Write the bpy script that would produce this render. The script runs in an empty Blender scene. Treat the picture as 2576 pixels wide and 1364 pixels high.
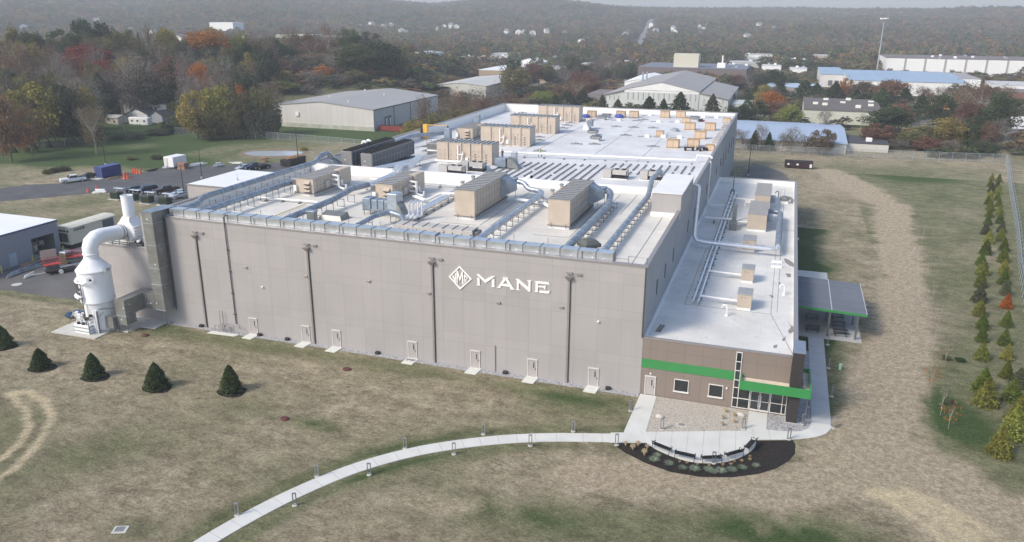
import bpy, math, random
import numpy as np
from mathutils import Vector, Matrix
S = bpy.context.scene
COL = S.collection
random.seed(7)
RNG = np.random.default_rng(7)
rad = math.radians

# ------------------------------------------------------------------ camera
CX, CY, CZ = 12.256, -80.971, 41.0406
PITCH, YAW, ROLL, FPX = 0.31716, -0.32922, 0.00476, 1977.63
cF = Vector((math.sin(YAW)*math.cos(PITCH), math.cos(YAW)*math.cos(PITCH), -math.sin(PITCH)))
cR0 = Vector((math.cos(YAW), -math.sin(YAW), 0)); cU0 = cR0.cross(cF)
cR = cR0*math.cos(ROLL)+cU0*math.sin(ROLL); cU = cU0*math.cos(ROLL)-cR0*math.sin(ROLL)
cam_d = bpy.data.cameras.new('camera'); cam = bpy.data.objects.new('camera', cam_d); COL.objects.link(cam)
cam_d.sensor_width = 36; cam_d.lens = 36*FPX/2576; cam_d.clip_start = .5; cam_d.clip_end = 20000
M4 = Matrix((cR, cU, -cF)).transposed().to_4x4(); M4.translation = (CX, CY, CZ)
cam.matrix_world = M4
S.camera = cam

# ------------------------------------------------------------------ sky, sun, exposure
SUN = Vector((.78, .90, -1.0)).normalized()
W = bpy.data.worlds.new('World'); S.world = W; W.use_nodes = True
nt = W.node_tree; bg = nt.nodes['Background']
sky = nt.nodes.new('ShaderNodeTexSky'); sky.sky_type = 'NISHITA'; sky.sun_disc = False
sky.sun_elevation = math.asin(-SUN.z); sky.sun_rotation = math.atan2(-SUN.x, -SUN.y) % (2*math.pi)
sky.air_density = 1.0; sky.dust_density = 2.2; sky.ozone_density = 1.2
nt.links.new(sky.outputs[0], bg.inputs[0]); bg.inputs[1].default_value = .15
sl = bpy.data.lights.new('sun', 'SUN'); sl.energy = 1.9; sl.angle = rad(14); sl.color = (1, .92, .80)
so = bpy.data.objects.new('sun', sl); COL.objects.link(so); so.rotation_euler = SUN.to_track_quat('-Z', 'Y').to_euler()
vs = S.view_settings; vs.view_transform = 'Standard'; vs.look = 'None'; vs.exposure = .52; vs.gamma = 1; vs.use_curve_mapping = False
S.cycles.volume_bounces = 3; S.cycles.max_bounces = 6; S.cycles.diffuse_bounces = 3; S.cycles.glossy_bounces = 2
S.cycles.transparent_max_bounces = 12; S.cycles.use_denoising = True

# ------------------------------------------------------------------ measuring: points of the real ground seen at a place of the view
def G(u, v, z=0.0):
    d = cF + cR*((u-1288)/FPX) - cU*((v-682)/FPX); t = (z-CZ)/d.z
    return (CX+t*d.x, CY+t*d.y)
REG = dict(A=(0, 440, 2.842), B=(850, 380, 2.842), C=(1700, 300, 2.842), B0=(850, 0, 2.842), C0=(1700, 0, 2.842), D=(2000, 1120, 2.842),
           E=(2500, 200, 2.7463), F=(2538, 440, 2.842), K=(2350, 560, 4.0125), L=(2538, 900, 2.842), Q=(1250, 100, 3.4347), R=(1900, 200, 3.68),
           N=(2338, 1200, 2.2), O=(1000, 1200, 2.2), P=(0, 1200, 2.2), T=(300, 380, 3.68), H=(1350, 320, 5.684), Y=(0, 720, 4.7024), U=(200, 860, 4.7025), X=(1650, 780, 2.842))
def Z(r, x, y, z=0.0):
    a, b, s = REG[r]
    return G((a+x/s)/1.33463, (b+y/s)/1.33463, z)
def polar(u, r):
    d = cF + cR*((u-1288)/FPX) - cU*((100-682)/FPX); l = math.hypot(d.x, d.y)
    return (CX+d.x/l*r, CY+d.y/l*r)
def screen(x, y, z):
    d = Vector((x-CX, y-CY, z-CZ)); w = d.dot(cF)
    return (1288+FPX*d.dot(cR)/w, 682-FPX*d.dot(cU)/w)

# ------------------------------------------------------------------ terrain
def sm(a, b, x):
    t = np.clip((x-a)/(b-a), 0, 1); return t*t*(3-2*t)
CRU = np.array([-400, 300, 700, 900, 1000, 1085, 1243, 1353, 1458, 1537, 1669, 1933, 2100, 2297, 2561, 3000])
CRV = np.array([8, 6, 0, 3, 8, 13, 1, 3, 10, 17, 22, 21, 23, 22, 18, 16])
def terr(x, y):
    x = np.asarray(x, float); y = np.asarray(y, float)
    dx, dy = x-CX, y-CY; r = np.hypot(dx, dy)
    dep = np.maximum(dx*math.sin(YAW)+dy*math.cos(YAW), 1.); lat = dx*math.cos(YAW)-dy*math.sin(YAW)
    u = 1288+2082*lat/dep
    crest = np.interp(u, CRU, CRV)
    ztop = 41 + (33-crest)/1977*2600 - 11
    far = ztop*sm(950, 2600, r)*(.80+.20*sm(700, 2000, r))
    n = np.sin(x/173+1.3)*np.cos(y/211)+.6*np.sin(x/83+y/97+.5)+.4*np.sin(x/51-y/67)
    far = far + n*4.5*sm(800, 1300, r)*(1-.6*sm(2200, 2600, r))
    far = far - 60*sm(2700, 4200, r)
    lh = 19*sm(315, 455, r)*(1-sm(480, 900, r))*(1-sm(900, 1250, u))
    lh = lh*(1-.25*sm(-60, 60, np.sin(u/90.))*1)
    return far+lh
def th(x, y): return float(terr(x, y))

# ------------------------------------------------------------------ materials
MATS = {}
def mat(name, c, rough=.6, metal=0., var=.08, sc=2., bump=0., bsc=20., spec=.5, emit=0, rnd=0., stretch=None, wear=0.):
    if name in MATS: return MATS[name]
    m = bpy.data.materials.new(name); m.use_nodes = True; t = m.node_tree; N = t.nodes; L = t.links
    b = N['Principled BSDF']; b.inputs['Roughness'].default_value = rough; b.inputs['Metallic'].default_value = metal
    b.inputs['Specular IOR Level'].default_value = spec
    tc = N.new('ShaderNodeTexCoord'); mp = N.new('ShaderNodeMapping')
    L.new(tc.outputs['Object'], mp.inputs[0])
    if stretch: mp.inputs['Scale'].default_value = stretch
    nz = N.new('ShaderNodeTexNoise'); nz.inputs['Scale'].default_value = sc; nz.inputs['Detail'].default_value = 5
    L.new(mp.outputs[0], nz.inputs['Vector'])
    rp = N.new('ShaderNodeValToRGB'); e = rp.color_ramp.elements
    e[0].position = .3; e[1].position = .7
    e[0].color = (*[max(0, k*(1-var)) for k in c], 1); e[1].color = (*[min(1, k*(1+var)) for k in c], 1)
    L.new(nz.outputs['Fac'], rp.inputs[0]); out = rp.outputs[0]
    if wear:
        n2 = N.new('ShaderNodeTexNoise'); n2.inputs['Scale'].default_value = sc*.21; n2.inputs['Detail'].default_value = 8; n2.inputs['Roughness'].default_value = .65
        L.new(tc.outputs['Object'], n2.inputs['Vector'])
        r2 = N.new('ShaderNodeMapRange'); r2.inputs[1].default_value = .52; r2.inputs[2].default_value = .75; r2.inputs[4].default_value = wear
        L.new(n2.outputs['Fac'], r2.inputs[0])
        mx = N.new('ShaderNodeMix'); mx.data_type = 'RGBA'; mx.inputs[7].default_value = (.23, .2, .15, 1)
        L.new(r2.outputs[0], mx.inputs[0]); L.new(out, mx.inputs[6]); out = mx.outputs[2]
    if rnd:
        oi = N.new('ShaderNodeObjectInfo'); hs = N.new('ShaderNodeHueSaturation')
        mr = N.new('ShaderNodeMapRange'); mr.inputs[3].default_value = 1-rnd; mr.inputs[4].default_value = 1+rnd
        L.new(oi.outputs['Random'], mr.inputs[0]); L.new(mr.outputs[0], hs.inputs['Value'])
        m3 = N.new('ShaderNodeMath'); m3.operation = 'MULTIPLY'; m3.inputs[1].default_value = 7.31
        m4 = N.new('ShaderNodeMath'); m4.operation = 'FRACT'; L.new(oi.outputs['Random'], m3.inputs[0]); L.new(m3.outputs[0], m4.inputs[0])
        m5 = N.new('ShaderNodeMapRange'); m5.inputs[3].default_value = .5-rnd*.06; m5.inputs[4].default_value = .5+rnd*.06
        L.new(m4.outputs[0], m5.inputs[0]); L.new(m5.outputs[0], hs.inputs['Hue']); L.new(out, hs.inputs['Color']); out = hs.outputs[0]
    L.new(out, b.inputs['Base Color'])
    if emit:
        b.inputs['Emission Color'].default_value = (*c, 1); b.inputs['Emission Strength'].default_value = emit
    if bump:
        n3 = N.new('ShaderNodeTexNoise'); n3.inputs['Scale'].default_value = bsc; n3.inputs['Detail'].default_value = 4
        L.new(tc.outputs['Object'], n3.inputs['Vector'])
        bp = N.new('ShaderNodeBump'); bp.inputs['Strength'].default_value = bump; bp.inputs['Distance'].default_value = .05
        L.new(n3.outputs['Fac'], bp.inputs['Height']); L.new(bp.outputs[0], b.inputs['Normal'])
    MATS[name] = m
    return m

# ------------------------------------------------------------------ meshes
class MB:
    def __init__(s): s.v = []; s.f = []; s.m = []
    def add(s, vs, fs, mi=0):
        o = len(s.v); s.v += [tuple(p) for p in vs]; s.f += [tuple(i+o for i in f) for f in fs]; s.m += [mi]*len(fs); return s
    def box(s, x0, x1, y0, y1, z0, z1, mi=0):
        return s.add([(x0,y0,z0),(x1,y0,z0),(x1,y1,z0),(x0,y1,z0),(x0,y0,z1),(x1,y0,z1),(x1,y1,z1),(x0,y1,z1)],
                     [(0,3,2,1),(4,5,6,7),(0,1,5,4),(1,2,6,5),(2,3,7,6),(3,0,4,7)], mi)
    def hexa(s, p, mi=0): return s.add(p, [(0,3,2,1),(4,5,6,7),(0,1,5,4),(1,2,6,5),(2,3,7,6),(3,0,4,7)], mi)
    def bbox(s, x0, x1, y0, y1, z0, z1, b=.03, mi=0):   # box with bevelled vertical and top edges
        n0 = [(x0+b,y0),(x1-b,y0),(x1,y0+b),(x1,y1-b),(x1-b,y1),(x0+b,y1),(x0,y1-b),(x0,y0+b)]
        cx, cy = (x0+x1)/2, (y0+y1)/2
        def sh(q, k): return (q[0]+(-k if q[0] > cx else k), q[1]+(-k if q[1] > cy else k))
        v = [(a[0],a[1],z0) for a in n0]+[(a[0],a[1],z1-b) for a in n0]+[(*sh(a,b*.7),z1) for a in n0]
        f = [tuple(reversed(range(8))), tuple(range(16,24))]
        for k in range(8):
            j = (k+1) % 8; f += [(k,j,8+j,8+k),(8+k,8+j,16+j,16+k)]
        return s.add(v, f, mi)
    def obox(s, c, sz, rz=0, mi=0):
        ca, sa = math.cos(rz), math.sin(rz); P = []
        for dz in (-.5,.5):
            for dx, dy in ((-.5,-.5),(.5,-.5),(.5,.5),(-.5,.5)):
                X, Y = dx*sz[0], dy*sz[1]; P.append((c[0]+X*ca-Y*sa, c[1]+X*sa+Y*ca, c[2]+dz*sz[2]))
        return s.hexa(P, mi)
    def bar(s, a, b, w=.05, h=None, mi=0):
        a, b = Vector(a), Vector(b); d = (b-a).normalized(); up = Vector((0,0,1)) if abs(d.z) < .95 else Vector((0,1,0))
        r = d.cross(up).normalized(); u = r.cross(d); h = h or w; P = []
        for q in (a, b):
            for i, j in ((-1,-1),(1,-1),(1,1),(-1,1)): P.append(q+r*(i*w/2)+u*(j*h/2))
        return s.add(P, [(0,1,2,3),(7,6,5,4),(0,4,5,1),(1,5,6,2),(2,6,7,3),(3,7,4,0)], mi)
    def cyl(s, a, b, r, n=12, r2=None, mi=0, caps=True):
        return s.tube([a, b], [r, r if r2 is None else r2], n, mi, caps)
    def tube(s, pts, r, n=12, mi=0, caps=True):
        pts = [Vector(p) for p in pts]; rs = r if isinstance(r, (list, tuple)) else [r]*len(pts); V = []; F = []
        prev = None
        for i, p in enumerate(pts):
            d = (pts[min(i+1, len(pts)-1)]-pts[max(i-1, 0)]).normalized()
            if i and i < len(pts)-1:
                d = ((pts[i]-pts[i-1]).normalized()+(pts[i+1]-pts[i]).normalized()).normalized()
            if prev is None:
                up = Vector((0,0,1)) if abs(d.z) < .9 else Vector((0,1,0)); a = d.cross(up).normalized()
            else: a = (prev-d*prev.dot(d)).normalized()
            prev = a; b = d.cross(a)
            k = 1.
            if 0 < i < len(pts)-1:
                c = (pts[i]-pts[i-1]).normalized().dot(d); k = 1/max(c, .5)
            for j in range(n):
                t = 2*math.pi*j/n; V.append(p+a*(math.cos(t)*rs[i])+b*(math.sin(t)*rs[i]))
        for i in range(len(pts)-1):
            for j in range(n): F.append((i*n+j, i*n+(j+1)%n, (i+1)*n+(j+1)%n, (i+1)*n+j))
        if caps: F += [tuple(reversed(range(n))), tuple((len(pts)-1)*n+j for j in range(n))]
        return s.add(V, F, mi)
    def prism(s, xy, z0, z1, mi=0, top=None):
        n = len(xy); a = sum(xy[i][0]*xy[(i+1)%n][1]-xy[(i+1)%n][0]*xy[i][1] for i in range(n))
        if a < 0: xy = xy[::-1]
        V = [(x,y,z0) for x,y in xy]+[(x,y,z1) for x,y in xy]
        F = [tuple(reversed(range(n))), tuple(range(n,2*n))]+[(i,(i+1)%n,n+(i+1)%n,n+i) for i in range(n)]
        return s.add(V, F, mi)
    def sheet(s, xy, z, mi=0):
        n = len(xy); a = sum(xy[i][0]*xy[(i+1)%n][1]-xy[(i+1)%n][0]*xy[i][1] for i in range(n))
        if a < 0: xy = xy[::-1]
        return s.add([(x,y,z) for x,y in xy], [tuple(range(n))], mi)
    def extr(s, pts, vec, mi=0):   # extrude a planar polygon by a vector
        n = len(pts); vec = Vector(vec); P = [Vector(p) for p in pts]
        nrm = Vector((0,0,0))
        for i in range(n): nrm += P[i].cross(P[(i+1)%n])
        if nrm.dot(vec) < 0: P = P[::-1]
        return s.add(P+[p+vec for p in P], [tuple(reversed(range(n))), tuple(range(n,2*n))]+[(i,(i+1)%n,n+(i+1)%n,n+i) for i in range(n)], mi)
    def lathe(s, prof, c, n=24, mi=0, sy=1.):
        V = []; F = []
        for r, z in prof:
            for j in range(n):
                t = 2*math.pi*j/n; V.append((c[0]+r*math.cos(t), c[1]+r*math.sin(t)*sy, c[2]+z))
        for i in range(len(prof)-1):
            for j in range(n): F.append((i*n+j, i*n+(j+1)%n, (i+1)*n+(j+1)%n, (i+1)*n+j))
        F += [tuple(reversed(range(n))), tuple((len(prof)-1)*n+j for j in range(n))]
        return s.add(V, F, mi)
    def mesh(s, name, m, smooth=False, off=(0,0,0)):
        me = bpy.data.meshes.new(name)
        me.from_pydata([(v[0]-off[0], v[1]-off[1], v[2]-off[2]) for v in s.v], [], s.f)
        for k in (m if isinstance(m, (list, tuple)) else [m]): me.materials.append(k)
        if any(s.m): me.polygons.foreach_set('material_index', s.m)
        if smooth: 
            me.polygons.foreach_set('use_smooth', [True]*len(me.polygons))
            if smooth != 1: me.set_sharp_from_angle(angle=rad(smooth))
        me.update(); return me
    def build(s, name, m, parent=None, smooth=False, off=None):
        if off is None:
            off = Vector((0,0,0)); q = parent
            while q: off += Vector(q.location); q = q.parent
        o = bpy.data.objects.new(name, s.mesh(name, m, smooth, off)); COL.objects.link(o); o.parent = parent
        return o
def tag(o, label=None, cat=None, group=None, kind=None):
    if label: o['label'] = label
    if cat: o['category'] = cat
    if group: o['group'] = group
    if kind: o['kind'] = kind
    return o
def thing(name, label, cat, loc=(0,0,0), rz=0, group=None):
    o = bpy.data.objects.new(name, None); COL.objects.link(o); o.location = loc; o.rotation_euler = (0,0,rz); o.empty_display_size = .3
    return tag(o, label, cat, group)
def dup(root, loc=None, rz=None, label=None, group=None, sc=None):
    r = root.copy(); COL.objects.link(r)
    if loc is not None: r.location = loc
    if rz is not None: r.rotation_euler = (0,0,rz)
    if sc is not None: r.scale = (sc,sc,sc) if not isinstance(sc, tuple) else sc
    if label: r['label'] = label
    if group: r['group'] = group
    for ch in root.children:
        c = ch.copy(); COL.objects.link(c); c.parent = r
        for g in ch.children:
            d = g.copy(); COL.objects.link(d); d.parent = c
    return r
ON = ['', 'first', 'second', 'third', 'fourth', 'fifth', 'sixth', 'seventh', 'eighth', 'ninth', 'tenth', 'eleventh', 'twelfth', 'thirteenth', 'fourteenth', 'fifteenth', 'sixteenth', 'seventeenth', 'eighteenth', 'nineteenth']
def ordn(n):
    if n < 20: return ON[n]
    t = ['', '', 'twent', 'thirt', 'fort', 'fift', 'sixt', 'sevent', 'eight', 'ninet'][n//10]
    return t+'ieth' if n % 10 == 0 else t+'y-'+ON[n % 10]

white = mat('white_paint', (.80,.80,.79), .5, var=.04, sc=.6)
galv = mat('galvanised', (.44,.49,.55), .42, .6, var=.18, sc=1.6, bump=.05, bsc=9)
galvd = mat('galvanised_duct', (.27,.32,.38), .45, .45, var=.25, sc=.9, wear=.25)
steel = mat('steel_dark', (.16,.17,.18), .5, .5)
black = mat('black_matte', (.02,.02,.022), .55)
rubber = mat('rubber', (.025,.025,.025), .8)
tan = mat('tan_panel', (.50,.42,.34), .5, var=.07, sc=.8, wear=.1)
tgrey = mat('unit_side_panel', (.47,.45,.42), .5, var=.07, sc=.8, wear=.12)
tpanel = mat('unit_roof_sheet', (.36,.36,.355), .5, .2, var=.08, sc=1.)
alum = mat('aluminium_clad', (.74,.76,.79), .3, .6, var=.06, sc=3.)
wpipe = mat('white_jacket', (.82,.82,.81), .45, var=.05)
conc = mat('concrete', (.52,.51,.47), .85, var=.09, sc=1.2, bump=.15, bsc=14, wear=.2)
glassd = mat('dark_glass', (.02,.025,.028), .06, 0, var=.3, sc=.5, spec=.8)
greenp = mat('green_panel', (.045,.25,.075), .4, var=.05, sc=.8)
# ------------------------------------------------------------------ ground sheet
def axis(dense0, dense1, step, far0, far1):
    a = list(np.arange(dense0, dense1, step)); s = step; x = a[0]; lo = []
    while x > far0: s *= 1.09; s = min(s, 70); x -= s; lo.append(x)
    s = step; x = a[-1]; hi = []
    while x < far1: s *= 1.09; s = min(s, 70); x += s; hi.append(x)
    return np.array(lo[::-1]+a+hi)
gx = axis(-100, 76, .5, -4200, 3000); gy = axis(-52, 180, .6, -600, 4300)
XX, YY = np.meshgrid(gx, gy); ZZ = terr(XX, YY)
nx, ny = len(gx), len(gy)
me = bpy.data.meshes.new('ground')
me.vertices.add(nx*ny); me.vertices.foreach_set('co', np.stack([XX, YY, ZZ], -1).astype(np.float32).ravel())
ii = (np.arange(ny-1)[:, None]*nx+np.arange(nx-1)[None]).ravel()
quads = np.stack([ii, ii+1, ii+nx+1, ii+nx], -1).astype(np.int32)
me.loops.add(quads.size); me.polygons.add(len(quads))
me.loops.foreach_set('vertex_index', quads.ravel()); me.polygons.foreach_set('loop_start', np.arange(0, quads.size, 4, dtype=np.int32))
me.polygons.foreach_set('use_smooth', np.ones(len(quads), bool)); me.update(calc_edges=True)
# where grass is green, where soil is bare, where straw was laid
def dist_line(pts):
    d = np.full(XX.shape, 1e9)
    for (ax, ay), (bx, by) in zip(pts[:-1], pts[1:]):
        vx, vy = bx-ax, by-ay; t = np.clip(((XX-ax)*vx+(YY-ay)*vy)/(vx*vx+vy*vy+1e-9), 0, 1)
        d = np.minimum(d, np.hypot(XX-ax-t*vx, YY-ay-t*vy))
    return d
def inpoly(pts):
    c = np.zeros(XX.shape, bool); n = len(pts)
    for i in range(n):
        x0, y0 = pts[i]; x1, y1 = pts[(i+1) % n]
        k = ((y0 > YY) != (y1 > YY)) & (XX < (x1-x0)*(YY-y0)/(y1-y0+1e-12)+x0); c ^= k
    return c
def blob(cx, cy, rx, ry=None, a=1.):
    ry = ry or rx; return a*np.exp(-(((XX-cx)/rx)**2+((YY-cy)/ry)**2))
SPR = [(8, 872), (104, 925), (238, 948), (395, 975), (582, 985)]
def rnoise(L, seed):
    r = np.random.default_rng(seed); o = 0
    for _ in range(10):
        a = r.uniform(0, 6.28); k = 6.28/L*r.uniform(.6, 1.8); o = o+np.sin(k*(XX*np.cos(a)+YY*np.sin(a))+r.uniform(0, 6.28))
    return o/3.2
R1, R2, R3 = rnoise(9, 1), rnoise(3.5, 2), rnoise(22, 3)
green = np.full(XX.shape, .22)+.14*R3; dirt = np.zeros(XX.shape); straw = np.zeros(XX.shape)
green += .45*sm(0, 1, 1-np.abs(YY+3.2)/3.2)*(XX < 0)*(XX > -66)          # strip along the facade
green += .22*np.exp(-((YY+2.5)/4.)**2)*sm(-70,-64,XX)*sm(-34,-48,XX)
WALK = [G(*p) for p in ((430,1420),(560,1338),(700,1262),(830,1203),(930,1167),(1040,1138),(1150,1119),(1270,1106),(1400,1101),(1580,1103),(1700,1103))]
dw = dist_line(WALK); green += .55*np.exp(-((dw-1.6)/1.1)**2)
for (u, v, rx, ry, a) in ((1180,1270,9,2,.35),(1500,1340,12,3,.6),(1900,1345,10,2.5,.7),(2000,1325,8,2,.4),(330,1330,3,2,.5),(790,1068,3,1.2,.8),(560,1190,3,1.5,.2),(250,1120,5,4,.25),(60,1050,5,5,.35),(20,1180,6,5,.3),(2320,1015,4,6,.5),(2370,1060,4,5,.5),(2540,1290,3,3,.9),(2430,1100,4,5,.3),(2060,1160,4,1,.25),(1900,1190,3,.8,.4),(640,1030,6,1.5,.25),(1500,1040,8,4,.3),(1420,1015,8,2,.25),(2300,450,12,14,.45),(2250,430,14,10,.3)):
    x, y = G(u, v); green += blob(x, y, rx, ry, a)
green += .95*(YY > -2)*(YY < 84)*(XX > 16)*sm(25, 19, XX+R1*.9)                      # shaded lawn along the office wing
green += .42*(XX > 30)*(YY < 150)
yard = inpoly([(-400, -30), (-122, -30), (-112, 20), (-60, 130), (-68, 175), (-200, 175), (-400, 175)])
green += .25*(XX < -80)*(YY > 0)*(YY < 60)
hillg = sm(80, 95, YY-.25*(XX+150))*(XX < -75)
green += .95*hillg*(1-blob(-112, 128, 36, 26)); dirt += .30*hillg*blob(-114, 126, 30, 22)
green += .9*(YY > 148)*(XX < -75)*(YY < 200)
outer = sm(185, 200, YY); green = green*(1-outer)+.55*outer
gs = np.maximum(sm(-160, -190, XX), sm(66, 92, XX)); green = green*(1-gs)+np.maximum(green, .55)*gs
track = [G(*p) for p in ((2080,430),(2160,470),(2240,520),(2255,600),(2270,700),(2262,780),(2275,850),(2250,920),(2230,1000),(2215,1080),(2190,1150),(2300,1240),(2420,1330))]
tw = dist_line(track)+R1*.55+R2*.45; tw = np.maximum(tw, 0); dirt += .95*np.exp(-(tw/3.9)**4); green *= 1-.85*np.exp(-(tw/4.2)**4)
sw = dist_line([G(*p) for p in ((1480,1200),(1700,1212),(1900,1240),(2080,1225),(2240,1150))])+R1*.9+R2*.6; dirt += .8*np.exp(-(np.maximum(sw,0)/3.4)**4); green *= 1-.8*np.exp(-(np.maximum(sw,0)/4.)**4)
sw = dist_line([G(*p) for p in ((2200,1150),(2330,1230),(2460,1290),(2620,1330))])+R1*1.2+R2*.6; dirt += .75*np.exp(-(np.maximum(sw,0)/6.)**4); green *= 1-.8*np.exp(-(np.maximum(sw,0)/6.5)**4)
sw = dist_line([G(*p) for p in ((900,1280),(1200,1230),(1480,1200))])+R1*.9; dirt += .4*np.exp(-(np.maximum(sw,0)/3.)**4)
for (u, v, rx, ry, a) in ((2100,470,14,16,.6),(2210,950,5,8,.55),(2050,1230,16,3.5,.35),(1640,1200,9,2.2,.35),(1250,1300,10,2,.3),(1300,1000,10,2.5,.25),(700,900,14,3,.22),(180,910,7,3,.3),(880,1000,12,4,.2),(2330,1180,6,4,.5),(150,770,4,3,.3)):
    x, y = G(u, v); dirt += blob(x, y, rx, ry, a); green -= blob(x, y, rx, ry, a*.3)
for pts, w in (([(112,1010),(130,1046),(112,1090),(78,1136),(34,1182),(-40,1225)], .58), ([(28,992),(65,1036),(73,1076),(44,1120),(0,1158),(-40,1185)], .55), ([(30,990),(70,985),(105,1005)], .8),
               ([(2185,1240),(2240,1262),(2330,1320),(2400,1390)], .75), ([(2215,1236),(2300,1268),(2390,1325),(2460,1390)], .9), ([(2265,1230),(2360,1262),(2460,1320),(2560,1390)], .8), ([(2240,1234),(2330,1265),(2425,1325),(2510,1395)], .5)):
    dl = dist_line([G(*p) for p in pts])+np.abs(R2)*.25; straw += np.exp(-(dl/w)**2); dirt *= 1-.5*np.exp(-(dl/w)**2); green *= 1-.9*np.exp(-(dl/w)**2)
edge = dist_line([G(*p) for p in ((2335,1000),(2345,1060),(2370,1110),(2420,1140),(2500,1165),(2576,1175))]); straw += .35*np.exp(-(edge/.7)**2)
for u, v in SPR: x, y = G(u, v); dirt += blob(x, y, 1.6, 1.6, .25)
dry = inpoly([G(*p) for p in ((0,600),(0,560),(150,545),(230,590),(355,540),(300,640),(200,650))])
colr = np.stack([np.clip(green,0,1), np.clip(dirt,0,1), np.clip(straw,0,1), np.ones(XX.shape)], -1).astype(np.float32)
at = me.color_attributes.new('cover', 'FLOAT_COLOR', 'POINT'); at.data.foreach_set('color', colr.ravel())
gm = bpy.data.materials.new('dry_grass'); gm.use_nodes = True; t = gm.node_tree; N = t.nodes; L = t.links
b = N['Principled BSDF']; b.inputs['Roughness'].default_value = .95; b.inputs['Specular IOR Level'].default_value = .1
va = N.new('ShaderNodeAttribute'); va.attribute_name = 'cover'; sp = N.new('ShaderNodeSeparateColor'); L.new(va.outputs['Color'], sp.inputs[0])
geo = N.new('ShaderNodeNewGeometry')
def noise(sc, det=6, ro=.6, vec=None, dist=0.):
    n = N.new('ShaderNodeTexNoise'); n.inputs['Scale'].default_value = sc; n.inputs['Detail'].default_value = det; n.inputs['Roughness'].default_value = ro
    n.inputs['Distortion'].default_value = dist
    L.new(vec or geo.outputs['Position'], n.inputs['Vector']); return n.outputs['Fac']
def mth(op, a, b=None, c=None, clamp=False):
    n = N.new('ShaderNodeMath'); n.operation = op; n.use_clamp = clamp
    for k, q in enumerate((a, b, c)):
        if q is None: continue
        if isinstance(q, (int, float)): n.inputs[k].default_value = q
        else: L.new(q, n.inputs[k])
    return n.outputs[0]
def mix(f, a, c):
    n = N.new('ShaderNodeMix'); n.data_type = 'RGBA'
    if isinstance(f, (int, float)): n.inputs[0].default_value = f
    else: L.new(f, n.inputs[0])
    for k, q in ((6, a), (7, c)):
        if isinstance(q, tuple): n.inputs[k].default_value = (*q, 1)
        else: L.new(q, n.inputs[k])
    return n.outputs[2]
def mr(v, a, b_, c=0., d=1.):
    n = N.new('ShaderNodeMapRange'); L.new(v, n.inputs[0])
    for k, q in enumerate((a, b_, c, d)): n.inputs[k+1].default_value = q
    return n.outputs[0]
mpn = N.new('ShaderNodeMapping'); mpn.inputs['Rotation'].default_value = (0, 0, .3); mpn.inputs['Scale'].default_value = (.75, 1.2, 1)
L.new(geo.outputs['Position'], mpn.inputs[0]); mpv = mpn.outputs[0]
n1 = noise(.09, 9, .7); n2 = noise(.40, 10, .84, mpv, .25); n3 = noise(1.5, 9, .9, mpv, .2); n4 = noise(.022, 5, .6); n5 = noise(1.4, 5, .8, None, .4)
straw_c = mix(mr(n2, .40, .62), (.21,.178,.118), (.49,.425,.30))
straw_c = mix(mr(n3, .50, .66, 0, .8), straw_c, (.080,.080,.045))
grn_c = mix(mr(n2, .38, .64), (.042,.080,.020), (.125,.160,.055))
grn_c = mix(mr(n3, .50, .66, 0, .7), grn_c, (.024,.044,.013))
gsum = mth('ADD', mth('ADD', mth('MULTIPLY', sp.outputs[0], 1.05), mth('MULTIPLY', mth('SUBTRACT', n1, .5), 1.5)), mth('MULTIPLY', mth('SUBTRACT', n2, .5), 1.1))
gf = mr(gsum, .18, .72); gf = mth('MULTIPLY', gf, mr(n3, .15, .62, 1., .45))
c = mix(gf, straw_c, grn_c)
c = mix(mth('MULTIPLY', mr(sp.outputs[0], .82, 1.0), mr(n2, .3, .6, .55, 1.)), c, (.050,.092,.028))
dirt_c = mix(mr(n5, .40, .62), (.33,.275,.19), (.52,.44,.32))
dirt_c = mix(mr(n3, .53, .68, 0, .7), dirt_c, (.22,.185,.125))
df = mr(mth('ADD', sp.outputs[1], mth('MULTIPLY', mth('SUBTRACT', n2, .5), .9)), .25, .75)
c = mix(df, c, dirt_c)
sf = mr(mth('ADD', sp.outputs[2], mth('MULTIPLY', mth('SUBTRACT', n3, .5), 1.2)), .25, .9)
c = mix(sf, c, mix(mr(n3, .4, .7), (.66,.56,.37), (.42,.35,.22)))
# far off the sheet is forest floor
ln = N.new('ShaderNodeVectorMath'); ln.operation = 'DISTANCE'; L.new(geo.outputs['Position'], ln.inputs[0]); ln.inputs[1].default_value = (CX, CY, 0)
c = mix(mr(ln.outputs['Value'], 330, 420), c, mix(mr(n4, .4, .6), (.075,.065,.04), (.05,.06,.03)))
spk = mr(noise(3.6, 5, .75), .60, .70); c = mix(mth('MULTIPLY', spk, .65), c, (.55,.50,.40))
fh_ = mr(noise(4.2, 4, .95, mpv), .36, .64, .62, 1.38); fh2 = mr(noise(1.1, 6, .9), .38, .62, .84, 1.16)
vmf = N.new('ShaderNodeVectorMath'); vmf.operation = 'SCALE'; L.new(c, vmf.inputs[0]); L.new(mth('MULTIPLY', fh_, fh2), vmf.inputs['Scale']); c = vmf.outputs[0]
L.new(c, b.inputs['Base Color'])
bp = N.new('ShaderNodeBump'); bp.inputs['Strength'].default_value = 1.0; bp.inputs['Distance'].default_value = .2
L.new(mth('ADD', n3, mth('MULTIPLY', n2, 1.2)), bp.inputs['Height']); L.new(bp.outputs[0], b.inputs['Normal'])
me.materials.append(gm)
go = bpy.data.objects.new('ground', me); COL.objects.link(go); tag(go, kind='structure')

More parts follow.
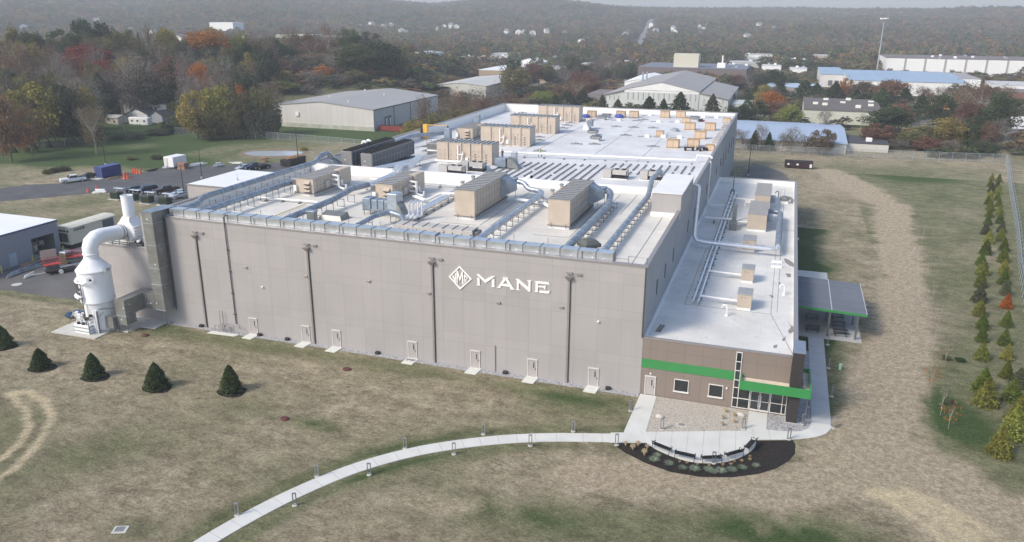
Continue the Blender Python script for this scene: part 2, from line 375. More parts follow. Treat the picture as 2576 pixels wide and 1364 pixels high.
def lay(name, xy, z, m, kind='structure', th_=None):
    mb = MB(); mb.sheet(xy, z) if th_ is None else mb.prism(xy, z-th_, z)
    return tag(mb.build(name, m), kind=kind)
def smooth_line(pts, n=6):
    P = [Vector((*p, 0)) for p in pts]; out = []
    for i in range(len(P)-1):
        p0, p1, p2, p3 = P[max(i-1,0)], P[i], P[i+1], P[min(i+2,len(P)-1)]
        for k in range(n):
            t = k/n; out.append(.5*((2*p1)+(p2-p0)*t+(2*p0-5*p1+4*p2-p3)*t*t+(3*p1-p0-3*p2+p3)*t**3))
    out.append(P[-1]); return out
asph = mat('asphalt', (.085,.086,.090), .9, var=.22, sc=.25, bump=.2, bsc=30, wear=.25)
asph2 = mat('asphalt_old', (.12,.118,.115), .9, var=.2, sc=.2, bump=.2, bsc=30, wear=.4)
# yard: lot west of the building
lot = [G(0,408,0)]
lot = [Z('A',-300,520),Z('A',0,548),Z('A',240,515),Z('A',560,500),Z('A',900,448),Z('A',1380,393),Z('A',1600,352),Z('A',1800,338),(-132,102),(-122,110),(-100,114),(-69.5,114),(-69.5,56),(-86,56),(-116,56),Z('A',1080,585),Z('A',860,598),Z('A',700,612),Z('A',0,675),Z('A',-300,700)]
lay('car_park', lot, .004, asph)
tr = lay('turning_yard', [(-108,3),(-108,8),Z('A',0,1364),Z('Y',0,1060),Z('Y',0,1190),Z('Y',160,1200),Z('Y',420,1250),Z('U',300,700),(-76.5,-1.5),(-76,6),(-76,44),(-104,44),(-104,22),(-108,22)], .004, asph2)
lay('service_pad', [(-113,21.3),(-104,21.3),(-104,35),(-113,35)], .06, conc, th_=.06)
lay('rear_drive', [(.05,98),(5,155.5),(9,151),(13.5,143.5),(15.2,134.7),(16,120),(16.5,98)], .004, asph2)
# concrete walkway with joints
cw = mat('walk_concrete', (.60,.605,.575), .85, var=.06, sc=.5, bump=.1, bsc=25)
jm = mat('joint', (.33,.33,.31), .9)
P = smooth_line(WALK, 8); mb = MB(); Lf = []; Rt = []
for i, p in enumerate(P):
    d = (P[min(i+1,len(P)-1)]-P[max(i-1,0)]).normalized(); n = Vector((-d.y, d.x, 0)); Lf.append(p+n*.82); Rt.append(p-n*.82)
for i in range(len(P)-1):
    mb.hexa([(Rt[i].x,Rt[i].y,-.02),(Rt[i+1].x,Rt[i+1].y,-.02),(Lf[i+1].x,Lf[i+1].y,-.02),(Lf[i].x,Lf[i].y,-.02),(Rt[i].x,Rt[i].y,.052),(Rt[i+1].x,Rt[i+1].y,.052),(Lf[i+1].x,Lf[i+1].y,.052),(Lf[i].x,Lf[i].y,.052)])
mb.build('footpath', cw); tag(bpy.data.objects['footpath'], kind='structure')
jb = MB(); acc = 0
for i in range(len(P)-1):
    acc += (P[i+1]-P[i]).length
    if acc > 1.75:
        acc = 0; a, c_ = Lf[i+1], Rt[i+1]; jb.bar((a.x,a.y,.054),(c_.x,c_.y,.054), .035, .008)
# entrance paving
PA = [(.1,-.12),(1.95,-.12),(2.1,-8.5)]+[Z('D',960,938),Z('D',1200,932),(11.9,-4.8),(11.9,-.2),(13.9,-.2),(13.9,-3.9),(15.6,-3.4),(17.3,-2.9),(18.2,-1.6),(18.4,0),(18.4,19),(20.3,22),(20.3,1.5),(20.25,-1.2),(19.7,-2.6),(18.6,-3.8),(17.6,-4.4),(16.5,-4.95)]
ARC = smooth_line([Z('D',1535,1018),Z('D',1515,1090),Z('D',1440,1155),Z('D',1330,1205),Z('D',1190,1236),Z('D',1010,1240),Z('D',850,1215),Z('D',700,1165),Z('D',560,1100),Z('D',480,1045)], 5)
ARCp = [(p.x,p.y) for p in ARC]
PA2 = PA+ARCp+[Z('D',300,1045),Z('D',150,1045),WALK[-2],(Lf[-1].x,Lf[-1].y)]
def strip(name, xy, m, z=.06): return tag(MB().prism(xy, -.02, z).build(name, m), kind='structure')
strip('entrance_path', [(.1,-.12),(1.95,-.12),(2.15,-8.45),(.0,-9.1)], cw, .064)
strip('entrance_path', [(11.95,-.2),(13.9,-.2),(13.9,-3.85),(11.95,-4.75)], cw, .064)
strip('plaza', [(.0,-9.1),(2.15,-8.45),(11.95,-4.75),(13.9,-3.85),(16.1,-3.45),(17.3,-3.0),(18.1,-2.0),(18.35,-.6),(20.3,-.6),(20.25,-1.4),(19.7,-2.7),(18.6,-3.8),(17.6,-4.4),(16.5,-4.95)]+ARCp+[Z('D',300,1045),Z('D',140,1045),Z('D',140,950),Z('D',285,948)], cw, .06)
strip('side_path', [(18.35,-.6),(20.3,-.6),(20.3,23.98),(18.35,23.98)], mat('side_concrete', (.47,.48,.48), .85, var=.07, sc=.5), .058)
A0 = Vector((*Z('D',-20,1000),0)); 
for k in range(9):
    x = 1.6+k*1.55; jb.bar((x, -9.0+(x*.40),.066), (x+.35, -11.4 if 3 < x < 11 else -9.6+x*.28,.066), .03, .006)
for k in range(10): jb.bar((18.4,1+k*2.2,.064),(20.28,1+k*2.2,.064), .03, .006)
tag(jb.build('pavement_joints', jm), kind='structure')
# gravel beds, mulch
def gravel(name, c1, c2, c3, sc):
    m = bpy.data.materials.new(name); m.use_nodes = True; t = m.node_tree; b = t.nodes['Principled BSDF']; b.inputs['Roughness'].default_value = .9
    tc = t.nodes.new('ShaderNodeNewGeometry'); v = t.nodes.new('ShaderNodeTexVoronoi'); v.inputs['Scale'].default_value = sc
    t.links.new(tc.outputs['Position'], v.inputs['Vector'])
    r = t.nodes.new('ShaderNodeValToRGB'); r.color_ramp.elements[0].color = (*c1,1); r.color_ramp.elements[1].color = (*c3,1)
    e = r.color_ramp.elements.new(.5); e.color = (*c2,1)
    s = t.nodes.new('ShaderNodeSeparateColor'); t.links.new(v.outputs['Color'], s.inputs[0]); t.links.new(s.outputs[0], r.inputs[0]); t.links.new(r.outputs[0], b.inputs['Base Color'])
    bp = t.nodes.new('ShaderNodeBump'); bp.inputs['Distance'].default_value = .05; bp.inputs['Strength'].default_value = .9
    t.links.new(v.outputs['Distance'], bp.inputs['Height']); t.links.new(bp.outputs[0], b.inputs['Normal'])
    MATS[name] = m; return m
gt = gravel('river_gravel', (.30,.26,.22), (.47,.43,.37), (.62,.58,.52), 13)
gg = gravel('grey_gravel', (.20,.20,.21), (.36,.36,.37), (.52,.52,.53), 8.5)
mul = gravel('mulch', (.004,.003,.003), (.012,.009,.008), (.035,.024,.018), 9)
lay('gravel_bed', [(1.98,-.1),(11.93,-.1),(11.93,-4.8),(2.15,-8.5)], .03, gt)
lay('gravel_bed', [(13.92,-.1),(18.33,-.1),(18.33,-.8),(18.1,-2.0),(17.3,-3.0),(16.1,-3.45),(13.92,-3.9)], .03, gg)
lay('gravel_bed', [(16.4,-.1),(18.33,-.1),(18.33,19),(16.4,19)], .028, gg)
lay('gravel_bed', [(-66,-.02),(-.02,-.02),(-.02,-.95),(-20,-1.05),(-40,-.9),(-66,-1.0)], .02, gg)
lay('mulch_bed', [Z('D',150,1048),Z('D',300,1050),Z('D',480,1050)]+ARCp[::-1]+[Z('D',1540,1025),Z('D',1880,1020),Z('D',1905,1060),Z('D',1900,1150),Z('D',1840,1220),Z('D',1720,1290),Z('D',1560,1340),Z('D',1300,1375),Z('D',1000,1370),Z('D',720,1325),Z('D',480,1240),Z('D',280,1140)], .025, mul)
# tower pad and door slabs
strip('equipment_pad', [(-77.8,-8.6),(-70.4,-8.5),(-70.5,-5.15),(-68.05,-5.2),(-68.0,-3.2),(-65.6,-3.0),(-65.6,-.05),(-77.9,-.05)], conc, .12)
# pond
pm = bpy.data.materials.new('pond_water'); pm.use_nodes = True; b = pm.node_tree.nodes['Principled BSDF']; b.inputs['Base Color'].default_value = (.42,.47,.50,1); b.inputs['Roughness'].default_value = .25  # pale base colour stands in for the sky reflected in the water
pc = [G(*p) for p in ((612,385),(640,381),(690,380),(755,381),(760,387),(735,391),(680,393),(630,391))]
lay('pond_bank', [G(*p) for p in ((595,388),(610,380),(640,376),(700,374),(770,377),(785,386),(760,394),(690,398),(620,397))], .004, mat('mud', (.20,.155,.10), .9, var=.2, sc=.4))
lay('pond_water', [(p.x,p.y) for p in smooth_line(pc+[pc[0]],5)[:-1]], .012, pm)
# dry patch road on the far right, streets beyond
lay('truck_yard', [Z('E',2240,612),Z('E',2700,600),Z('E',2900,700),Z('E',2560,745),Z('E',2400,690)], .004, asph2)
lay('street', [Z('E',1540,540),Z('E',1900,540),Z('E',1800,600),Z('E',1700,640),Z('E',1560,640)], .004, asph2)
lay('street', [Z('R',330,470),Z('R',560,240),Z('R',760,235),Z('R',700,330),Z('R',420,520)], .004, asph2)
lay('street', [Z('Q',1500,800),Z('Q',1560,700),Z('Q',1700,640),Z('Q',1950,620),Z('Q',1900,700),Z('Q',1600,830)], .004, asph2)
lay('street', [Z('Q',620,600),Z('Q',780,540),Z('Q',900,540),Z('Q',1100,600),Z('Q',700,620)], .004, asph2)
lay('street', [Z('E',60,300),Z('E',330,320),Z('E',330,370),Z('E',60,390)], .004, asph2)
hp = []
for (u, r0) in ((1598,900),(1606,1050),(1612,1200),(1618,1400),(1626,1600),(1640,1900)):
    hp.append(polar(u, r0))
rb = MB()
for (a, c_) in zip(hp[:-1], hp[1:]):
    w = 4.5
    N_ = 8
    for k in range(N_):
        p = [a[i]+(c_[i]-a[i])*k/N_ for i in (0,1)]; q = [a[i]+(c_[i]-a[i])*(k+1)/N_ for i in (0,1)]
        rb.add([(p[0]-w,p[1],th(*p)+1),(p[0]+w,p[1],th(*p)+1),(q[0]+w,q[1],th(*q)+1),(q[0]-w,q[1],th(*q)+1)], [(0,1,2,3)])
tag(rb.build('hill_road', mat('pale_road', (.2,.2,.2), .9)), kind='structure')
# ------------------------------------------------------------------ main factory
XL, YB, HP = -68.3, 146.9, 15.2
def panelmat(name, c, axis, per, ph, zs, zper=None, dark=.62, w=.028, var=.035, rough=.65):
    m = bpy.data.materials.new(name); m.use_nodes = True; t = m.node_tree; N = t.nodes; L = t.links; b = N['Principled BSDF']
    b.inputs['Roughness'].default_value = rough; b.inputs['Specular IOR Level'].default_value = .3
    g = N.new('ShaderNodeNewGeometry'); s = N.new('ShaderNodeSeparateXYZ'); L.new(g.outputs['Position'], s.inputs[0])
    def M(op, *a):
        n = N.new('ShaderNodeMath'); n.operation = op
        for k, q in enumerate(a):
            if isinstance(q, (int, float)): n.inputs[k].default_value = q
            else: L.new(q, n.inputs[k])
        return n.outputs[0]
    px = M('DIVIDE', M('SUBTRACT', s.outputs[axis], ph), per); fx = M('FRACT', px)
    ln = M('LESS_THAN', M('MINIMUM', fx, M('SUBTRACT', 1., fx)), w/per)
    idz = 0.
    for z in zs:
        ln = M('MAXIMUM', ln, M('LESS_THAN', M('ABSOLUTE', M('SUBTRACT', s.outputs[2], z)), w*.8)); idz = M('ADD', idz, M('GREATER_THAN', s.outputs[2], z))
    cb = N.new('ShaderNodeCombineXYZ'); L.new(M('FLOOR', px), cb.inputs[0])
    if zs: L.new(idz, cb.inputs[1])
    wn = N.new('ShaderNodeTexWhiteNoise'); L.new(cb.outputs[0], wn.inputs['Vector'])
    nz = N.new('ShaderNodeTexNoise'); nz.inputs['Scale'].default_value = .16; nz.inputs['Detail'].default_value = 6; L.new(g.outputs['Position'], nz.inputs['Vector'])
    mp = N.new('ShaderNodeMapping'); mp.inputs['Scale'].default_value = (1.6, 1.6, .12); L.new(g.outputs['Position'], mp.inputs[0])
    n2 = N.new('ShaderNodeTexNoise'); n2.inputs['Scale'].default_value = 1.; n2.inputs['Detail'].default_value = 6; L.new(mp.outputs[0], n2.inputs['Vector'])
    v = M('ADD', M('MULTIPLY', M('SUBTRACT', wn.outputs['Value'], .5), var*1.3), M('ADD', M('MULTIPLY', M('SUBTRACT', nz.outputs['Fac'], .5), var*4), M('MULTIPLY', M('SUBTRACT', n2.outputs['Fac'], .5), var*2.4)))
    v = M('ADD', 1., v); v = M('MULTIPLY', v, M('SUBTRACT', 1., M('MULTIPLY', ln, 1-dark)))
    vm = N.new('ShaderNodeVectorMath'); vm.operation = 'SCALE'; vm.inputs[0].default_value = c; L.new(v, vm.inputs['Scale'])
    L.new(vm.outputs[0], b.inputs['Base Color']); MATS[name] = m; return m
zrow = [3.2, 4.4, 8.7, 9.75, 12.85, 14.15]
wallm = panelmat('precast_panel', (.385,.365,.36), 0, 2.71, -18.75, zrow, dark=.84, var=.05)
wallx = panelmat('precast_panel_shaded', (.335,.34,.36), 1, 2.71, 0, zrow, dark=.86)  # same panel, darker and bluer: the side's shade is put into the colour
brownm = panelmat('brown_panel', (.235,.195,.168), 0, 1.9, .9, [2.9, 5.6], dark=.72, w=.02)
brownx = panelmat('brown_panel_side', (.235,.195,.168), 1, 1.9, .9, [2.9, 5.6], dark=.72, w=.02)
def membrane(name, c):
    m = bpy.data.materials.new(name); m.use_nodes = True; t = m.node_tree; N = t.nodes; L = t.links; b = N['Principled BSDF']; b.inputs['Roughness'].default_value = .6; b.inputs['Specular IOR Level'].default_value = .2
    g = N.new('ShaderNodeNewGeometry'); s = N.new('ShaderNodeSeparateXYZ'); L.new(g.outputs['Position'], s.inputs[0])
    n = N.new('ShaderNodeTexNoise'); n.inputs['Scale'].default_value = .13; n.inputs['Detail'].default_value = 9; n.inputs['Roughness'].default_value = .72; L.new(g.outputs['Position'], n.inputs['Vector'])
    r = N.new('ShaderNodeValToRGB'); e = r.color_ramp.elements; e[0].position = .35; e[1].position = .66
    e[0].color = (*[k*.76 for k in c], 1); e[1].color = (*c, 1); L.new(n.outputs['Fac'], r.inputs[0])
    def M(op, *a):
        q_ = N.new('ShaderNodeMath'); q_.operation = op
        for k, q in enumerate(a):
            if isinstance(q, (int, float)): q_.inputs[k].default_value = q
            else: L.new(q, q_.inputs[k])
        return q_.outputs[0]
    lx = M('LESS_THAN', M('FRACT', M('DIVIDE', s.outputs[0], 3.05)), .014); ly = M('LESS_THAN', M('FRACT', M('DIVIDE', s.outputs[1], 15.2)), .003)
    n2 = N.new('ShaderNodeTexNoise'); n2.inputs['Scale'].default_value = 1.1; n2.inputs['Detail'].default_value = 7; L.new(g.outputs['Position'], n2.inputs['Vector'])
    st = M('GREATER_THAN', n2.outputs['Fac'], .655)
    f = M('MINIMUM', M('ADD', M('MULTIPLY', M('MAXIMUM', lx, ly), .22), M('MULTIPLY', st, .24)), 1.)
    mx = N.new('ShaderNodeMix'); mx.data_type = 'RGBA'; L.new(f, mx.inputs[0]); L.new(r.outputs[0], mx.inputs[6]); mx.inputs[7].default_value = (.34,.34,.32,1)
    L.new(mx.outputs[2], b.inputs['Base Color']); MATS[name] = m; return m
roofw = membrane('roof_membrane', (.74,.715,.655)); roofr = membrane('roof_membrane_new', (.72,.725,.735)); roofg = membrane('roof_membrane_wing', (.78,.77,.73))
parw = mat('parapet_membrane', (.78,.78,.77), .5, var=.05, sc=.3)
cop = mat('coping_metal', (.34,.32,.32), .45, .4, var=.05)
copb = mat('coping_blue', (.25,.29,.35), .4, .4, var=.08)
def zf(x): return 14.2+.011*x
def zr(x): return 14.45+.0245*x
fac = thing('factory_building', 'huge flat-roofed factory with pale taupe panel walls and white letters on its front', 'factory')
MB().box(XL, 0, 0, .28, 0, 14.98).build('front_wall', wallm, fac)
MB().box(-.28, 0, .28, YB, 0, 14.98).build('side_wall', wallx, fac)
MB().box(XL, XL+.28, .28, YB, 0, 14.98).build('side_wall', wallx, fac)
MB().box(XL+.28, -.28, YB-.28, YB, 0, 14.98).build('rear_wall', wallm, fac)
def slab(x0, x1, y0, y1, zfn, t=.4):
    return MB().hexa([(x0,y0,zfn(x0)-t),(x1,y0,zfn(x1)-t),(x1,y1,zfn(x1)-t),(x0,y1,zfn(x0)-t),(x0,y0,zfn(x0)),(x1,y0,zfn(x1)),(x1,y1,zfn(x1)),(x0,y1,zfn(x0))])
slab(XL+.28, -.28, .28, 40.4, zf).build('front_roof', roofw, fac)
slab(XL+.28, -.28, 40.9, YB-.28, zr).build('rear_roof', roofr, fac)
pb = MB(); pb.box(XL+.28, XL+.42, .5, 40.3, 12.5, 14.98); pb.box(XL+.28, XL+.42, 41, YB-.42, 12.2, 14.98); pb.box(-.42, -.28, .5, 40.3, 12.5, 14.98); pb.box(-.42, -.28, 41, YB-.42, 12.2, 14.98)
pb.box(XL+.42, -.42, YB-.42, YB-.28, 12.2, 14.98); pb.box(XL+.28, -.28, .28, .5, 12.5, 14.98)
pb.build('parapet_lining', parw, fac)
MB().box(XL+.42, -4.05, 40.4, 40.9, 12.2, 15.15).build('fire_wall', parw, fac)
cb = MB(); cb.box(XL-.05, .05, -.05, .52, 14.98, 15.2); cb.box(XL-.05, XL+.45, .52, YB-.45, 14.98, 15.2); cb.box(-.45, .05, .52, 26.75, 14.98, 15.2); cb.box(-.45, .05, 40.75, YB-.45, 14.98, 15.2); cb.box(XL-.05, .05, YB-.45, YB+.05, 14.98, 15.2)
cb.build('coping', cop, fac)
ph = MB().box(-4.0, .02, 26.8, 40.7, 13.9, 17.4).build('stair_penthouse', wallm, fac)
MB().box(-4.12, .14, 26.68, 40.82, 17.4, 17.5).build('roof', parw, ph)
MB().box(-4.08, .02, 26.5, 26.78, 13.9, 14.75).build('flashing', parw, ph)
door_m = mat('door_paint', (.40,.37,.36), .45, var=.03); frame_m = mat('door_frame', (.62,.60,.58), .5, var=.02)
def mkdoor(par, x, w=1.05, z0=.1, h=2.15, y=0, name='door'):
    d = MB().box(x, x+w, y-.05, y-.004, z0, z0+h).build(name, door_m, par)
    f = MB(); f.box(x-.09, x-.004, y-.09, y-.003, z0, z0+h+.004); f.box(x+w+.004, x+w+.09, y-.09, y-.003, z0, z0+h+.004); f.box(x-.12, x+w+.12, y-.14, y-.003, z0+h+.004, z0+h+.13)
    f.build('frame', frame_m, d)
    MB().box(x+w*.62, x+w*.74, y-.06, y-.051, z0+1.15, z0+1.85).build('vision_panel', black, d)
    b_ = MB(); b_.box(x+w*.82, x+w*.94, y-.12, y-.051, z0+.95, z0+1.1); b_.build('handle', steel, d)
    return d
DX = [-52.3, -44.25, -39.68, -28.93, -20.55, -13.33, -5.95]
for x in DX: mkdoor(fac, x)
sm_ = mat('slab_concrete', (.64,.65,.60), .85, var=.06)
for i, x in enumerate(DX):
    MB().prism([(x-.15,-.02),(x+1.35,-.02),(x+1.2,-1.75),(x-.25,-1.7)], -.02, .1).build('door_slab', sm_); tag(bpy.context.scene.objects[-1] if False else COL.objects[-1], kind='structure')
tag(lay('wet_patch', [(-29.05,-.35),(-27.75,-.3),(-27.85,-.8),(-28.2,-1.0),(-28.5,-.75),(-28.9,-1.0)], .104, mat('wet_concrete', (.22,.22,.21), .5)), kind='structure')
dsm = mat('downspout_metal', (.33,.30,.29), .45, .3, var=.06); dsd = mat('downspout_dark', (.10,.09,.09), .6)
for x in (-59.5, -42.5, -25.42, -8.6):
    d = MB().bbox(x-.13, x+.13, -.2, -.02, 0, 12.6, .02).build('downspout', dsm, fac)
    MB().box(x+.135, x+.20, -.1, -.01, 0, 12.6).build('bracket_rail', dsd, d)
    h = MB(); h.hexa([(x-.28,-.4,12.85),(x+.28,-.4,12.85),(x+.28,-.01,12.85),(x-.28,-.01,12.85),(x-.42,-.55,13.1),(x+.42,-.55,13.1),(x+.42,-.01,13.1),(x-.42,-.01,13.1)]); h.hexa([(x-.15,-.25,12.6),(x+.15,-.25,12.6),(x+.15,-.01,12.6),(x-.15,-.01,12.6),(x-.28,-.4,12.85),(x+.28,-.4,12.85),(x+.28,-.01,12.85),(x-.28,-.01,12.85)])
    h.build('collector_head', dsm, d)
    MB().box(x-.35, x+.35, -.3, -.01, 13.42, 13.58).build('scupper', dsm, d); s_ = MB().box(x+.75, x+1.4, -.22, -.01, 13.35, 13.55).build('overflow_scupper', dsm, d)
    MB().box(x-.25, x+.2, -.05, -.012, 13.36, 13.42).build('opening', black, s_ and d)
cp = MB(); cp.tube([(-54.58,.7,15.5),(-54.58,.7,15.95),(-54.58,.3,16.1),(-54.58,-.15,15.9),(-54.58,-.15,15.2),(-54.5,-.12,1.2)], .07, 8)
for z in (2.5, 5.5, 8.5, 11.5): cp.box(-54.72, -54.36, -.22, -.01, z, z+.1)
cp.build('conduit', dsd, fac)
for a_, b_, r_ in (((-17.45,-.08,0),(-17.45,-.08,3.4),.035),((-64.15,-.12,2.2),(-64.1,-.12,14.9),.08),((-.12,-.1,6.9),(-.12,-.1,15),.07)): MB().cyl(a_, b_, r_, 8).build('conduit', dsd, fac)
lw = mat('lamp_lens_white', (.85,.85,.83), .4)
for x, z in ((-49.7,6.9),(-5.1,8.05)): MB().lathe([(0,0),(.13,.02),(.17,.12),(.08,.2),(0,.2)], (x,-.12,z), 12).build('wall_light', lw, fac)
for x, z in ((-52.0,9.3),(-43.0,9.1),(-34.0,9.5),(-25.9,8.9),(-17.0,8.8),(-9.4,9.2)):
    v = MB(); v.bbox(x-.28, x+.22, -.16, -.01, z, z+.22, .02); v.build('wall_light', dsm, fac)
for x in (-50.8, -46.5, -33.2, -16.1, -3.6, -60.2): MB().bbox(x-.3, x+.25, -.45, -.02, .02, .35, .03).build('bait_box', black, fac)
# side wall slits
wb = MB()
for y in (8, 14.5, 22, 38, 46, 66, 74, 86, 96, 104, 112, 121, 130, 138):
    MB().box(.004, .07, y, y+.7, 9.2 if y < 100 else 8, 11.0 if y < 100 else 10.8).build('slit_window', glassd, fac)
for y in (50,): MB().tube([(.25,y+17,15.3),(.3,y+17,14.9),(.3,y+17,7.4),(.9,y+17,7.1),(3.2,y+17,7.1)], .16, 8).build('drain_pipe', wpipe, fac)
# roof seam lines and curbed expansion strips
seam = mat('seam_dark', (.22,.22,.215), .8)
sb = MB()
def rline(x0, y0, x1, y1, zfn, w=.06, h=.03): sb.bar((x0,y0,zfn(x0)+.02),(x1,y1,zfn(x1)+.02), w, h)
for a in ((-39.2,58,-39.0,140),(-36.5,70,-36.3,140),(-23.3,70,-23.3,145),(-13.5,68,-13.5,110)): rline(*a, zr)
for a in ((-30.2,14.2,-25.4,14.2),(-24.9,14.4,-24.9,38),(-23.4,14.4,-23.4,38),(-11.9,12,-11.9,36),(-16.8,12,-12,12),(-10.8,30,-10.8,39),(-34,12,-34,30),(-8.2,26,-8.2,39),(-2.3,2,-2.3,26),(-46,13,-42,13),(-50,8,-38,8),(-6,5,-3,5)): rline(*a, zf)
sb.build('roof_seam', seam, fac)
# ------------------------------------------------------------------ sign
def Wy(u, v, y=0.):
    d = cF + cR*((u-1288)/FPX) - cU*((v-682)/FPX); t = (y-CY)/d.y; return (CX+t*d.x, CZ+t*d.z)
def trace(pts): return [Wy((1480+x/6.44)/1.33463, (870+y/6.44)/1.33463) for x, y in pts]
signm = mat('sign_white', (.90,.88,.85), .4, var=.01)
def letter(name, polys, par):
    mb = MB()
    for i, p in enumerate(polys): mb.extr([(x, -.10-.003*i, z) for x, z in trace(p)], (0, .085, 0))
    return mb.build(name, signm, par)
sg = thing('wall_sign', 'white company sign reading MANE beside a diamond emblem on the factory front', 'sign', (-17, -.1, 11.4))
o4, i4 = [(175,375),(410,140),(680,430),(425,655)], [(212,377),(411,182),(640,430),(426,612)]
letter('emblem_frame', [[o4[k], o4[(k+1)%4], i4[(k+1)%4], i4[k]] for k in range(4)], sg)
letter('emblem_letter', [[(250,352),(283,347),(309,425),(312,305),(336,292),(330,520)]], sg)
letter('emblem_letter', [[(345,250),(380,255),(416,400),(455,265),(478,270),(500,545),(470,540),(458,350),(418,490),(376,345),(370,530),(345,510)]], sg)
letter('emblem_letter', [[(505,320),(583,400),(585,440),(530,372),(530,420),(562,447),(560,478),(531,452),(545,505),(518,512)]], sg)
letter('letter', [[(795,395),(845,425),(848,555),(868,572),(775,568),(800,550)], [(778,330),(840,330),(965,445),(1095,368),(1180,372),(970,515)], [(1110,445),(1165,425),(1165,590),(1185,605),(1085,600),(1112,585)]], sg)
letter('letter', [[(1340,392),(1470,402),(1452,425),(1362,418)], [(1362,418),(1412,445),(1295,600),(1305,625),(1210,615),(1245,600)], [(1400,430),(1452,425),(1585,645),(1605,660),(1500,655),(1515,640)], [(1340,527),(1478,542),(1492,598),(1305,575)]], sg)
letter('letter', [[(1625,428),(1690,430),(1900,610),(1900,480),(1870,460),(1968,462),(1945,485),(1942,705),(1910,700),(1692,505),(1695,650),(1730,675),(1625,665),(1650,645),(1650,455)]], sg)
letter('letter', [[(2028,475),(2340,500),(2362,568),(2325,545),(2105,525),(2105,575),(2230,590),(2250,570),(2275,575),(2262,655),(2240,640),(2228,615),(2105,605),(2100,715),(2025,708),(2050,690),(2055,490)], [(2130,680),(2310,695),(2365,675),(2340,748),(2130,720)]], sg)

# ------------------------------------------------------------------ low office wing
WX, WYB, WH = 16.2, 96.5, 7.0
off = thing('office_wing', 'low white-roofed office wing with brown panel front and a green band, right of the factory', 'office building', (8, 0, 0))
def zw(y): return 6.72-.009*y
MB().box(.02, 15.72, 0, .25, 0, 6.85).build('front_wall', brownm, off)
MB().box(WX-.25, WX, .25, WYB, 0, 6.85).build('side_wall', brownx, off)
MB().box(.02, WX-.25, WYB-.25, WYB, 0, 6.85).build('rear_wall', brownm, off)
MB().hexa([(.02,.25,6.2),(WX-.25,.25,6.2),(WX-.25,WYB-.25,5.3),(.02,WYB-.25,5.3),(.02,.25,zw(0)),(WX-.25,.25,zw(0)),(WX-.25,WYB-.25,zw(WYB)),(.02,WYB-.25,zw(WYB))]).build('roof', roofg, off)
pw = MB(); pw.box(WX-.4, WX-.25, .3, WYB-.25, 5.3, 6.85); pw.box(.02, WX-.4, WYB-.4, WYB-.25, 5.3, 6.85); pw.box(.02,.25,.3,WYB-.4,5.3,7.0); pw.build('parapet_lining', parw, off)
cw_ = MB(); cw_.box(-.0+.03, 15.7, -.04, .3, 6.85, 7.0); cw_.box(WX-.42, WX+.06, 1.95, WYB+.05, 6.85, 7.0); cw_.box(.03, WX-.42, WYB-.42, WYB+.05, 6.85, 7.0); cw_.build('coping', cop, off)
cl = MB(); cl.box(WX+.062, WX+.09, 1.95, WYB, 6.7, 7.0)
for k in range(80): cl.box(WX+.02, WX+.10, 2.3+k*1.18, 2.42+k*1.18, 7.0, 7.03)
cl.build('coping_edge', copb, off)
gb = MB(); gb.box(.0, 10.05, -.06, -.003, 3.35, 4.4); gb.build('green_band', greenp, off)
mkdoor(off, .58, 1.05, .1, 2.2)
MB().bbox(1.0, 1.2, -.16, -.01, 2.65, 2.8, .03).build('wall_light', lw, off); MB().bbox(9.35, 9.5, -.15, -.01, 2.2, 2.4, .03).build('wall_light', lw, off)
wfr = mat('window_frame', (.72,.70,.67), .4, var=.02)
for x0, x1 in ((3.75,5.35),(7.5,9.05)):
    w = MB(); w.box(x0, x1, -.08, -.003, 2.42, 2.5); w.box(x0-.06, x1+.06, -.16, -.003, .93, 1.08); w.box(x0, x0+.07, -.08, -.003, 1.08, 2.42); w.box(x1-.07, x1, -.08, -.003, 1.08, 2.42)
    w = w.build('window', wfr, off); MB().box(x0+.07, x1-.07, -.04, -.006, 1.08, 2.42).build('pane', glassd, w)
w = MB(); w.box(10.07,10.14,-.1,-.003,.15,6.7); w.box(10.63,10.7,-.1,-.003,.15,6.7)
for z in (.15, 1.25, 2.5, 3.4, 4.5, 5.55, 6.62): w.box(10.14, 10.63, -.1, -.003, z, z+.08)
w = w.build('strip_window', wfr, off); MB().box(10.14, 10.63, -.05, -.006, .23, 6.62).build('pane', glassd, w)
sf_ = MB()
for x in (11.82, 14.0, 15.2, 15.62): sf_.box(x, x+.08, -.1, -.003, .15, 3.3)
for x0, x1 in ((10.7,11.82),(14.08,15.2),(15.28,15.62)):
    for z in (.15, 1.28, 3.2): sf_.box(x0, x1, -.1, -.003, z, z+.08)
sf_ = sf_.build('storefront', wfr, off); MB().box(10.7, 15.62, -.05, -.006, .2, 3.2).build('pane', glassd, sf_)
for k, x0 in enumerate((11.95, 12.96)):
    d = MB(); d.box(x0, x0+.98, -.09, -.052, .1, .3); d.box(x0, x0+.98, -.09, -.052, 2.35, 2.45); d.box(x0, x0+.06, -.09, -.052, .3, 2.35); d.box(x0+.92, x0+.98, -.09, -.052, .3, 2.35); d.box(x0, x0+.98, -.088, -.052, 1.25, 1.31)
    d = d.build('entrance_door', frame_m, off)
    xh = x0+.86 if k == 0 else x0+.10
    MB().cyl((xh,-.16,.6),(xh,-.16,2.0), .035, 8).build('handle', alum, d)
cn = MB(); cn.box(10.72, 17.85, -2.0, -1.82, 3.3, 4.3); cn.box(17.67, 17.85, -1.82, 3.6, 3.3, 4.3); cn.box(10.72, 10.9, -1.82, -.01, 3.3, 4.3); cn.box(16.22, 17.67, 3.42, 3.6, 3.3, 4.3)
cn = cn.build('entrance_canopy', panelmat('green_fascia', (.045,.25,.075), 0, 2.3, 10.9, [], dark=.8, w=.02, rough=.4), off)
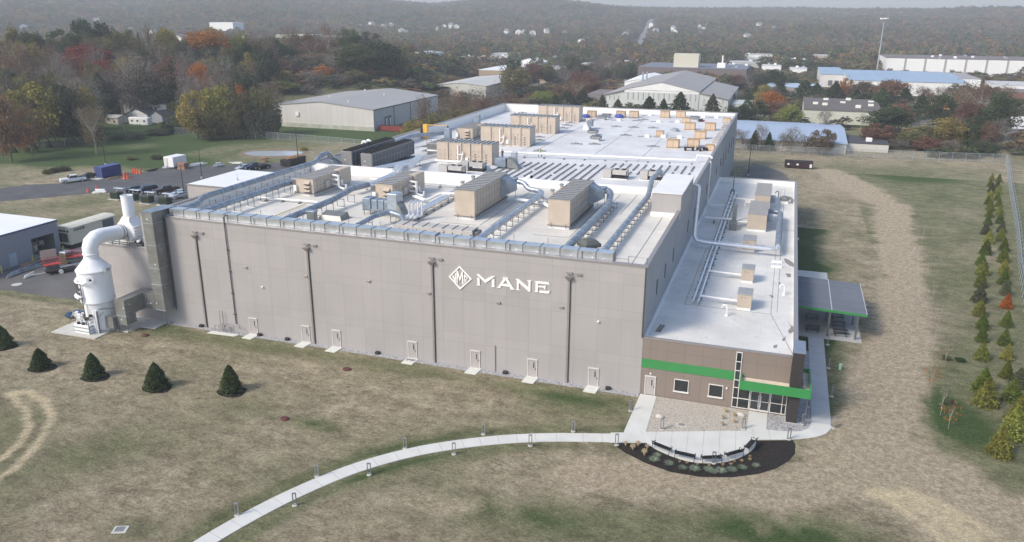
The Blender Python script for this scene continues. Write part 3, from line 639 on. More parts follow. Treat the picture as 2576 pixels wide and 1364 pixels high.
dk = MB(); dk.box(10.9, 15.72, -1.82, -.01, 3.55, 3.85); dk.box(16.86, 17.67, -1.82, 3.42, 3.55, 3.85); dk.box(15.72,16.86,-1.82,-1.46,3.55,3.85)
dk.build('deck', mat('canopy_deck', (.66,.58,.46), .7, var=.12, sc=.6, wear=.3), cn)
bb = MB(); bb.bbox(17.0,17.4,-.7,.6,3.85,4.1,.05); bb.bbox(17.0,17.4,.9,2.2,3.85,4.1,.05); bb.build('canopy_tray', mat('beige', (.55,.47,.38), .7), cn)
pl = MB().box(15.75, 16.85, -1.45, 1.9, 0, 8.0).build('entrance_pillar', mat('charcoal_brick', (.032,.028,.030), .7, var=.15, sc=4), off)
MB().box(15.7, 16.9, -1.5, 1.95, 8.0, 8.1).build('cap', copb, pl)
MB().box(15.65, 16.95, -1.55, 2.0, 0, .07).build('plinth', conc, pl)
pp = MB(); pp.cyl((17.62,-1.7,0),(17.62,-1.7,3.3), .06, 8); pp.build('post', steel, cn)
# drains, stains of the wing roof
st = mat('roof_dirt', (.25,.23,.21), .8, var=.3, sc=3)
def stain(name, pts, z, m=st): return tag(MB().sheet([Z('K',*p,z) for p in pts], z).build(name, m, off))
def zwp(y): return zw(y)+.008
def rstain(pts):
    mb = MB(); q = []
    for p in pts:
        a = Z('K', *p, 6.3)
        for _ in range(3): a = Z('K', *p, zw(a[1])+.012)
        q.append((*a, zw(a[1])+.012))
    n = len(q); ar = sum(q[i][0]*q[(i+1)%n][1]-q[(i+1)%n][0]*q[i][1] for i in range(n))
    if ar < 0: q = q[::-1]
    mb.add(q, [tuple(range(n))]); return mb.build('roof_stain', st, off)
def kz(r, x, y, ref='L'):
    a_, b_, s_ = REG[r]; X_, Y_ = a_+x/s_, b_+y/s_; a2, b2, s2 = REG['K']; return ((X_-a2)*s2, (Y_-b2)*s2)
rstain([(1200,395),(1235,410),(1262,440),(1285,455),(1262,470),(1240,500),(1228,470)])
rstain([(1130,1235),(1180,1245),(1250,1290),(1300,1340),(1290,1362),(1210,1335),(1150,1290)])
rstain([(1255,860),(1285,840),(1300,860),(1270,875)])
for pts in ([(300,500),(330,545),(385,570),(375,600),(320,628),(305,600),(335,565)], [(125,255),(160,265),(172,285),(150,283)], [(285,50),(330,55),(335,85),(300,90)], [(250,680),(285,650),(280,690),(255,700)], [(165,740),(205,730),(200,760),(170,765)], [(215,130),(238,145),(225,165)]):
    rstain([kz('L', *p) for p in pts])
wl = MB()
def wline(x0,y0,x1,y1,w=.05): wl.bar((x0,y0,zw(y0)+.015),(x1,y1,zw(y1)+.015), w, .02)
for a in ((2.9,13,2.9,40),(4.6,13,4.6,40),(2.9,13,13.2,13),(13.2,13,13.2,92),(13.9,14,13.9,92),(13.2,13,15.9,.5),(3,56,15.7,56),(1,40,13,40)): wline(*a)
wl.build('roof_seam', seam, off)
# ladder leaning
ld = MB()
for s_ in (-.22,.22): ld.bar((1.2+s_,2.6,6.75),(1.5+s_,4.4,6.95),.06)
for k in range(7): ld.bar((1.0+.04*k,2.7+.26*k,6.77+.03*k),(1.44+.04*k,2.7+.26*k,6.77+.03*k),.05)
t_ = thing('ladder', 'short dark ladder lying on the near left corner of the office wing roof', 'ladder', (1.3,3.4,6.72)); ld.build('ladder_rails', mat('rust', (.12,.06,.05), .8), t_)

# ------------------------------------------------------------------ fan-house wing left
fh = thing('fan_house', 'low panel-walled annex left of the factory front carrying the white blower', 'annex building', (-72.5, 0, 0))
MB().box(-77.2, XL-.004, .05, 6.0, 0, 10.05).build('wall', wallm, fh)
MB().box(-77.25, XL-.01, -.0, 6.05, 10.05, 10.25).build('coping', cop, fh)
MB().box(-77.0, XL-.2, .3, 5.8, 10.25, 10.27).build('roof', roofw, fh)
# ------------------------------------------------------------------ white scrubber tower, blower, ducts on the left end
gw = mat('gloss_white', (.84,.85,.87), .3, var=.03, sc=.7, wear=.06)
dgalv = mat('weathered_galvanised', (.27,.275,.262), .5, .55, var=.2, sc=.8, wear=.35)
tx, ty = -72.5, -5.0
tw_ = thing('scrubber_tower', 'tall white cylindrical scrubber tower standing on the concrete pad left of the factory', 'tower', (tx, ty, .12))
MB().lathe([(1.84,.0),(1.84,.3),(1.92,.5),(1.98,3.9),(2.16,4.1),(2.16,4.25),(2.1,4.35),(2.1,8.2),(2.2,8.3),(2.2,8.45),(2.1,8.52),(1.0,9.85),(.94,9.95),(.94,10.4),(1.04,10.45),(1.04,10.55),(.93,10.6)], (tx,ty,.12), 48).build('vessel', gw, tw_, smooth=35)
el = [(tx,ty,10.6),(tx,ty,11.35),(tx,ty+.35,12.05),(tx,ty+1.1,12.45),(tx,ty+2.,12.5),(tx,.1,12.2)]
MB().tube(el, [.93,.97,1.0,1.0,1.0,1.0], 32).build('elbow_duct', gw, tw_, smooth=40)
bd = MB(); bd.tube([(tx,.1,12.2),(tx,.18,12.19)], 1.06, 32); bd.build('flange', steel, tw_)
bx = MB(); bx.bbox(-74.7,-72.1,-7.65,-6.2,.12,1.3,.05); bx.build('sump_box', gw, tw_)
rp_ = MB()
for z in (.45, .95): rp_.bar((-74.75,-7.7,z),(-72.05,-7.7,z),.06)
rp_.bar((-72.0,-7.7,.12),(-72.0,-7.7,2.6),.07); rp_.bar((-72.0,-6.5,.12),(-72.0,-6.5,2.6),.07)
for z in (.6,1.1,1.6,2.1,2.6): rp_.bar((-72.0,-7.7,z),(-72.0,-6.5,z),.05)
for z in (1.6,2.1,2.6): rp_.bar((-72.0,-7.7,z),(-73.0,-7.7,z),.05)
rp_.build('railing', steel, tw_)
po = MB()
for x in (-71.75,-71.4): po.box(x-.1,x+.1,-6.9,-6.65,.12,3.3)
po.build('support_post', gw, tw_)
fr = MB(); fr.bar((-72.2,-6.9,3.35),(-69.4,-5.5,3.5),.14,.1); fr.bar((-71.2,-6.8,.12),(-71.15,-6.8,3.2),.08); fr.bar((-69.5,-6.0,.2),(-69.5,-6.0,3.0),.06); fr.bar((-71.2,-6.8,.5),(-69.5,-6.0,.5),.08); fr.bar((-71.15,-6.8,2.3),(-70.5,-6.4,3.1),.06)
fr.build('steel_frame', steel, tw_)
MB().box(-71.2,-69.45,-6.0,-5.4,.7,2.3).build('transition_duct', dgalv, tw_)
ey = MB(); a = rad(-58); dv = Vector((math.cos(a), math.sin(a), 0)); c0 = Vector((tx,ty,7.6)); ey.cyl(c0+dv*2.0, c0+dv*2.2, .5, 24); ey = ey.build('inspection_port', gw, tw_)
MB().cyl(c0+dv*2.19, c0+dv*2.26, .15, 14).build('sight_glass', black, ey)
c1 = Vector((tx,ty,9.3)); d2 = Vector((.0,-.62,.78)).normalized(); MB().cyl(Vector((tx+.25,ty-1.38,9.15)), Vector((tx+.28,ty-1.52,9.3)), .45, 24).build('manway', gw, tw_)
wm = MB(); wm.hexa([(-70.35,ty-.6,8.35),(-69.75,ty-.5,8.55),(-69.75,ty+.1,8.55),(-70.35,ty+.1,8.35),(-70.35,ty-.6,9.0),(-69.75,ty-.5,9.0),(-69.75,ty+.1,9.0),(-70.35,ty+.1,9.0)]); wm.build('sampling_box', galv, tw_)
pf = MB()   # upper pipework, valve tree and platform on the front left of the vessel
def cylp(ang, rr, z): rr = rr*.71; return (tx+rr*math.cos(ang), ty+rr*math.sin(ang), z)
for z, a0, a1, rr in ((7.15,rad(195),rad(290),3.35),(7.3,rad(200),rad(250),3.15),(5.25,rad(200),rad(268),3.4),(5.1,rad(205),rad(262),3.7)):
    pf.tube([cylp(a0+(a1-a0)*k/8, rr, z+.07*math.sin(k*2.5)) for k in range(9)], .13, 8)
pf.build('ring_pipe', wpipe, tw_, smooth=1)
vt = MB()
for a0 in (205,222,240,255): vt.cyl(cylp(rad(a0),3.35,5.2), cylp(rad(a0),3.35,7.2), .05, 6); vt.obox(cylp(rad(a0),3.35,6.2), (.22,.22,.28)); vt.obox(cylp(rad(a0+3),3.45,5.7), (.2,.2,.2))
vt.tube([cylp(rad(263),3.2,7.0), cylp(rad(264),3.25,1.3)], .055, 6)
for k in range(17): vt.obox(cylp(rad(263.5),3.3,1.6+k*.3), (.16,.14,.14))
vt.build('valve_tree', steel, tw_)
lo = MB(); lo.tube([(-74.3,-7.3,1.3),(-74.3,-7.3,2.5),(-73.7,-7.2,2.6),(-73.7,-7.2,1.3)], .09, 8); lo.tube([(-73.8,-7.0,1.3),(-73.8,-6.8,2.7),(-73.2,-6.9,2.75)], .08, 8); lo.build('sump_pipe', wpipe, tw_)
pmx = MB(); pmx.bbox(-74.2,-73.85,-7.55,-7.2,1.3,1.6); pmx.bbox(-73.4,-73.05,-7.55,-7.2,1.3,1.6); pmx.obox((-72.6,-7.3,2.2),(.5,.3,.35)); pmx.obox((-72.05,-7.1,2.6),(.35,.3,.3)); pmx.build('pump', black, tw_)
cy_ = MB(); cy_.tube([cylp(rad(212),3.5,5.9), cylp(rad(212),3.5,6.7)], .22, 10); cy_.build('control_canister', mat('maroon_box', (.16,.10,.10), .6), tw_)
# blower
fb = thing('exhaust_blower', 'white scroll blower with a round vertical stack on the annex roof', 'blower', (-72, 2, 10.27))
sc_ = [(-73.1,10.8),(-71.4,10.75),(-70.8,11.3),(-70.6,12.2),(-70.8,13.0),(-71.25,13.6),(-72.85,13.6),(-73.5,13.0),(-73.7,12.1),(-73.6,11.3)]
MB().extr([(x,.9,z) for x,z in sc_], (0,1.9,0)).build('housing', gw, fb)
MB().cyl((tx,.2,12.15),(tx,.9,12.1), 1.0, 32).build('inlet', gw, fb, smooth=40)
MB().cyl((tx,.52,12.13),(tx,.60,12.12), 1.03, 32).build('inlet_gasket', black, fb)
rb_ = MB()
for k in range(5):
    z = 11.3+k*.38; rb_.box(-70.75,-70.5,.88,2.82,z,z+.07)
rb_.build('rib', gw, fb)
stp = [(-72.0,1.85,13.85),(-72.0,1.85,14.3)]
MB().hexa([(-72.85,.9,13.6),(-71.25,.9,13.6),(-71.25,2.8,13.6),(-72.85,2.8,13.6),(-72.6,1.15,14.15),(-71.4,1.15,14.15),(-71.4,2.5,14.15),(-72.6,2.5,14.15)]).build('stack_cone', gw, fb)
so_ = MB(); so_.lathe([(.78,0),(.78,2.95),(.82,2.95),(.82,3.05),(.70,3.05),(.69,2.2),(0,2.2)], (-72,1.85,14.0), 32); so_ = so_.build('stack', gw, fb, smooth=35)
MB().lathe([(0,2.21),(.68,2.21),(.68,2.22),(0,2.22)], (-72,1.85,14.0), 20).build('damper', mat('stack_inside', (.25,.2,.16), .8), so_)
bf = MB()
for x in (-74.3,-73.0,-71.6,-69.9): bf.bar((x,.4,10.27),(x,.4,11.2),.08); bf.bar((x,3.0,10.27),(x,3.0,10.9),.08)
bf.bar((-75.2,.4,10.7),(-69.2,.4,10.7),.1); bf.bar((-75.2,3.0,10.7),(-69.2,3.0,10.7),.1); bf.bar((-75,.4,10.45),(-69.3,.4,10.45),.08)
bf.bar((tx-1.4,.1,12.2),(tx-1.4,.1,10.3),.08); bf.bar((tx+1.45,.1,12.2),(tx+1.6,.1,10.3),.08)
bf.build('support_frame', steel, fb)
mo = MB(); mo.cyl((-70.6,.9,10.75),(-69.6,.9,10.75),.25,12); mo.bbox(-69.4,-69.0,.6,1.2,10.4,10.9,.03); mo.build('motor', black, fb); MB().bbox(-69.9,-69.5,.3,.7,10.95,11.2,.05).build('junction_box', white, fb)
# galvanised downcomer duct at the corner
dc = thing('downcomer_duct', 'weathered galvanised square duct running down the front corner to the white tower', 'duct', (-65.1,-1.1,.12))
zz = [16.15, 14.6, 13.2, 11.6, 10.1, 8.4, 7.2, 6.1, 4.7, 2.45]
for i in range(len(zz)-1):
    MB().box(-66.0,-64.35,-2.05+.006*i,-.2,zz[i+1]+.03,zz[i]).build('duct_section', dgalv, dc)
    fl = MB(); fl.box(-66.05,-64.3,-2.1,-.18,zz[i+1]-.02,zz[i+1]+.03); fl.build('flange', dgalv if i % 2 else galv, dc)
MB().box(-66.05,-64.3,-.2,2.05,15.24,16.15).build('top_elbow', dgalv, dc)
MB().hexa([(-66.1,-2.12,16.15),(-64.25,-2.12,16.15),(-63.8,2.1,16.15),(-66.1,2.1,16.15),(-66.1,-2.12,16.19),(-64.25,-2.12,16.19),(-63.8,2.1,16.19),(-66.1,2.1,16.19)]).build('top_plate', galvd, dc)
MB().box(-67.8,-66.0,-2.04,-.25,2.45,4.62).build('duct_section', dgalv, dc)
MB().box(-69.35,-67.8,-5.4,-.3,2.42,4.65).build('duct_section', dgalv, dc)
MB().box(-69.37,-67.78,-5.42,-3.7,1.15,2.40).build('duct_section', dgalv, dc)
MB().box(-69.45,-67.72,-5.5,-3.6,2.38,2.44).build('flange', galv, dc)
ac = MB()
for p in ((-65.2,-2.07,15.2),(-64.9,-2.07,9),(-64.4,-1.2,10.9),(-64.4,-1.5,5.6),(-65.6,-2.07,3.4),(-66.6,-2.06,3.3),(-67.1,-2.06,3.2),(-68.6,-5.43,1.9),(-68.0,-5.43,3.6),(-67.77,-4.6,3.9)): ac.obox(p, (.16,.05,.16))
ac.build('access_disc', mat('tape_white', (.8,.8,.8), .4), dc)
hp_ = MB()
for x, y in ((-69.3,-5.35),(-67.85,-5.35),(-64.4,-1.95)): hp_.bar((x,y,.12),(x,y,2.45 if x > -65 else 1.15),.07)
hp_.bar((-64.22,-.16,15.1),(-64.22,-.16,1.9),.07)
hp_.build('hanger', steel, dc)
# rectangular duct along the front parapet
fd = thing('parapet_duct', 'long bright rectangular galvanised duct running behind the whole front parapet', 'duct', (-34,1.3,14.2))
gb_ = mat('galv_bright', (.62,.66,.70), .32, .7, var=.12, sc=.7, bump=.06, bsc=3)
xs = [-63.9]; k = 0
while xs[-1] < -5.5: xs.append(xs[-1]+(2.05 if k % 3 else 2.35)); k += 1
xs[-1] = -3.9
for i in range(len(xs)-1):
    x0, x1 = xs[i]+.03, xs[i+1]-.03; zt = 16.12 if x1 < -24 else 16.02
    s_ = MB(); cxm = (x0+x1)/2
    s_.add([(x0,.62,14.9),(x1,.62,14.9),(x1,2.0,14.9),(x0,2.0,14.9),(x0,.62,zt),(x1,.62,zt),(x1,2.0,zt),(x0,2.0,zt),(cxm,1.3,zt-.05),(cxm,.66,15.5)],
           [(0,3,2,1),(4,5,8),(5,6,8),(6,7,8),(7,4,8),(0,1,9),(1,5,9),(5,4,9),(4,0,9),(1,2,6,5),(2,3,7,6),(3,0,4,7)])
    s_.build('duct_section', gb_, fd)
fl = MB()
for i, x in enumerate(xs): fl.box(x-.03, x+.03, .57, 2.05, 14.88, 16.17 if x < -24 else 16.07)
for i, x in enumerate(xs[:-1]):
    if i % 2 == 0: fl.bar((x+.5,.56,14.2),(x+.5,.56,16.0),.045); fl.bar((x+.5,2.1,14.2),(x+.5,2.1,16.75),.045)
fl.build('flange_set', steel, fd)
tp = MB()
for i, x in enumerate(xs[:-1]): tp.obox((x+.9+.4*(i%3),.6,15.35),(.16,.05,.14))
tp.build('access_disc', MATS['tape_white'], fd)

# ------------------------------------------------------------------ round ducts on stands
def stand(par, x, y, z0, z1, w, ang=0., name='support_stand', pad=True):
    s_ = MB(); c, n = math.cos(ang), math.sin(ang)
    a = (x-w*c, y-w*n); b = (x+w*c, y+w*n)
    s_.bar((*a,z0),(*a,z1),.06); s_.bar((*b,z0),(*b,z1),.06); s_.bar((*a,z1-.25),(*b,z1-.25),.06); s_.bar((*a,z0+.12),(*b,z0+.12),.05)
    if pad: s_.obox(((a[0]+b[0])/2,(a[1]+b[1])/2,z0+.03),(w*2+.35,.35,.08),ang, mi=1)
    return s_.build(name, [steel, white], par)
def rduct(name, label, pts, r, group=None, stands=(), m=None, zfn=zf, n=20, bandstep=2.6):
    cx_ = sum(p[0] for p in pts)/len(pts); cy_ = sum(p[1] for p in pts)/len(pts)
    t = thing(name, label, 'duct', (cx_, cy_, zfn(cx_)), 0, group)
    sm_p = []
    for i, p in enumerate(pts):
        p = Vector(p)
        if 0 < i < len(pts)-1:
            a, b = Vector(pts[i-1]), Vector(pts[i+1]); ka = min(1.1*r/max((p-a).length,.1), .45); kb = min(1.1*r/max((b-p).length,.1), .45)
            A, B_ = p+(a-p)*ka, p+(b-p)*kb
            sm_p += [A, A*.44+p*.36+B_*.20, A*.2+p*.36+B_*.44, B_]
        else: sm_p.append(p)
    MB().tube(sm_p, r, n).build('duct_run', m or galvd, t, smooth=40)
    bd = MB()
    for a, b in zip(pts[:-1], pts[1:]):
        a, b = Vector(a), Vector(b); Ln = (b-a).length; d = (b-a).normalized(); k = .6
        while k < Ln-.3: bd.tube([a+d*(k-.05), a+d*(k+.05)], r+.04, n); k += bandstep
    if bd.v: bd.build('joint_bands', m or galv, t, smooth=40)
    for (x, y, ang) in stands: stand(t, x, y, zfn(x), pts[0][2]-r*.2, r+.16, ang)
    return t
z1 = 15.55
rduct('round_duct', 'large round galvanised duct along the left parapet of the front roof', [(-65.0,2.0,15.3),(-65.0,7.0,15.1),(-65.0,8.6,15.9),(-65.0,12,15.9),(-65.0,37.5,15.9),(-65.0,39.6,16.8),(-65.2,42.0,16.9),(-65.6,44.2,15.6),(-65.8,47,14.2)], .42, 'round ducts on the front roof', [(-65.0,y,0) for y in np.arange(10.5,38,3.1)])
rduct('round_duct', 'round galvanised duct second from the left parapet, ending at a louvred box', [(-61.2,2.0,15.2),(-61.2,24.6,15.2)], .40, 'round ducts on the front roof', [(-61.2,y,0) for y in np.arange(8,24,3.1)])
rduct('round_duct', 'round duct rising towards the second tan unit from the left', [(-48.2,2.0,15.2),(-48.4,16,15.2),(-48.2,21.5,15.8),(-47.0,24.2,15.9)], .42, 'round ducts on the front roof', [(-48.3,y,0) for y in np.arange(6,23,3.0)])
rduct('round_duct', 'short bent round duct between the parapet duct and the square blower', [(-38.1,2.0,15.0),(-38.1,9.6,15.2),(-36.9,11.6,15.4),(-34.8,11.2,15.1),(-33.9,9.8,14.7)], .32, 'round ducts on the front roof', [(-38.1,8,0),(-36.6,12,1.2)])
rduct('round_duct', 'bright round duct running from the parapet to the unit left of the last', [(-20.9,2.0,15.3),(-20.9,29.6,15.3),(-21.4,31.0,15.4),(-23.6,31.6,15.5),(-24.6,32.2,16.3),(-26.2,32.4,16.4)], .38, 'round ducts on the front roof', [(-20.9,y,0) for y in np.arange(5,30,2.4)], galv)
rduct('round_duct', 'round duct rising to the right side of the last tan unit', [(-10.0,2.0,15.2),(-10.0,26.5,15.3),(-10.6,30.3,16.2),(-11.6,31.5,16.3)], .47, 'round ducts on the front roof', [(-10.0,y,0) for y in np.arange(5,30,2.2)])
rduct('round_duct', 'rightmost dark round duct passing the stair penthouse and over the fire wall', [(-5.7,2.0,15.2),(-5.7,34,15.2),(-5.9,37,16.0),(-6.5,42,16.3),(-6.5,50.5,15.9)], .38, 'round ducts on the front roof', [(-5.7,y,0) for y in np.arange(5,34,2.2)])
rduct('round_duct', 'round duct climbing over the left parapet beside the chillers', [(-65.6,63,14.2),(-65.2,70,14.9),(-64.8,76,15.3),(-59.5,82.5,15.3)], .42, None, [(-62.3,79.5,.8),(-60.6,81.5,.8)], zfn=zr)
rduct('side_duct', 'round duct dropping down the factory side wall and crossing the wing roof', [(-1.2,41.2,15.9),(1.0,41.0,15.9),(1.0,40.6,15.0),(1.0,38.6,8.6),(1.4,38.5,7.9),(3.2,38.5,7.7),(12.6,38.5,7.6),(13.4,39.2,7.6),(13.4,41,7.6)], .31, None, [], alum, zfn=lambda x: 6.4)
rduct('side_duct', 'round duct with bolted flanges running along the right edge of the wing roof', [(13.4,40.5,7.62),(13.35,63.0,7.62),(11.3,63.4,7.62)], .42, None, [], galvd, zfn=lambda x: 6.4, bandstep=.95)
# louvred boxes at duct ends
def louvre(x, y, z, sx, sy, sz, par=None, lab='box'):
    t = thing('louvre_box', lab, 'vent box', (x,y,z), 0, 'louvre boxes at the duct ends'); q = MB(); q.bbox(x,x+sx,y,y+sy,z,z+sz,.03); q.build('casing', galvd, t)
    s_ = MB()
    for k in range(4): s_.box(x+.08,x+sx-.08,y-.04,y-.005,z+.12+k*sz*.2,z+.17+k*sz*.2)
    s_.build('slat_row', black, t); l = MB()
    for a in (x+.05,x+sx-.1): l.bar((a,y+.1,zf(x)),(a,y+.1,z),.05)
    l.build('leg_frame', steel, t); return t
louvre(-60.9,24.2,14.9,1.3,1.3,1.0, lab='small louvred box left of the first tan unit')
louvre(-46.4,23.6,15.2,1.1,1.1,.9, lab='small louvred box left of the second tan unit')
louvre(-26.9,31.8,16.0,1.2,1.2,.9, lab='louvred box behind the third tan unit')
louvre(-12.6,30.4,15.9,1.2,1.2,.9, lab='louvred box behind the fourth tan unit')

# ------------------------------------------------------------------ air handling units
ribm = mat('roof_rib_metal', (.16,.16,.165), .5, .3)
def knobs(mb, x, y0, y1, z0, z1, n=6, rows=2):
    for i in range(n):
        for j in range(rows): mb.obox((x, y0+(y1-y0)*(i+.5)/n, z0+(z1-z0)*(j+.5)/rows), (.05,.14,.12))
def ahu(x0, x1, y0, y1, zb, zt, label, kind=1, group='tan rooftop units of the front roof'):
    t = thing('air_handler', label, 'rooftop unit', ((x0+x1)/2,(y0+y1)/2,zb), 0, group)
    MB().box(x0+.12,x1-.12,y0+.1,y1-.1,zb,zb+.42).build('curb', white, t)
    c = MB(); c.bbox(x0,x1,y0,y1,zb+.42,zt,.04); c.build('casing', tan, t)
    r = MB(); r.box(x0-.06,x1+.06,y0-.06,y1+.06,zt,zt+.06)
    n = int((y1-y0)/1.05)
    for k in range(n+1): y = y0+(y1-y0)*k/n; r.box(x0-.05,x1+.05,y-.04,y+.04,zt+.06,zt+.15,1)
    r.build('roof_sheet', [tpanel, ribm], t)
    s_ = MB()
    for k in range(1, n): y = y0+(y1-y0)*k/n; s_.box(x1,x1+.015,y-.015,y+.015,zb+.5,zt)
    knobs(s_, x1+.01, y0+.4, y1-.4, zb+.7, zt-.2, n, 3)
    s_.build('panel_latches', steel, t)
    b_ = MB(); b_.box(x0-.1,x1+.1,y0-.1,y0,zb+.42,zb+.5); b_.box(x1,x1+.12,y0,y1,zb+.42,zb+.5)
    for k in range(2*n): y = y0+(y1-y0)*(k+.5)/(2*n); b_.bar((x1+.15,y,zb+.1),(x1+.15,y,zb+.75),.045)
    b_.bar((x1+.15,y0,zb+.7),(x1+.15,y1,zb+.7),.035)
    b_.bar((x0+.5,y0-.12,zb+.1),(x0+.5,y0-.12,zb+.8),.05); b_.bar((x1-.5,y0-.12,zb+.1),(x1-.5,y0-.12,zb+.8),.05)
    b_.build('base_rail', steel, t)
    if kind == 1:      # louvred intake hood in front and bulky end section
        h = MB(); xm = x0+(x1-x0)*.52
        for k in range(3):
            z = zb+.75+k*.62; h.hexa([(xm,y0-.45,z),(xm+1.0,y0-.45,z),(xm+1.0,y0,z),(xm,y0,z),(xm,y0-.5,z+.1),(xm+1.0,y0-.5,z+.1),(xm+1.0,y0,z+.5),(xm,y0,z+.5)])
        h.build('intake_hood', tan, t)
        q = MB()
        for k in range(3): z = zb+.62+k*.62; q.box(xm+.08,xm+.92,y0-.4,y0-.02,z,z+.12)
        q.build('hood_opening', black, t)
        MB().bbox(x0-.25,x0+.3,y0-.35,y0,zb+.8,zb+1.7,.04).build('disconnect_box', white, t)
        MB().cyl((x0-.05,y0-.15,zb+.3),(x0-.05,y0-.15,zt-.2),.07,8).build('conduit', mat('rust_pipe', (.25,.14,.08), .7), t)
        MB().bbox(x1-.75,x1+.42,y1-3.4,y1-.02,zb+.5,zt+.22,.04).build('end_section', tan, t)
        p = MB()
        for zc in (zb+1.0, zb+1.8, zb+2.5): p.tube([(x1,y0+5.4,zc),(x1+1.5,y0+5.0,zc)], .16, 10)
        p.tube([(x1+1.5,y0+5.0,zb+2.65),(x1+1.5,y0+5.0,zb+.7),(x1+3.0,y0+4.2,zb+.6)], .2, 10); p.tube([(x1+1.5,y0+6.0,zb+1.7),(x1+1.5,y0+6.0,zb+.9),(x1+2.4,y0+5.8,zb+.9),(x1+2.4,y0+5.4,zb+.3)], .17, 10)
        p.build('insulated_pipes', wpipe, t, smooth=40)
        k_ = MB(); k_.bbox(x1+.02,x1+.3,y0+3.2,y0+4.2,zb+.8,zb+1.9,.02); k_.build('electric_panel', tgrey, t)
    if kind == 2:      # discharge transition behind on the right
        h = MB(); ym = y1-2.9
        h.hexa([(x1+.01,ym,zb+1.0),(x1+1.9,ym+1.0,zb+1.9),(x1+1.9,ym+2.0,zb+1.9),(x1+.01,y1,zb+1.0),(x1+.01,ym,zt-.05),(x1+1.9,ym+1.0,zb+2.9),(x1+1.9,ym+2.0,zb+2.9),(x1+.01,y1,zt-.05)])
        h.build('transition_duct', galvd, t)
        f = MB(); f.bbox(x0-1.15,x0-.75,y0+5.1,y0+5.5,zb+.6,zt-.1,.03); f.bbox(x0-.6,x0-.2,y0+7.8,y0+8.2,zb+.6,zt+.2,.03); f.build('flue', tan, t)
        fc_ = MB(); fc_.bbox(x0-1.2,x0-.7,y0+5.05,y0+5.55,zt-.1,zt+.12,.03); fc_.bbox(x0-.65,x0-.15,y0+7.75,y0+8.25,zt+.2,zt+.42,.03); fc_.build('flue_cap', galvd, t)
    return t
ahu(-59.1,-55.9,22.8,33.6,13.6,16.35,'tan rooftop unit farthest left on the front roof, beside two round ducts', 1)
ahu(-44.7,-41.7,21.9,32.2,13.75,16.7,'tan rooftop unit second from the left on the front roof, with a louvred hood', 1)
ahu(-29.5,-26.5,16.6,30.0,13.9,18.0,'tall plain tan rooftop unit third from the left with twin square flues', 2)
ahu(-15.8,-12.8,15.6,28.7,14.05,18.0,'tall plain tan rooftop unit nearest the stair penthouse', 2)
ahu(-58.6,-54.8,87.0,95.5,13.1,15.9,'small tan unit standing behind the chillers near the left parapet', 1, 'tan rooftop units of the rear roof')
def bigahu(y0, y1, label, first):
    x0, x1, zb, zt = -50.7, -39.3, 13.3, 17.4
    t = thing('air_handler', label, 'rooftop unit', (-45, y0, zb), 0, 'tan rooftop units of the rear roof')
    MB().box(x0+.1,x1-.1,y0+.1,y1-.1,zb-.2,zb+.25).build('curb', white, t)
    c = MB(); xs_ = [x0, x0+2.3, x0+5.1, x0+6.9, x0+9.2, x1]
    c.bbox(x0,x1,y0,y1,zb+.25,zt,.04); c.build('casing', tan, t)
    s_ = MB()
    for x in xs_[1:-1]: s_.bbox(x-.16,x+.16,y0-.2,y0+.01,zb+.25,zt+.15,.03)
    s_.build('stiffener_set', tan, t)
    r = MB(); r.box(x0-.05,x1+.05,y0-.05,y1+.05,zt,zt+.06)
    for k in range(13): x = x0+(x1-x0)*k/12; r.box(x-.05,x+.05,y0-.05,y1+.05,zt+.06,zt+.18,1)
    r.build('roof_sheet', [tpanel, ribm], t)
    d = MB()
    for x in (x0+.7,x0+1.7,x0+3.0,x0+4.2,x0+7.6,x0+8.6,x0+9.8):
        for z in (.9,1.7,2.6): d.obox((x,y0-.02,zb+z),(.12,.06,.16))
    for x in (x0+8.0,x0+10.2):
        for z in (.6,1.1,1.6,2.1): d.obox((x,y0-.05,zb+z),(.3,.08,.2), mi=0)
    d.build('panel_latches', steel, t)
    e = MB(); e.bbox(x0+6.0,x0+6.6,y0-.3,y0-.01,zb+.6,zb+1.4,.03); e.build('disconnect_box', white, t)
    p = MB(); p.tube([(x0+4.6,y0-.4,zt-.3),(x0+4.6,y0-.4,zb+.8),(x0+3.9,y0-.7,zb+.4)], .15, 10); p.tube([(x0+5.6,y0-.4,zb+2.6),(x0+5.4,y0-.4,zb+1.0),(x0+4.8,y0-.8,zb+.5)], .13, 10); p.tube([(x0+4.6,y0-.4,zb+1.9),(x0+5.5,y0-.4,zb+2.0)], .09, 8)
    p.build('insulated_pipes', wpipe, t, smooth=40)
    o = MB(); o.bbox(x1+.01,x1+.12,y0+.6,y0+1.6,zb+.4,zb+2.3,.02); o.build('access_door', tgrey, t)
    return t
bigahu(57.9,61.9,'nearest of the four long tan units on the rear roof, beside the person in black',0)
bigahu(81.5,85.5,'second nearest of the four long tan units on the rear roof',0)
bigahu(101.5,105.5,'third nearest of the four long tan units on the rear roof',0)
bigahu(124.5,128.5,'farthest of the four long tan units, against the far white parapet',0)
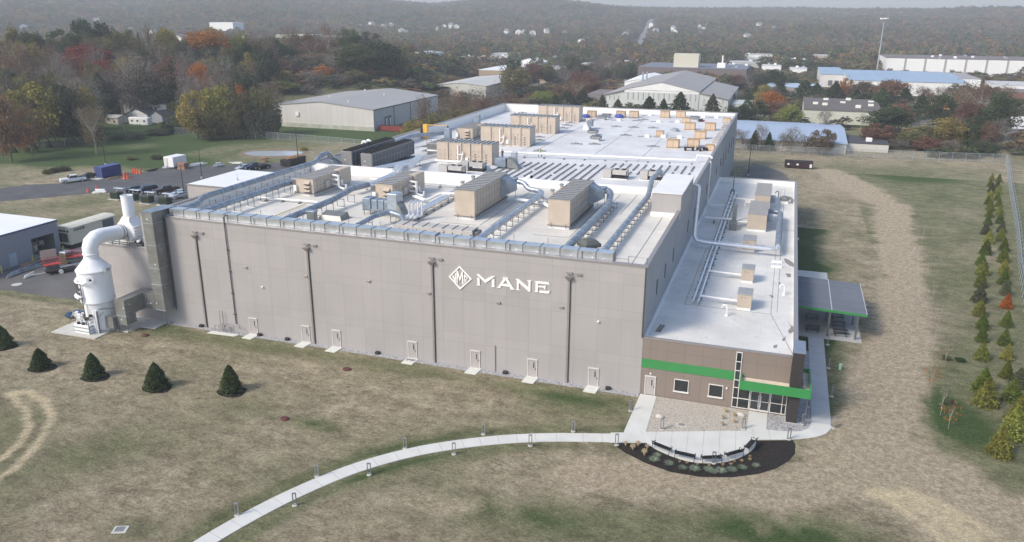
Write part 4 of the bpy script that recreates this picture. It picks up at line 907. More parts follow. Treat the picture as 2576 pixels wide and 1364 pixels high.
# chillers
chm = mat('chiller_case', (.25,.245,.24), .5, .2, var=.06); coil = mat('chiller_coil', (.11,.13,.16), .45, .4, var=.25, sc=6)
def chiller(x0, x1, y0, y1, zt, label):
    z0 = 13.0; t = thing('chiller', label, 'chiller', (x0,y0,z0), 0, 'long dark air cooled chillers')
    MB().bbox(x0,x1,y0,y1,z0+.9,zt,.03).build('body', coil, t)
    MB().bbox(x0-.03,x1+.03,y0-.25,y0-.005,z0+.55,zt+.05,.03).build('end_panel', chm, t)
    f = MB(); n = 14
    for k in range(n+1): y = y0+(y1-y0)*k/n; f.box(x1,x1+.06,y-.07,y+.07,z0+.9,zt); f.box(x0-.06,x0,y-.07,y+.07,z0+.9,zt)
    f.box(x1,x1+.05,y0,y1,(z0+.9+zt)/2-.05,(z0+.9+zt)/2+.05); f.box(x0-.03,x1+.03,y0,y1,zt,zt+.06); f.box(x1,x1+.05,y0,y1,zt-.15,zt)
    f.build('frame', chm, t)
    for i in range(n):
        for s_ in (.27,.73):
            x = x0+(x1-x0)*s_; y = y0+(y1-y0)*(i+.5)/n; q = MB(); q.lathe([(.46,0),(.46,.22),(.5,.22),(.5,.0)], (x,y,zt+.06), 14); q.build('fan_ring', black, t)
    b_ = MB(); b_.box(x0-.1,x1+.2,y0-.2,y1,z0+.35,z0+.5)
    for k in range(7): y = y0+(y1-y0)*k/6; b_.box(x0,x0+.12,y,y+.12,z0-.3,z0+.35); b_.box(x1,x1+.12,y,y+.12,z0-.3,z0+.35)
    b_.build('base_frame', steel, t)
    l = MB(); l.box(x0+.35,x0+.5,y0-.27,y0-.251,z0+1.3,z0+1.45); l.box(x0+.9,x0+1.0,y0-.27,y0-.251,z0+1.3,z0+1.5); l.box(x0+.6,x0+1.0,y0-.27,y0-.251,z0+2.2,z0+2.3); l.build('control_panel', white, t)
chiller(-60.0,-57.8,45.2,62.5,16.55,'long dark chiller nearer the tan units, right one of the pair')
chiller(-64.1,-61.9,45.2,62.2,16.75,'long dark chiller against the left parapet, left one of the pair')
gn = thing('gooseneck_vent', 'pair of white gooseneck vents above the left chiller', 'vent pipe', (-66.3,60,13)); 
for k, y in enumerate((57.0,58.8)): MB().tube([(-66.4,y,13),(-66.4,y,16.3)]+[(-66.4+.45-.45*math.cos(a_),y,16.3+.45*math.sin(a_)) for a_ in (.5,1.05,1.57,2.1,2.64)]+[(-65.5,y,16.2),(-65.5,y,15.8)], .22, 12).build('pipe', wpipe, gn, smooth=40)
# condensers
def condenser(x0, x1, y0, y1, z0, zt, label, fans=2):
    t = thing('condenser', label, 'condenser unit', (x0,y0,z0), 0, 'tan condensers on the rear roof')
    MB().bbox(x0,x0+(x1-x0)*.36,y0,y1,z0+.15,zt,.03).build('cabinet', tgrey, t)
    MB().bbox(x0+(x1-x0)*.40,x1,y0,y1,zt-.75,zt,.03).build('coil_section', tgrey, t)
    f = MB()
    for x in (x0+(x1-x0)*.38,x1-.08): f.bar((x,y0+.05,z0),(x,y0+.05,zt-.1),.12); f.bar((x,y1-.05,z0),(x,y1-.05,zt-.1),.12)
    f.box(x0+(x1-x0)*.4,x1,y0+.15,y1-.15,z0+.15,z0+.4)
    f.build('frame', black, t)
    for k in range(fans):
        x = x0+(x1-x0)*(.55+.28*k); MB().lathe([(.38,0),(.42,.14),(.30,.16),(.0,.08)], (x,(y0+y1)/2,zt), 16).build('fan', black, t)
    MB().box(x0-.1,x1+.1,y0-.1,y1+.1,z0-.1,z0+.08).build('pad', white, t)
condenser(-45.6,-41.0,47.2,49.0,13.5,15.0,'tan condenser left of the fire wall centre, nearer of two')
condenser(-43.0,-38.4,50.8,52.6,13.5,15.2,'tan condenser behind the nearer one, below the first long tan unit')
condenser(-16.2,-12.0,50.0,52.0,14.2,15.7,'tan condenser with twin fans behind the fire wall')
condenser(-9.8,-6.2,50.2,52.2,14.3,15.8,'tan condenser beside the dark round duct')
# pipe racks
def piperun(label, pts, r, n=2, gap=.5, cat='pipes', zfn=zf, stands=(), m=None, name='pipe_run'):
    a, b = Vector(pts[0]), Vector(pts[-1]); t = thing(name, label, cat, ((a.x+b.x)/2,(a.y+b.y)/2,zfn(a.x)))
    d = (Vector(pts[1])-a).normalized(); s_ = Vector((-d.y,d.x,0))
    for k in range(n):
        o = s_*gap*(k-(n-1)/2); MB().tube([Vector(p)+o for p in pts], r, 12).build('pipe', m or alum, t, smooth=40)
    for x, y in stands:
        q = MB(); w = gap*(n-1)/2+r+.1; q.bar((x-s_.x*w,y-s_.y*w,zfn(x)),(x-s_.x*w,y-s_.y*w,pts[0][2]-.05),.05); q.bar((x+s_.x*w,y+s_.y*w,zfn(x)),(x+s_.x*w,y+s_.y*w,pts[0][2]-.05),.05); q.bar((x-s_.x*w,y-s_.y*w,pts[0][2]-r-.03),(x+s_.x*w,y+s_.y*w,pts[0][2]-r-.03),.06)
        q.obox((x-s_.x*w,y-s_.y*w,zfn(x)+.05),(.3,.3,.1)); q.obox((x+s_.x*w,y+s_.y*w,zfn(x)+.05),(.3,.3,.1)); q.build('pipe_stand', steel, t)
    return t
piperun('pair of silver pipes between the second and third tan units', [(-34.9,13,14.5),(-35.0,26,14.6),(-35.1,34.8,14.6)], .24, 2, .6, stands=[(-34.9,y) for y in np.arange(15,34,2.6)])
piperun('pair of silver pipes crossing the front roof from the first unit', [(-50.8,26,14.6),(-49.9,31,14.6),(-49.6,40.2,15.0)], .26, 2, .62, stands=[(-50,30),(-49.7,34),(-49.6,38)])
piperun('silver pipes bent over the fire wall near the chillers', [(-49.6,38.5,15.2),(-49.6,40.0,16.0),(-49.6,41.5,16.0),(-49.6,42.6,14.9),(-53.5,56,14.6)], .26, 3, .6, zfn=zr)
piperun('white pipe crossing the front roof beside the first tan unit', [(-63.2,18.2,14.0),(-52.5,18.5,14.0)], .16, 1, stands=[(x,18.3) for x in (-61.5,-58.5,-55.5)], m=wpipe)
piperun('white pipe lying along the foot of the fire wall', [(-52.8,35.2,14.3),(-30.4,35.6,14.4)], .2, 1, stands=[(x,35.3) for x in (-51,-47.5,-40,-37,-34,-31.5)], m=wpipe)
piperun('thin yellow gas pipe across the front roof', [(-54.0,6.5,13.8),(-54.0,17.6,13.8)], .06, 1, m=mat('gas_yellow', (.55,.42,.08), .5))
piperun('white rail pipe across the rear roof on short legs', [(-56.5,66.0,14.1),(-38.6,67.6,14.5),(-20,68.2,14.75),(-2.6,68.6,14.95),(-2.5,69.8,15.7),(-.2,70,15.7),(.3,69.9,15.3)], .22, 1, zfn=zr, stands=[(x,67.9+.01*x) for x in np.arange(-36,-3,4.1)], m=wpipe)
piperun('twin silver pipes running from the chillers to the first long unit', [(-56.8,44,14.2),(-51.3,62,14.3)], .3, 2, .7, zfn=zr, stands=[(-56,47),(-54.8,51),(-53.6,55)])
piperun('white pipe in front of the first long tan unit', [(-50.5,56.6,14.0),(-44.2,56.7,14.0)], .2, 1, zfn=zr, m=wpipe)
piperun('white insulated pipes joining the second and third tan units', [(-39.8,25.2,14.5),(-37,23.4,14.4),(-36.0,26.5,14.9),(-33.6,27.2,14.9),(-30.2,24.6,14.6)], .17, 2, .4, m=wpipe)
piperun('low white pipes with a pump behind the third tan unit', [(-24.4,28.5,14.5),(-20,27.5,14.5),(-17.6,24.5,14.5),(-16.2,24.4,14.6)], .16, 2, .45, m=wpipe)
# square blower by the second duct and low long box
bw = thing('square_blower', 'galvanised blower assembly with square hood in front of the second tan unit', 'blower', (-39,15.5,13.8))
MB().bbox(-43.0,-41.7,15.0,16.9,14.5,16.1,.04).build('plenum', galvd, bw); q = MB()
for k in range(3): q.bbox(-41.6+k*1.0,-40.7+k*1.0,15.1,16.8,14.55,15.95,.03)
q.build('duct_section', galvd, bw); MB().bbox(-38.7,-37.2,14.3,16.3,15.0,17.2,.04).build('hood', galv, bw)
MB().hexa([(-37.2,14.0,14.0),(-35.4,12.9,14.0),(-35.2,14.6,14.0),(-37.0,16.0,14.0),(-37.2,14.2,16.0),(-36.4,13.6,15.5),(-36.2,14.6,15.5),(-37.0,16.0,16.0)]).build('scroll', dgalv, bw)
q = MB()
for p in ((-42.8,15.1),(-41.8,15.1),(-39.5,15.1),(-42.8,16.8)): q.bar((*p,13.7),(*p,14.5),.08)
q.bar((-43,15,14.45),(-37,15,14.45),.1); q.build('leg_frame', steel, bw)
ps = thing('riser_pipes', 'four upright silver pipes with elbows beside the square blower', 'pipes', (-34,13,13.8))
for k in range(4): MB().tube([(-36.0+k*.45,12.6+.25*k,13.9),(-35.4+k*.5,12.4+.3*k,14.5),(-35.0+k*.5,13.6+.3*k,14.6),(-35.0+k*.5,13.7+.3*k,16.3),(-34.8+k*.5,14.3+.3*k,16.5)], .17, 10).build('pipe', alum, ps, smooth=40)
lb = thing('long_duct_box', 'long low grey panelled box behind the parapet duct', 'duct box', (-29,8,13.8))
q = MB(); q.bbox(-34.3,-23.3,7.6,9.7,14.0,14.95,.03); q.build('casing', tgrey, lb); q = MB()
for k in range(9): x = -34.3+k*11/8; q.box(x-.04,x+.04,7.55,9.75,14.95,15.02)
q.build('roof_rib_set', steel, lb); MB().bbox(-23.3,-22.7,7.9,9.4,14.0,14.8,.03).build('end_box', steel, lb)
q = MB(); 
for k in range(9): q.obox((-33.5+k*1.25,7.58,14.45),(.08,.06,.22))
q.build('latch_set', black, lb)
gh = thing('grease_hood', 'dark olive domed hood on the roof between the two right-hand round ducts', 'roof hood', (-7.8,5.5,14.1))
MB().lathe([(1.0,0),(1.0,.9),(1.5,.95),(1.45,1.35),(.9,1.75),(0,1.85)], (-7.9,6.0,14.1), 4).build('hood', mat('olive_hood', (.10,.11,.10), .6), gh); gh.rotation_euler = (0,0,0)
gl = thing('guard_rail', 'small guard rail at the front right corner of the roof', 'railing', (-1,.6,15.2)); q = MB(); q.tube([(-2.2,.7,15.0),(-2.2,.7,15.9),(-.2,.7,15.9),(-.2,.7,15.1)], .035, 6); q.build('rail', steel, gl)
tb = thing('exhaust_cabinet', 'weathered square exhaust post standing in front of the first long duct', 'exhaust post', (-44,4,13.8)); MB().bbox(-45.6,-44.5,5.0,5.9,13.7,16.2,.03).build('post', dgalv, tb); MB().bbox(-45.7,-44.4,4.9,6.0,16.2,16.35,.03).build('cap', galvd, tb)
hx = thing('hood_box', 'sloped grey hood under the second round duct', 'roof hood', (-47,10,13.8)); MB().hexa([(-47.6,10.5,13.7),(-43.8,10.5,13.7),(-43.8,12.8,13.7),(-47.6,12.8,13.7),(-47.2,10.9,14.3),(-44.2,10.9,14.3),(-44.0,12.6,14.6),(-47.4,12.6,14.6)]).build('hood', dgalv, hx)
# strips of pipe supports behind the fire wall
sleep = MB()
for j in range(12): sleep.box(-.12,.12,j*1.25,j*1.25+.78,0,.18)
sroot = None; cnt = 0
for i in range(25):
    x = -37.2+i*1.45; y0 = 44.8+ (0 if i < 8 else .10*i*0); y1 = 64.5
    a0, n_ = (43.6+.4*i*0, 15) if i < 14 else (54.8, 8)
    if 'sleepA' not in MATS:
        MATS['sleepA'] = True; slm = mat('sleeper_rubber', (.16,.16,.17), .7, var=.15)
    s_ = MB(); random.seed(i)
    for j in range(n_):
        if random.random() < .93 or i < 1: s_.box(x-.12,x+.12,a0+j*1.28,a0+j*1.28+.9,zr(x),zr(x)+.2)
    if i < 3: a0 += 4
    t = s_.build('roof_sleeper_row', slm, None); cnt += 1
    tag(t, f'{ordn(i+1)} from the left of the dark sleeper rows on the middle roof', 'sleeper row', 'dark sleeper rows lying across the middle roof')
# ------------------------------------------------------------------ far roof: crates, curbs, carts, people
plym = mat('crate_wood', (.56,.43,.31), .75, var=.12, sc=3); palm = mat('crate_band', (.42,.29,.17), .8, var=.1)
def mkcrate(label):
    t = thing('wooden_crate', label, 'crate', (0,0,0), 0, 'wooden crates on the rear roof')
    MB().bbox(-1.25,1.25,-.8,.8,.15,1.75,.02).build('box', plym, t); q = MB()
    for x in (-1.2,0,1.1): q.box(x,x+.1,-.84,-.80,.15,1.75)
    q.box(-1.28,1.28,-.84,-.8,.15,.27); q.box(-1.28,1.28,-.85,-.81,1.62,1.74); q.box(-1.28,1.28,-.83,.83,1.75,1.79); q.box(-1.25,1.25,-.8,-.6,0,.15); q.box(-1.25,1.25,.6,.8,0,.15)
    q.build('battens', palm, t); return t
cr = [(-9.2,115.3,'crate second row right, behind the leaning stack',1.),(-4.4,115.4,'crate nearest the right parapet in the second row',1.),(-5.2,100.7,'single crate in the middle of the right side of the rear roof',1.),(-9.3,86.7,'crate with grey sheets on its lid, nearest left',1.),(-5.3,88.3,'crate behind the two carts near the right edge',1.),
      (-30.6,137.2,'third crate from the right end unit along the far parapet',1.),(-27.0,137.4,'darkest orange crate along the far parapet',1.),(-18.7,138.8,'pale crate along the far parapet, left of a matching pale one',1.),(-14.5,139.4,'pale crate along the far parapet, right of a matching pale one',1.),(-38.6,136.2,'greyish crate nearest the farthest long tan unit',1.),
      (-14.6,103.2,'small crate beside a heap of scrap metal',.7),(-11.6,127.6,'small crate left of the dark pump on the far right roof',.8),(-1.5,84.5,'small crate by the right parapet next to the carts',.72),(-1.6,129.2,'small crate by the right parapet at the far corner',.8)]
c0 = mkcrate('x'); first = True
for x, y, lab, s_ in cr:
    if first: t = c0; first = False; t['label'] = lab; t.location = (x,y,zr(x)); t.scale = (s_,)*3
    else: dup(c0, (x,y,zr(x)), 0, lab, sc=s_)
sk = mat('grey_sheet', (.26,.27,.28), .5, .3, var=.2, sc=4)
def curb(kind, label):
    t = thing('roof_curb', label, 'roof curb', (0,0,0), 0, 'small curbs and lids on the rear roof')
    if kind == 0: MB().bbox(-.55,.55,-.55,.55,0,.5,.04).build('curb', white, t); MB().bbox(-.62,.62,-.62,.62,.5,.6,.04).build('lid', mat('pale_lid', (.75,.72,.66), .6), t); MB().box(-2.2,-.62,-.15,.15,0,.12).build('sleeper', sk, t)
    if kind == 1: MB().bbox(-1.3,1.3,-.3,.3,0,.22,.03).build('sleeper_stack', sk, t); MB().box(-.4,.5,-.2,.2,.22,.34).build('strap', steel, t)
    if kind == 2: MB().bbox(-.8,.8,-.8,.8,0,.5,.04).build('curb', white, t); MB().bbox(-1.15,1.15,-1.15,1.15,.5,1.0,.05).build('lid', sk, t); q = MB(); [q.box(-1.16,1.16,-1.1+.3*k,-1.02+.3*k,1.0,1.07) for k in range(8)]; q.build('lid_rib_set', steel, t)
    return t
C_ = [curb(k, 'x') for k in range(3)]; used = [0,0,0]
cl_ = [(0,'C',1345,455,'white-lidded curb left of two matching ones in the middle of the rear roof'),(0,'C',1500,460,'white-lidded curb between two matching ones in the middle of the rear roof'),(0,'C',1655,465,'white-lidded curb right of two matching ones in the middle of the rear roof'),
 (0,'C',1370,255,'white-lidded curb near the middle of the far parapet'),(0,'C',1880,268,'white-lidded curb near the far parapet on the right'),(0,'C',2005,272,'white-lidded curb nearest the far right corner'),(0,'C',1455,312,'white-lidded curb with a bottle beside it, third row'),(0,'C',1635,316,'white-lidded curb left of the small crate'),(0,'C',1075,298,'white-lidded curb under the blue tarpaulin'),
 (1,'C',1050,360,'flat grey sleeper stack, left of its row of three'),(1,'C',1215,367,'flat grey sleeper stack, middle of its row of three'),(1,'C',1400,372,'flat grey sleeper stack, right of its row of three'),(1,'C',670,525,'flat grey sleeper stack nearest the worker in yellow'),(1,'C',840,528,'short grey sleeper stack below the ribbed lid'),(1,'C',1400,550,'flat grey sleeper stack left of the carts'),(1,'C',1140,442,'twisted grey sleeper stack beside the roof seam'),(1,'C',1215,278,'small dark sleeper stack near the far parapet'),(1,'C',1250,303,'flat stack left of the loose metal near the far parapet'),(1,'C',1310,292,'loose grey metal near the far parapet'),
 (1,'C',320,592,'dark sleeper stack behind the worker in yellow'),(1,'C',315,458,'flat stack beside the second long tan unit'),(1,'C',315,488,'flat stack nearest the second long tan unit'),(1,'C',580,345,'flat stack right of the third long unit'),(1,'C',540,372,'pale stack right of the third long unit'),(1,'C',610,323,'farthest flat stack right of the third long unit'),(1,'C',155,225,'flat stack left of the farthest long unit'),
 (2,'C',855,490,'ribbed grey lid on a white curb, in the open roof'),(2,'C',825,435,'ribbed grey lid behind the nearer one'),(2,'C',915,290,'ribbed grey lid near the far parapet'),(2,'C',955,272,'ribbed grey lid with a hoop, near the far parapet'),(2,'C',1795,300,'ribbed grey lid beside the dark pump')]
for k, r, x, y, lab in cl_:
    p = Z(r, x, y, 14.0); p = Z(r, x, y, zr(p[0]))
    if not used[k]: used[k] = 1; t = C_[k]; t['label'] = lab; t.location = (*p, zr(p[0]))
    else: dup(C_[k], (*p, zr(p[0])), 0, lab)
# sheets leaning along the right parapet
for k in range(13):
    y = 91+k*3.4; q = MB(); q.bbox(-1.9,-.6,y,y+2.4,zr(-1)+.02,zr(-1)+.5+.08*(k%3),.03)
    t = q.build('ballast_stack', mat('stack_grey', (.42,.40,.39), .7, var=.15, sc=2, rnd=.15)); tag(t, f'{ordn(k+1)} grey panel stack from the near end along the right parapet', 'panel stack', 'grey panel stacks along the right parapet')
# carts
def cart(x, y, rz, lab):
    t = thing('roof_cart', lab, 'cart', (0,0,0), 0, 'black wheeled carts on the rear roof')
    MB().bbox(-1.1,1.1,-.55,.55,.55,.7,.03).build('deck', black, t); q = MB(); [q.bar((a,b,.7),(a,b,1.05),.05) for a in (-1.05,1.05) for b in (-.5,.5)]; q.bar((-1.05,-.5,1.05),(1.05,-.5,1.05),.05); q.bar((-1.05,.5,1.05),(1.05,.5,1.05),.05); q.build('side_rails', steel, t)
    for a in (-.75,.75):
        for b in (-.6,.6): MB().cyl((a,b-.08,.28),(a,b+.08,.28),.28,14).build('wheel', rubber, t)
    t.location = (x,y,zr(x)); t.rotation_euler = (0,0,rz)
cart(-5.6,83.6,.1,'black flat cart in front of the crate near the right edge'); cart(-3.0,83.8,.6,'black flat cart nearest the right parapet')
# blue tarpaulins, scrap, small machine
bl = mat('blue_tarp', (.03,.07,.35), .5)
for (x_, y_, lab, w) in ((760,258,'blue tarpaulin bundle beside the farthest long tan unit',1.2),(1075,268,'blue tarpaulin bundle standing on a white curb',1.3)):
    p = Z('C', x_, y_, zr(-36)+.3); q = MB(); q.lathe([(w*.9,0),(w,.25),(w*.8,.7),(w*.5,.85),(0,.9)], (0,0,0), 9, sy=.55); t = q.build('tarpaulin', bl); t.location = (*p, zr(-36)+.3 if w > 1.25 else zr(-36)); tag(t, lab, 'tarpaulin')
vu = thing('vent_unit', 'white and grey roof vent unit with angled plates, in the open roof', 'vent unit', (*Z('C',775,385,13.6), zr(-34)))
MB().bbox(-.9,.5,-.9,.9,0,1.2,.05).build('base', white, vu, off=(0,0,0)); MB().hexa([(.3,-1.0,.7),(1.3,-.9,.9),(1.3,.9,.9),(.3,1.0,.7),(-.1,-1.0,2.2),(1.2,-.9,2.5),(1.2,.9,2.5),(-.1,1.0,2.2)]).build('louvre', galvd, vu, off=(0,0,0)); MB().bbox(-.7,.5,.9,1.8,0,2.6,.05).build('rear_box', mat('peach_box', (.6,.5,.42), .6), vu, off=(0,0,0))
hp_ = thing('scrap_heap', 'heap of silver scrap metal beside a small crate', 'scrap', (*Z('C',1605,405,14.1), zr(-12))); q = MB(); random.seed(3)
for k in range(14): q.obox((random.uniform(-1,1),random.uniform(-.6,.6),.15+random.random()*.6),(random.uniform(.3,1.1),.1,random.uniform(.1,.4)),random.uniform(0,3))
q.build('scrap_pieces', galv, hp_, off=(0,0,0))
rp = thing('roof_pump', 'small dark and red pump near the far right of the rear roof', 'pump', (*Z('C',1860,308,14.3), zr(-8))); MB().bbox(-.7,.4,-.4,.4,0,.7,.08).build('body', black, rp, off=(0,0,0)); MB().lathe([(.25,0),(.3,.3),(.1,.5)],(.6,0,0),10).build('tank', mat('red_paint', (.45,.04,.03), .4), rp, off=(0,0,0))
# equipment just behind the fire wall, right of centre
bx_ = thing('square_blower', 'galvanised blower with cone and plenum behind the fire wall', 'blower', (-36,55,13.6))
MB().bbox(-37.6,-35.5,54.8,56.4,14.0,15.5,.04).build('plenum', galvd, bx_); MB().hexa([(-35.3,55,13.9),(-33.0,55,13.7),(-33.0,56.6,13.7),(-35.3,56.6,13.9),(-35.2,55,15.6),(-34.0,55,15.2),(-34.0,56.6,15.2),(-35.2,56.6,15.6)]).build('scroll', dgalv, bx_); MB().bbox(-35.2,-34.2,57,58,13.8,16.4,.04).build('hood', galv, bx_)
MB().lathe([(.9,0),(.9,.15),(.7,.2),(.7,.5),(.85,.55),(.6,.9)], (-38.8,53.5,13.55), 16).build('curb_cone', white, bx_)
cp_ = thing('capped_pipe', 'short white capped pipe sticking up through the sleeper rows', 'vent pipe', (-27.6,44.5,13.8)); MB().tube([(-28.8,46.2,13.8),(-27.9,45.4,14.5),(-27.4,44.9,14.6)],.3,12).build('pipe', wpipe, cp_, smooth=40); MB().cyl((-27.4,44.9,14.6),(-27.25,44.75,14.62),.24,12).build('opening', black, cp_)
dp = thing('hooded_intake', 'low dark grey intake with stepped hoods left of the nearest long unit', 'intake', (-54.8,66,13.1)); MB().bbox(-56.5,-52.2,66,70,13.2,15.6,.05).build('casing', dgalv, dp)
for k in range(2): MB().hexa([(-58.0,66.2,13.8+k*.9),(-56.5,66.2,13.8+k*.9),(-56.5,69.8,13.8+k*.9),(-58.0,69.8,13.8+k*.9),(-57.9,66.2,13.9+k*.9),(-56.5,66.2,14.4+k*.9),(-56.5,69.8,14.4+k*.9),(-57.9,69.8,13.9+k*.9)]).build('hood', dgalv, dp)
vp = thing('square_riser', 'upright grey square riser joined to the duct by the left parapet', 'duct riser', (-59,82,13)); MB().bbox(-59.6,-58.2,81.6,83.0,13.2,16.4,.03).build('riser', galvd, vp)
vq = thing('square_riser', 'upright grey square riser standing behind the small tan unit', 'duct riser', (-57,97,13)); MB().bbox(-58.6,-57.4,97.5,98.8,13.2,17.6,.03).build('riser', galvd, vq)
dv_ = thing('davit_crane', 'yellow davit arm standing over the left parapet', 'davit', (-65.5,88,13)); q = MB(); q.bbox(-67.3,-66.2,87,87.8,13.1,16.3,.05); q.bar((-66.5,87.4,16.2),(-61.2,87.8,16.2),.14); q.build('frame', mat('safety_yellow', (.72,.42,.05), .5), dv_); MB().bar((-61.3,87.8,16.2),(-61.3,87.8,15.2),.22).build('hook_block', black, dv_); MB().bbox(-67.8,-67.32,87,87.8,13.1,16.2,.03).build('counterweight', black, dv_)

# people --------------------------------------------------------------
def skin(name, joints, edges, radii, m, par):
    me = bpy.data.meshes.new(name); me.from_pydata(joints, edges, []); o = bpy.data.objects.new(name, me); COL.objects.link(o); o.parent = par
    s_ = o.modifiers.new('skin', 'SKIN'); s_.use_smooth_shade = True; o.modifiers.new('sub', 'SUBSURF').render_levels = 1
    o.modifiers['sub'].levels = 1
    for v, r in zip(me.skin_vertices[0].data, radii): v.radius = (r, r) if not isinstance(r, tuple) else r
    me.skin_vertices[0].data[0].use_root = True; me.materials.append(m); return o
skinm = mat('skin', (.45,.28,.2), .6); trm = mat('trousers', (.02,.022,.03), .8)
def person(loc, rz, label, jm_, stride=.12, arms='up', hi=False):
    t = thing('person', label, 'person', loc, rz)
    J = [(0,0,.98),(0,0,1.2),(0,0,1.43),(0,0,1.53),(0,.02,1.66),(0,0,1.76),
         (.18,0,1.42),(.27,-.05,1.18),(.22,-.22,1.05) if arms != 'up' else (.12,-.28,1.38),(-.18,0,1.42),(-.27,-.05,1.18),(-.22,-.2,1.02) if arms != 'up' else (-.12,-.28,1.38),
         (.1,0,.9),(.12,-stride,.5),(.12,-stride*1.1,.08),(.12,-stride-.16,.04),(-.1,0,.9),(-.12,stride,.5),(-.12,stride*1.6,.08),(-.12,stride*1.4-.12,.04)]
    E_ = [(0,1),(1,2),(2,3),(3,4),(4,5),(2,6),(6,7),(7,8),(2,9),(9,10),(10,11),(0,12),(12,13),(13,14),(14,15),(0,16),(16,17),(17,18),(18,19)]
    R_ = [.14,.13,.15,.06,.105,.08,.07,.05,.04,.07,.05,.04,.09,.065,.045,.04,.09,.065,.045,.04]
    skin('body', J, E_, R_, skinm, t)
    skin('jacket', [J[k] for k in (0,1,2,6,7,8,9,10,11)], [(0,1),(1,2),(2,3),(3,4),(4,5),(2,6),(6,7),(7,8)], [.175,.17,.18,.10,.075,.06,.10,.075,.06], jm_, t)
    skin('trousers', [J[k] for k in (0,12,13,14,16,17,18)], [(0,1),(1,2),(2,3),(0,4),(4,5),(5,6)], [.165,.11,.09,.07,.11,.09,.07], trm, t)
    h = MB(); h.lathe([(.115,0),(.125,.06),(.1,.13),(.04,.17),(0,.175)], (0,.015,1.66), 12)
    h.build('hard_hat' if hi else 'cap', mat('hat_pale', (.6,.62,.5), .5) if hi else black, t, smooth=1, off=(0,0,0))
    return t
blackj = mat('black_jacket', (.012,.012,.015), .8); hiv = mat('high_vis', (.55,.75,.08), .6)
p = Z('B', 2378, 425, 13.6); person((*p, zr(p[0])), .2, 'person dressed in black with raised hands beside the nearest long tan unit', blackj, .05)
p = Z('C', 322, 640, 13.8); person((*p, zr(p[0])), 1.3, 'person in a bright yellow high visibility jacket walking along the white rail pipe', hiv, .22, 'down', True)

# ------------------------------------------------------------------ equipment on the office wing roof
def rtu(x, y, sx, sy, h, lab):
    z0 = zw(y); t = thing('rooftop_unit', lab, 'rooftop unit', (x,y,z0), 0, 'small tan units on the office wing roof')
    MB().bbox(x-sx/2+.05,x+sx/2-.05,y-sy/2+.05,y+sy/2-.05,z0,z0+.35,.03).build('curb', white, t); MB().bbox(x-sx/2,x+sx/2,y-sy/2,y+sy/2,z0+.35,z0+h,.03).build('casing', tan, t)
    MB().bbox(x-sx/2-.05,x+sx/2+.05,y-sy/2-.05,y+sy/2+.05,z0+h,z0+h+.08,.03).build('top', tpanel, t)
    q = MB(); q.obox((x+.1,y-sy/2-.02,z0+h-.35),(.1,.05,.1)); q.obox((x-.4,y-sy/2-.02,z0+h-.35),(.1,.05,.1)); q.obox((x-sx/2-.02,y,z0+.9),(.05,.3,.2)); q.build('latch_set', steel, t)
    q = MB(); q.tube([(x-sx/2,y-.2,z0+.75),(4.6,y+.2,z0+.75)],.14,10); q.tube([(x-sx/2,y+.5,z0+.6),(x-sx/2-1.6,y+.6,z0+.6),(x-sx/2-1.6,y+.6,z0+.1)],.1,8); q.build('insulated_pipes', wpipe, t, smooth=40)
rtu(10.0,14.6,1.7,2.6,2.0,'small tan rooftop unit on the wing roof nearest the camera'); rtu(9.8,25.6,1.6,2.4,1.9,'small tan rooftop unit second nearest on the wing roof')
rtu(9.2,41.5,1.9,3.0,1.9,'grey topped rooftop unit partly behind the crossing round duct')
def wahu(x0,x1,y0,y1,h,lab):
    z0 = zw(y0); t = thing('air_handler', lab, 'rooftop unit', (x0,y0,z0), 0, 'ribbed tan units on the office wing roof')
    MB().box(x0+.05,x1-.05,y0+.05,y1-.05,z0-.3,z0+.35).build('curb', white, t); MB().bbox(x0,x1,y0,y1,z0+.35,z0+h,.03).build('casing', tan, t)
    q = MB(); n = int((y1-y0)/1.0)
    for k in range(n+1): y = y0+(y1-y0)*k/n; q.box(x0-.04,x1+.04,y-.04,y+.04,z0+h+.05,z0+h+.14)
    q.box(x0-.05,x1+.05,y0-.05,y1+.05,z0+h,z0+h+.05); q.build('roof_sheet', tpanel, t)
    q = MB(); [q.tube([(x0,y0+1.5+k*1.3,z0+1.1),(x0-1.6,y0+1.5+k*1.3,z0+1.1),(x0-1.7,y0+1.5+k*1.3,z0+.4)],.11,8) for k in range(3)]; q.build('insulated_pipes', wpipe, t, smooth=40)
    MB().bbox(x1+.01,x1+.9,y0+3,y0+4.6,z0+1,z0+2.2,.04).build('side_hood', galvd, t)
wahu(8.2,11.3,53.5,63.5,2.9,'ribbed tan unit on the wing roof nearer the crossing duct'); wahu(8.6,11.4,69.5,81,2.9,'ribbed tan unit on the wing roof nearest the far parapet')
q = thing('flue_post', 'dark grey square post left of the nearer ribbed unit on the wing roof', 'flue', (6,56,6.2)); MB().bbox(5.6,6.3,54.8,55.6,6.2,10.2,.03).build('post', mat('slate_metal', (.18,.2,.2), .5, .3), q); MB().bbox(5.3,6.5,52.6,54.6,6.2,7.6,.05).build('base', MATS['slate_metal'], q)
q = thing('antenna_stub', 'thin dark vent mast on the wing roof beside the factory wall', 'mast', (4,90,6)); MB().cyl((3.8,84,6.0),(3.9,84,11.0),.09,8).build('mast', steel, q); MB().lathe([(.5,0),(.45,.6),(.2,1.0)],(3.8,84,5.9),12).build('base', MATS['slate_metal'], q)
def wz(x, y): return zw(y)
piperun('twin silver pipes running lengthwise along the office wing roof', [(4.2,13.2,7.1),(4.2,60,6.8),(4.2,82,6.6)], .17, 2, .62, zfn=lambda x: 6.4, stands=[(4.2,y) for y in np.arange(15,82,3.2)])
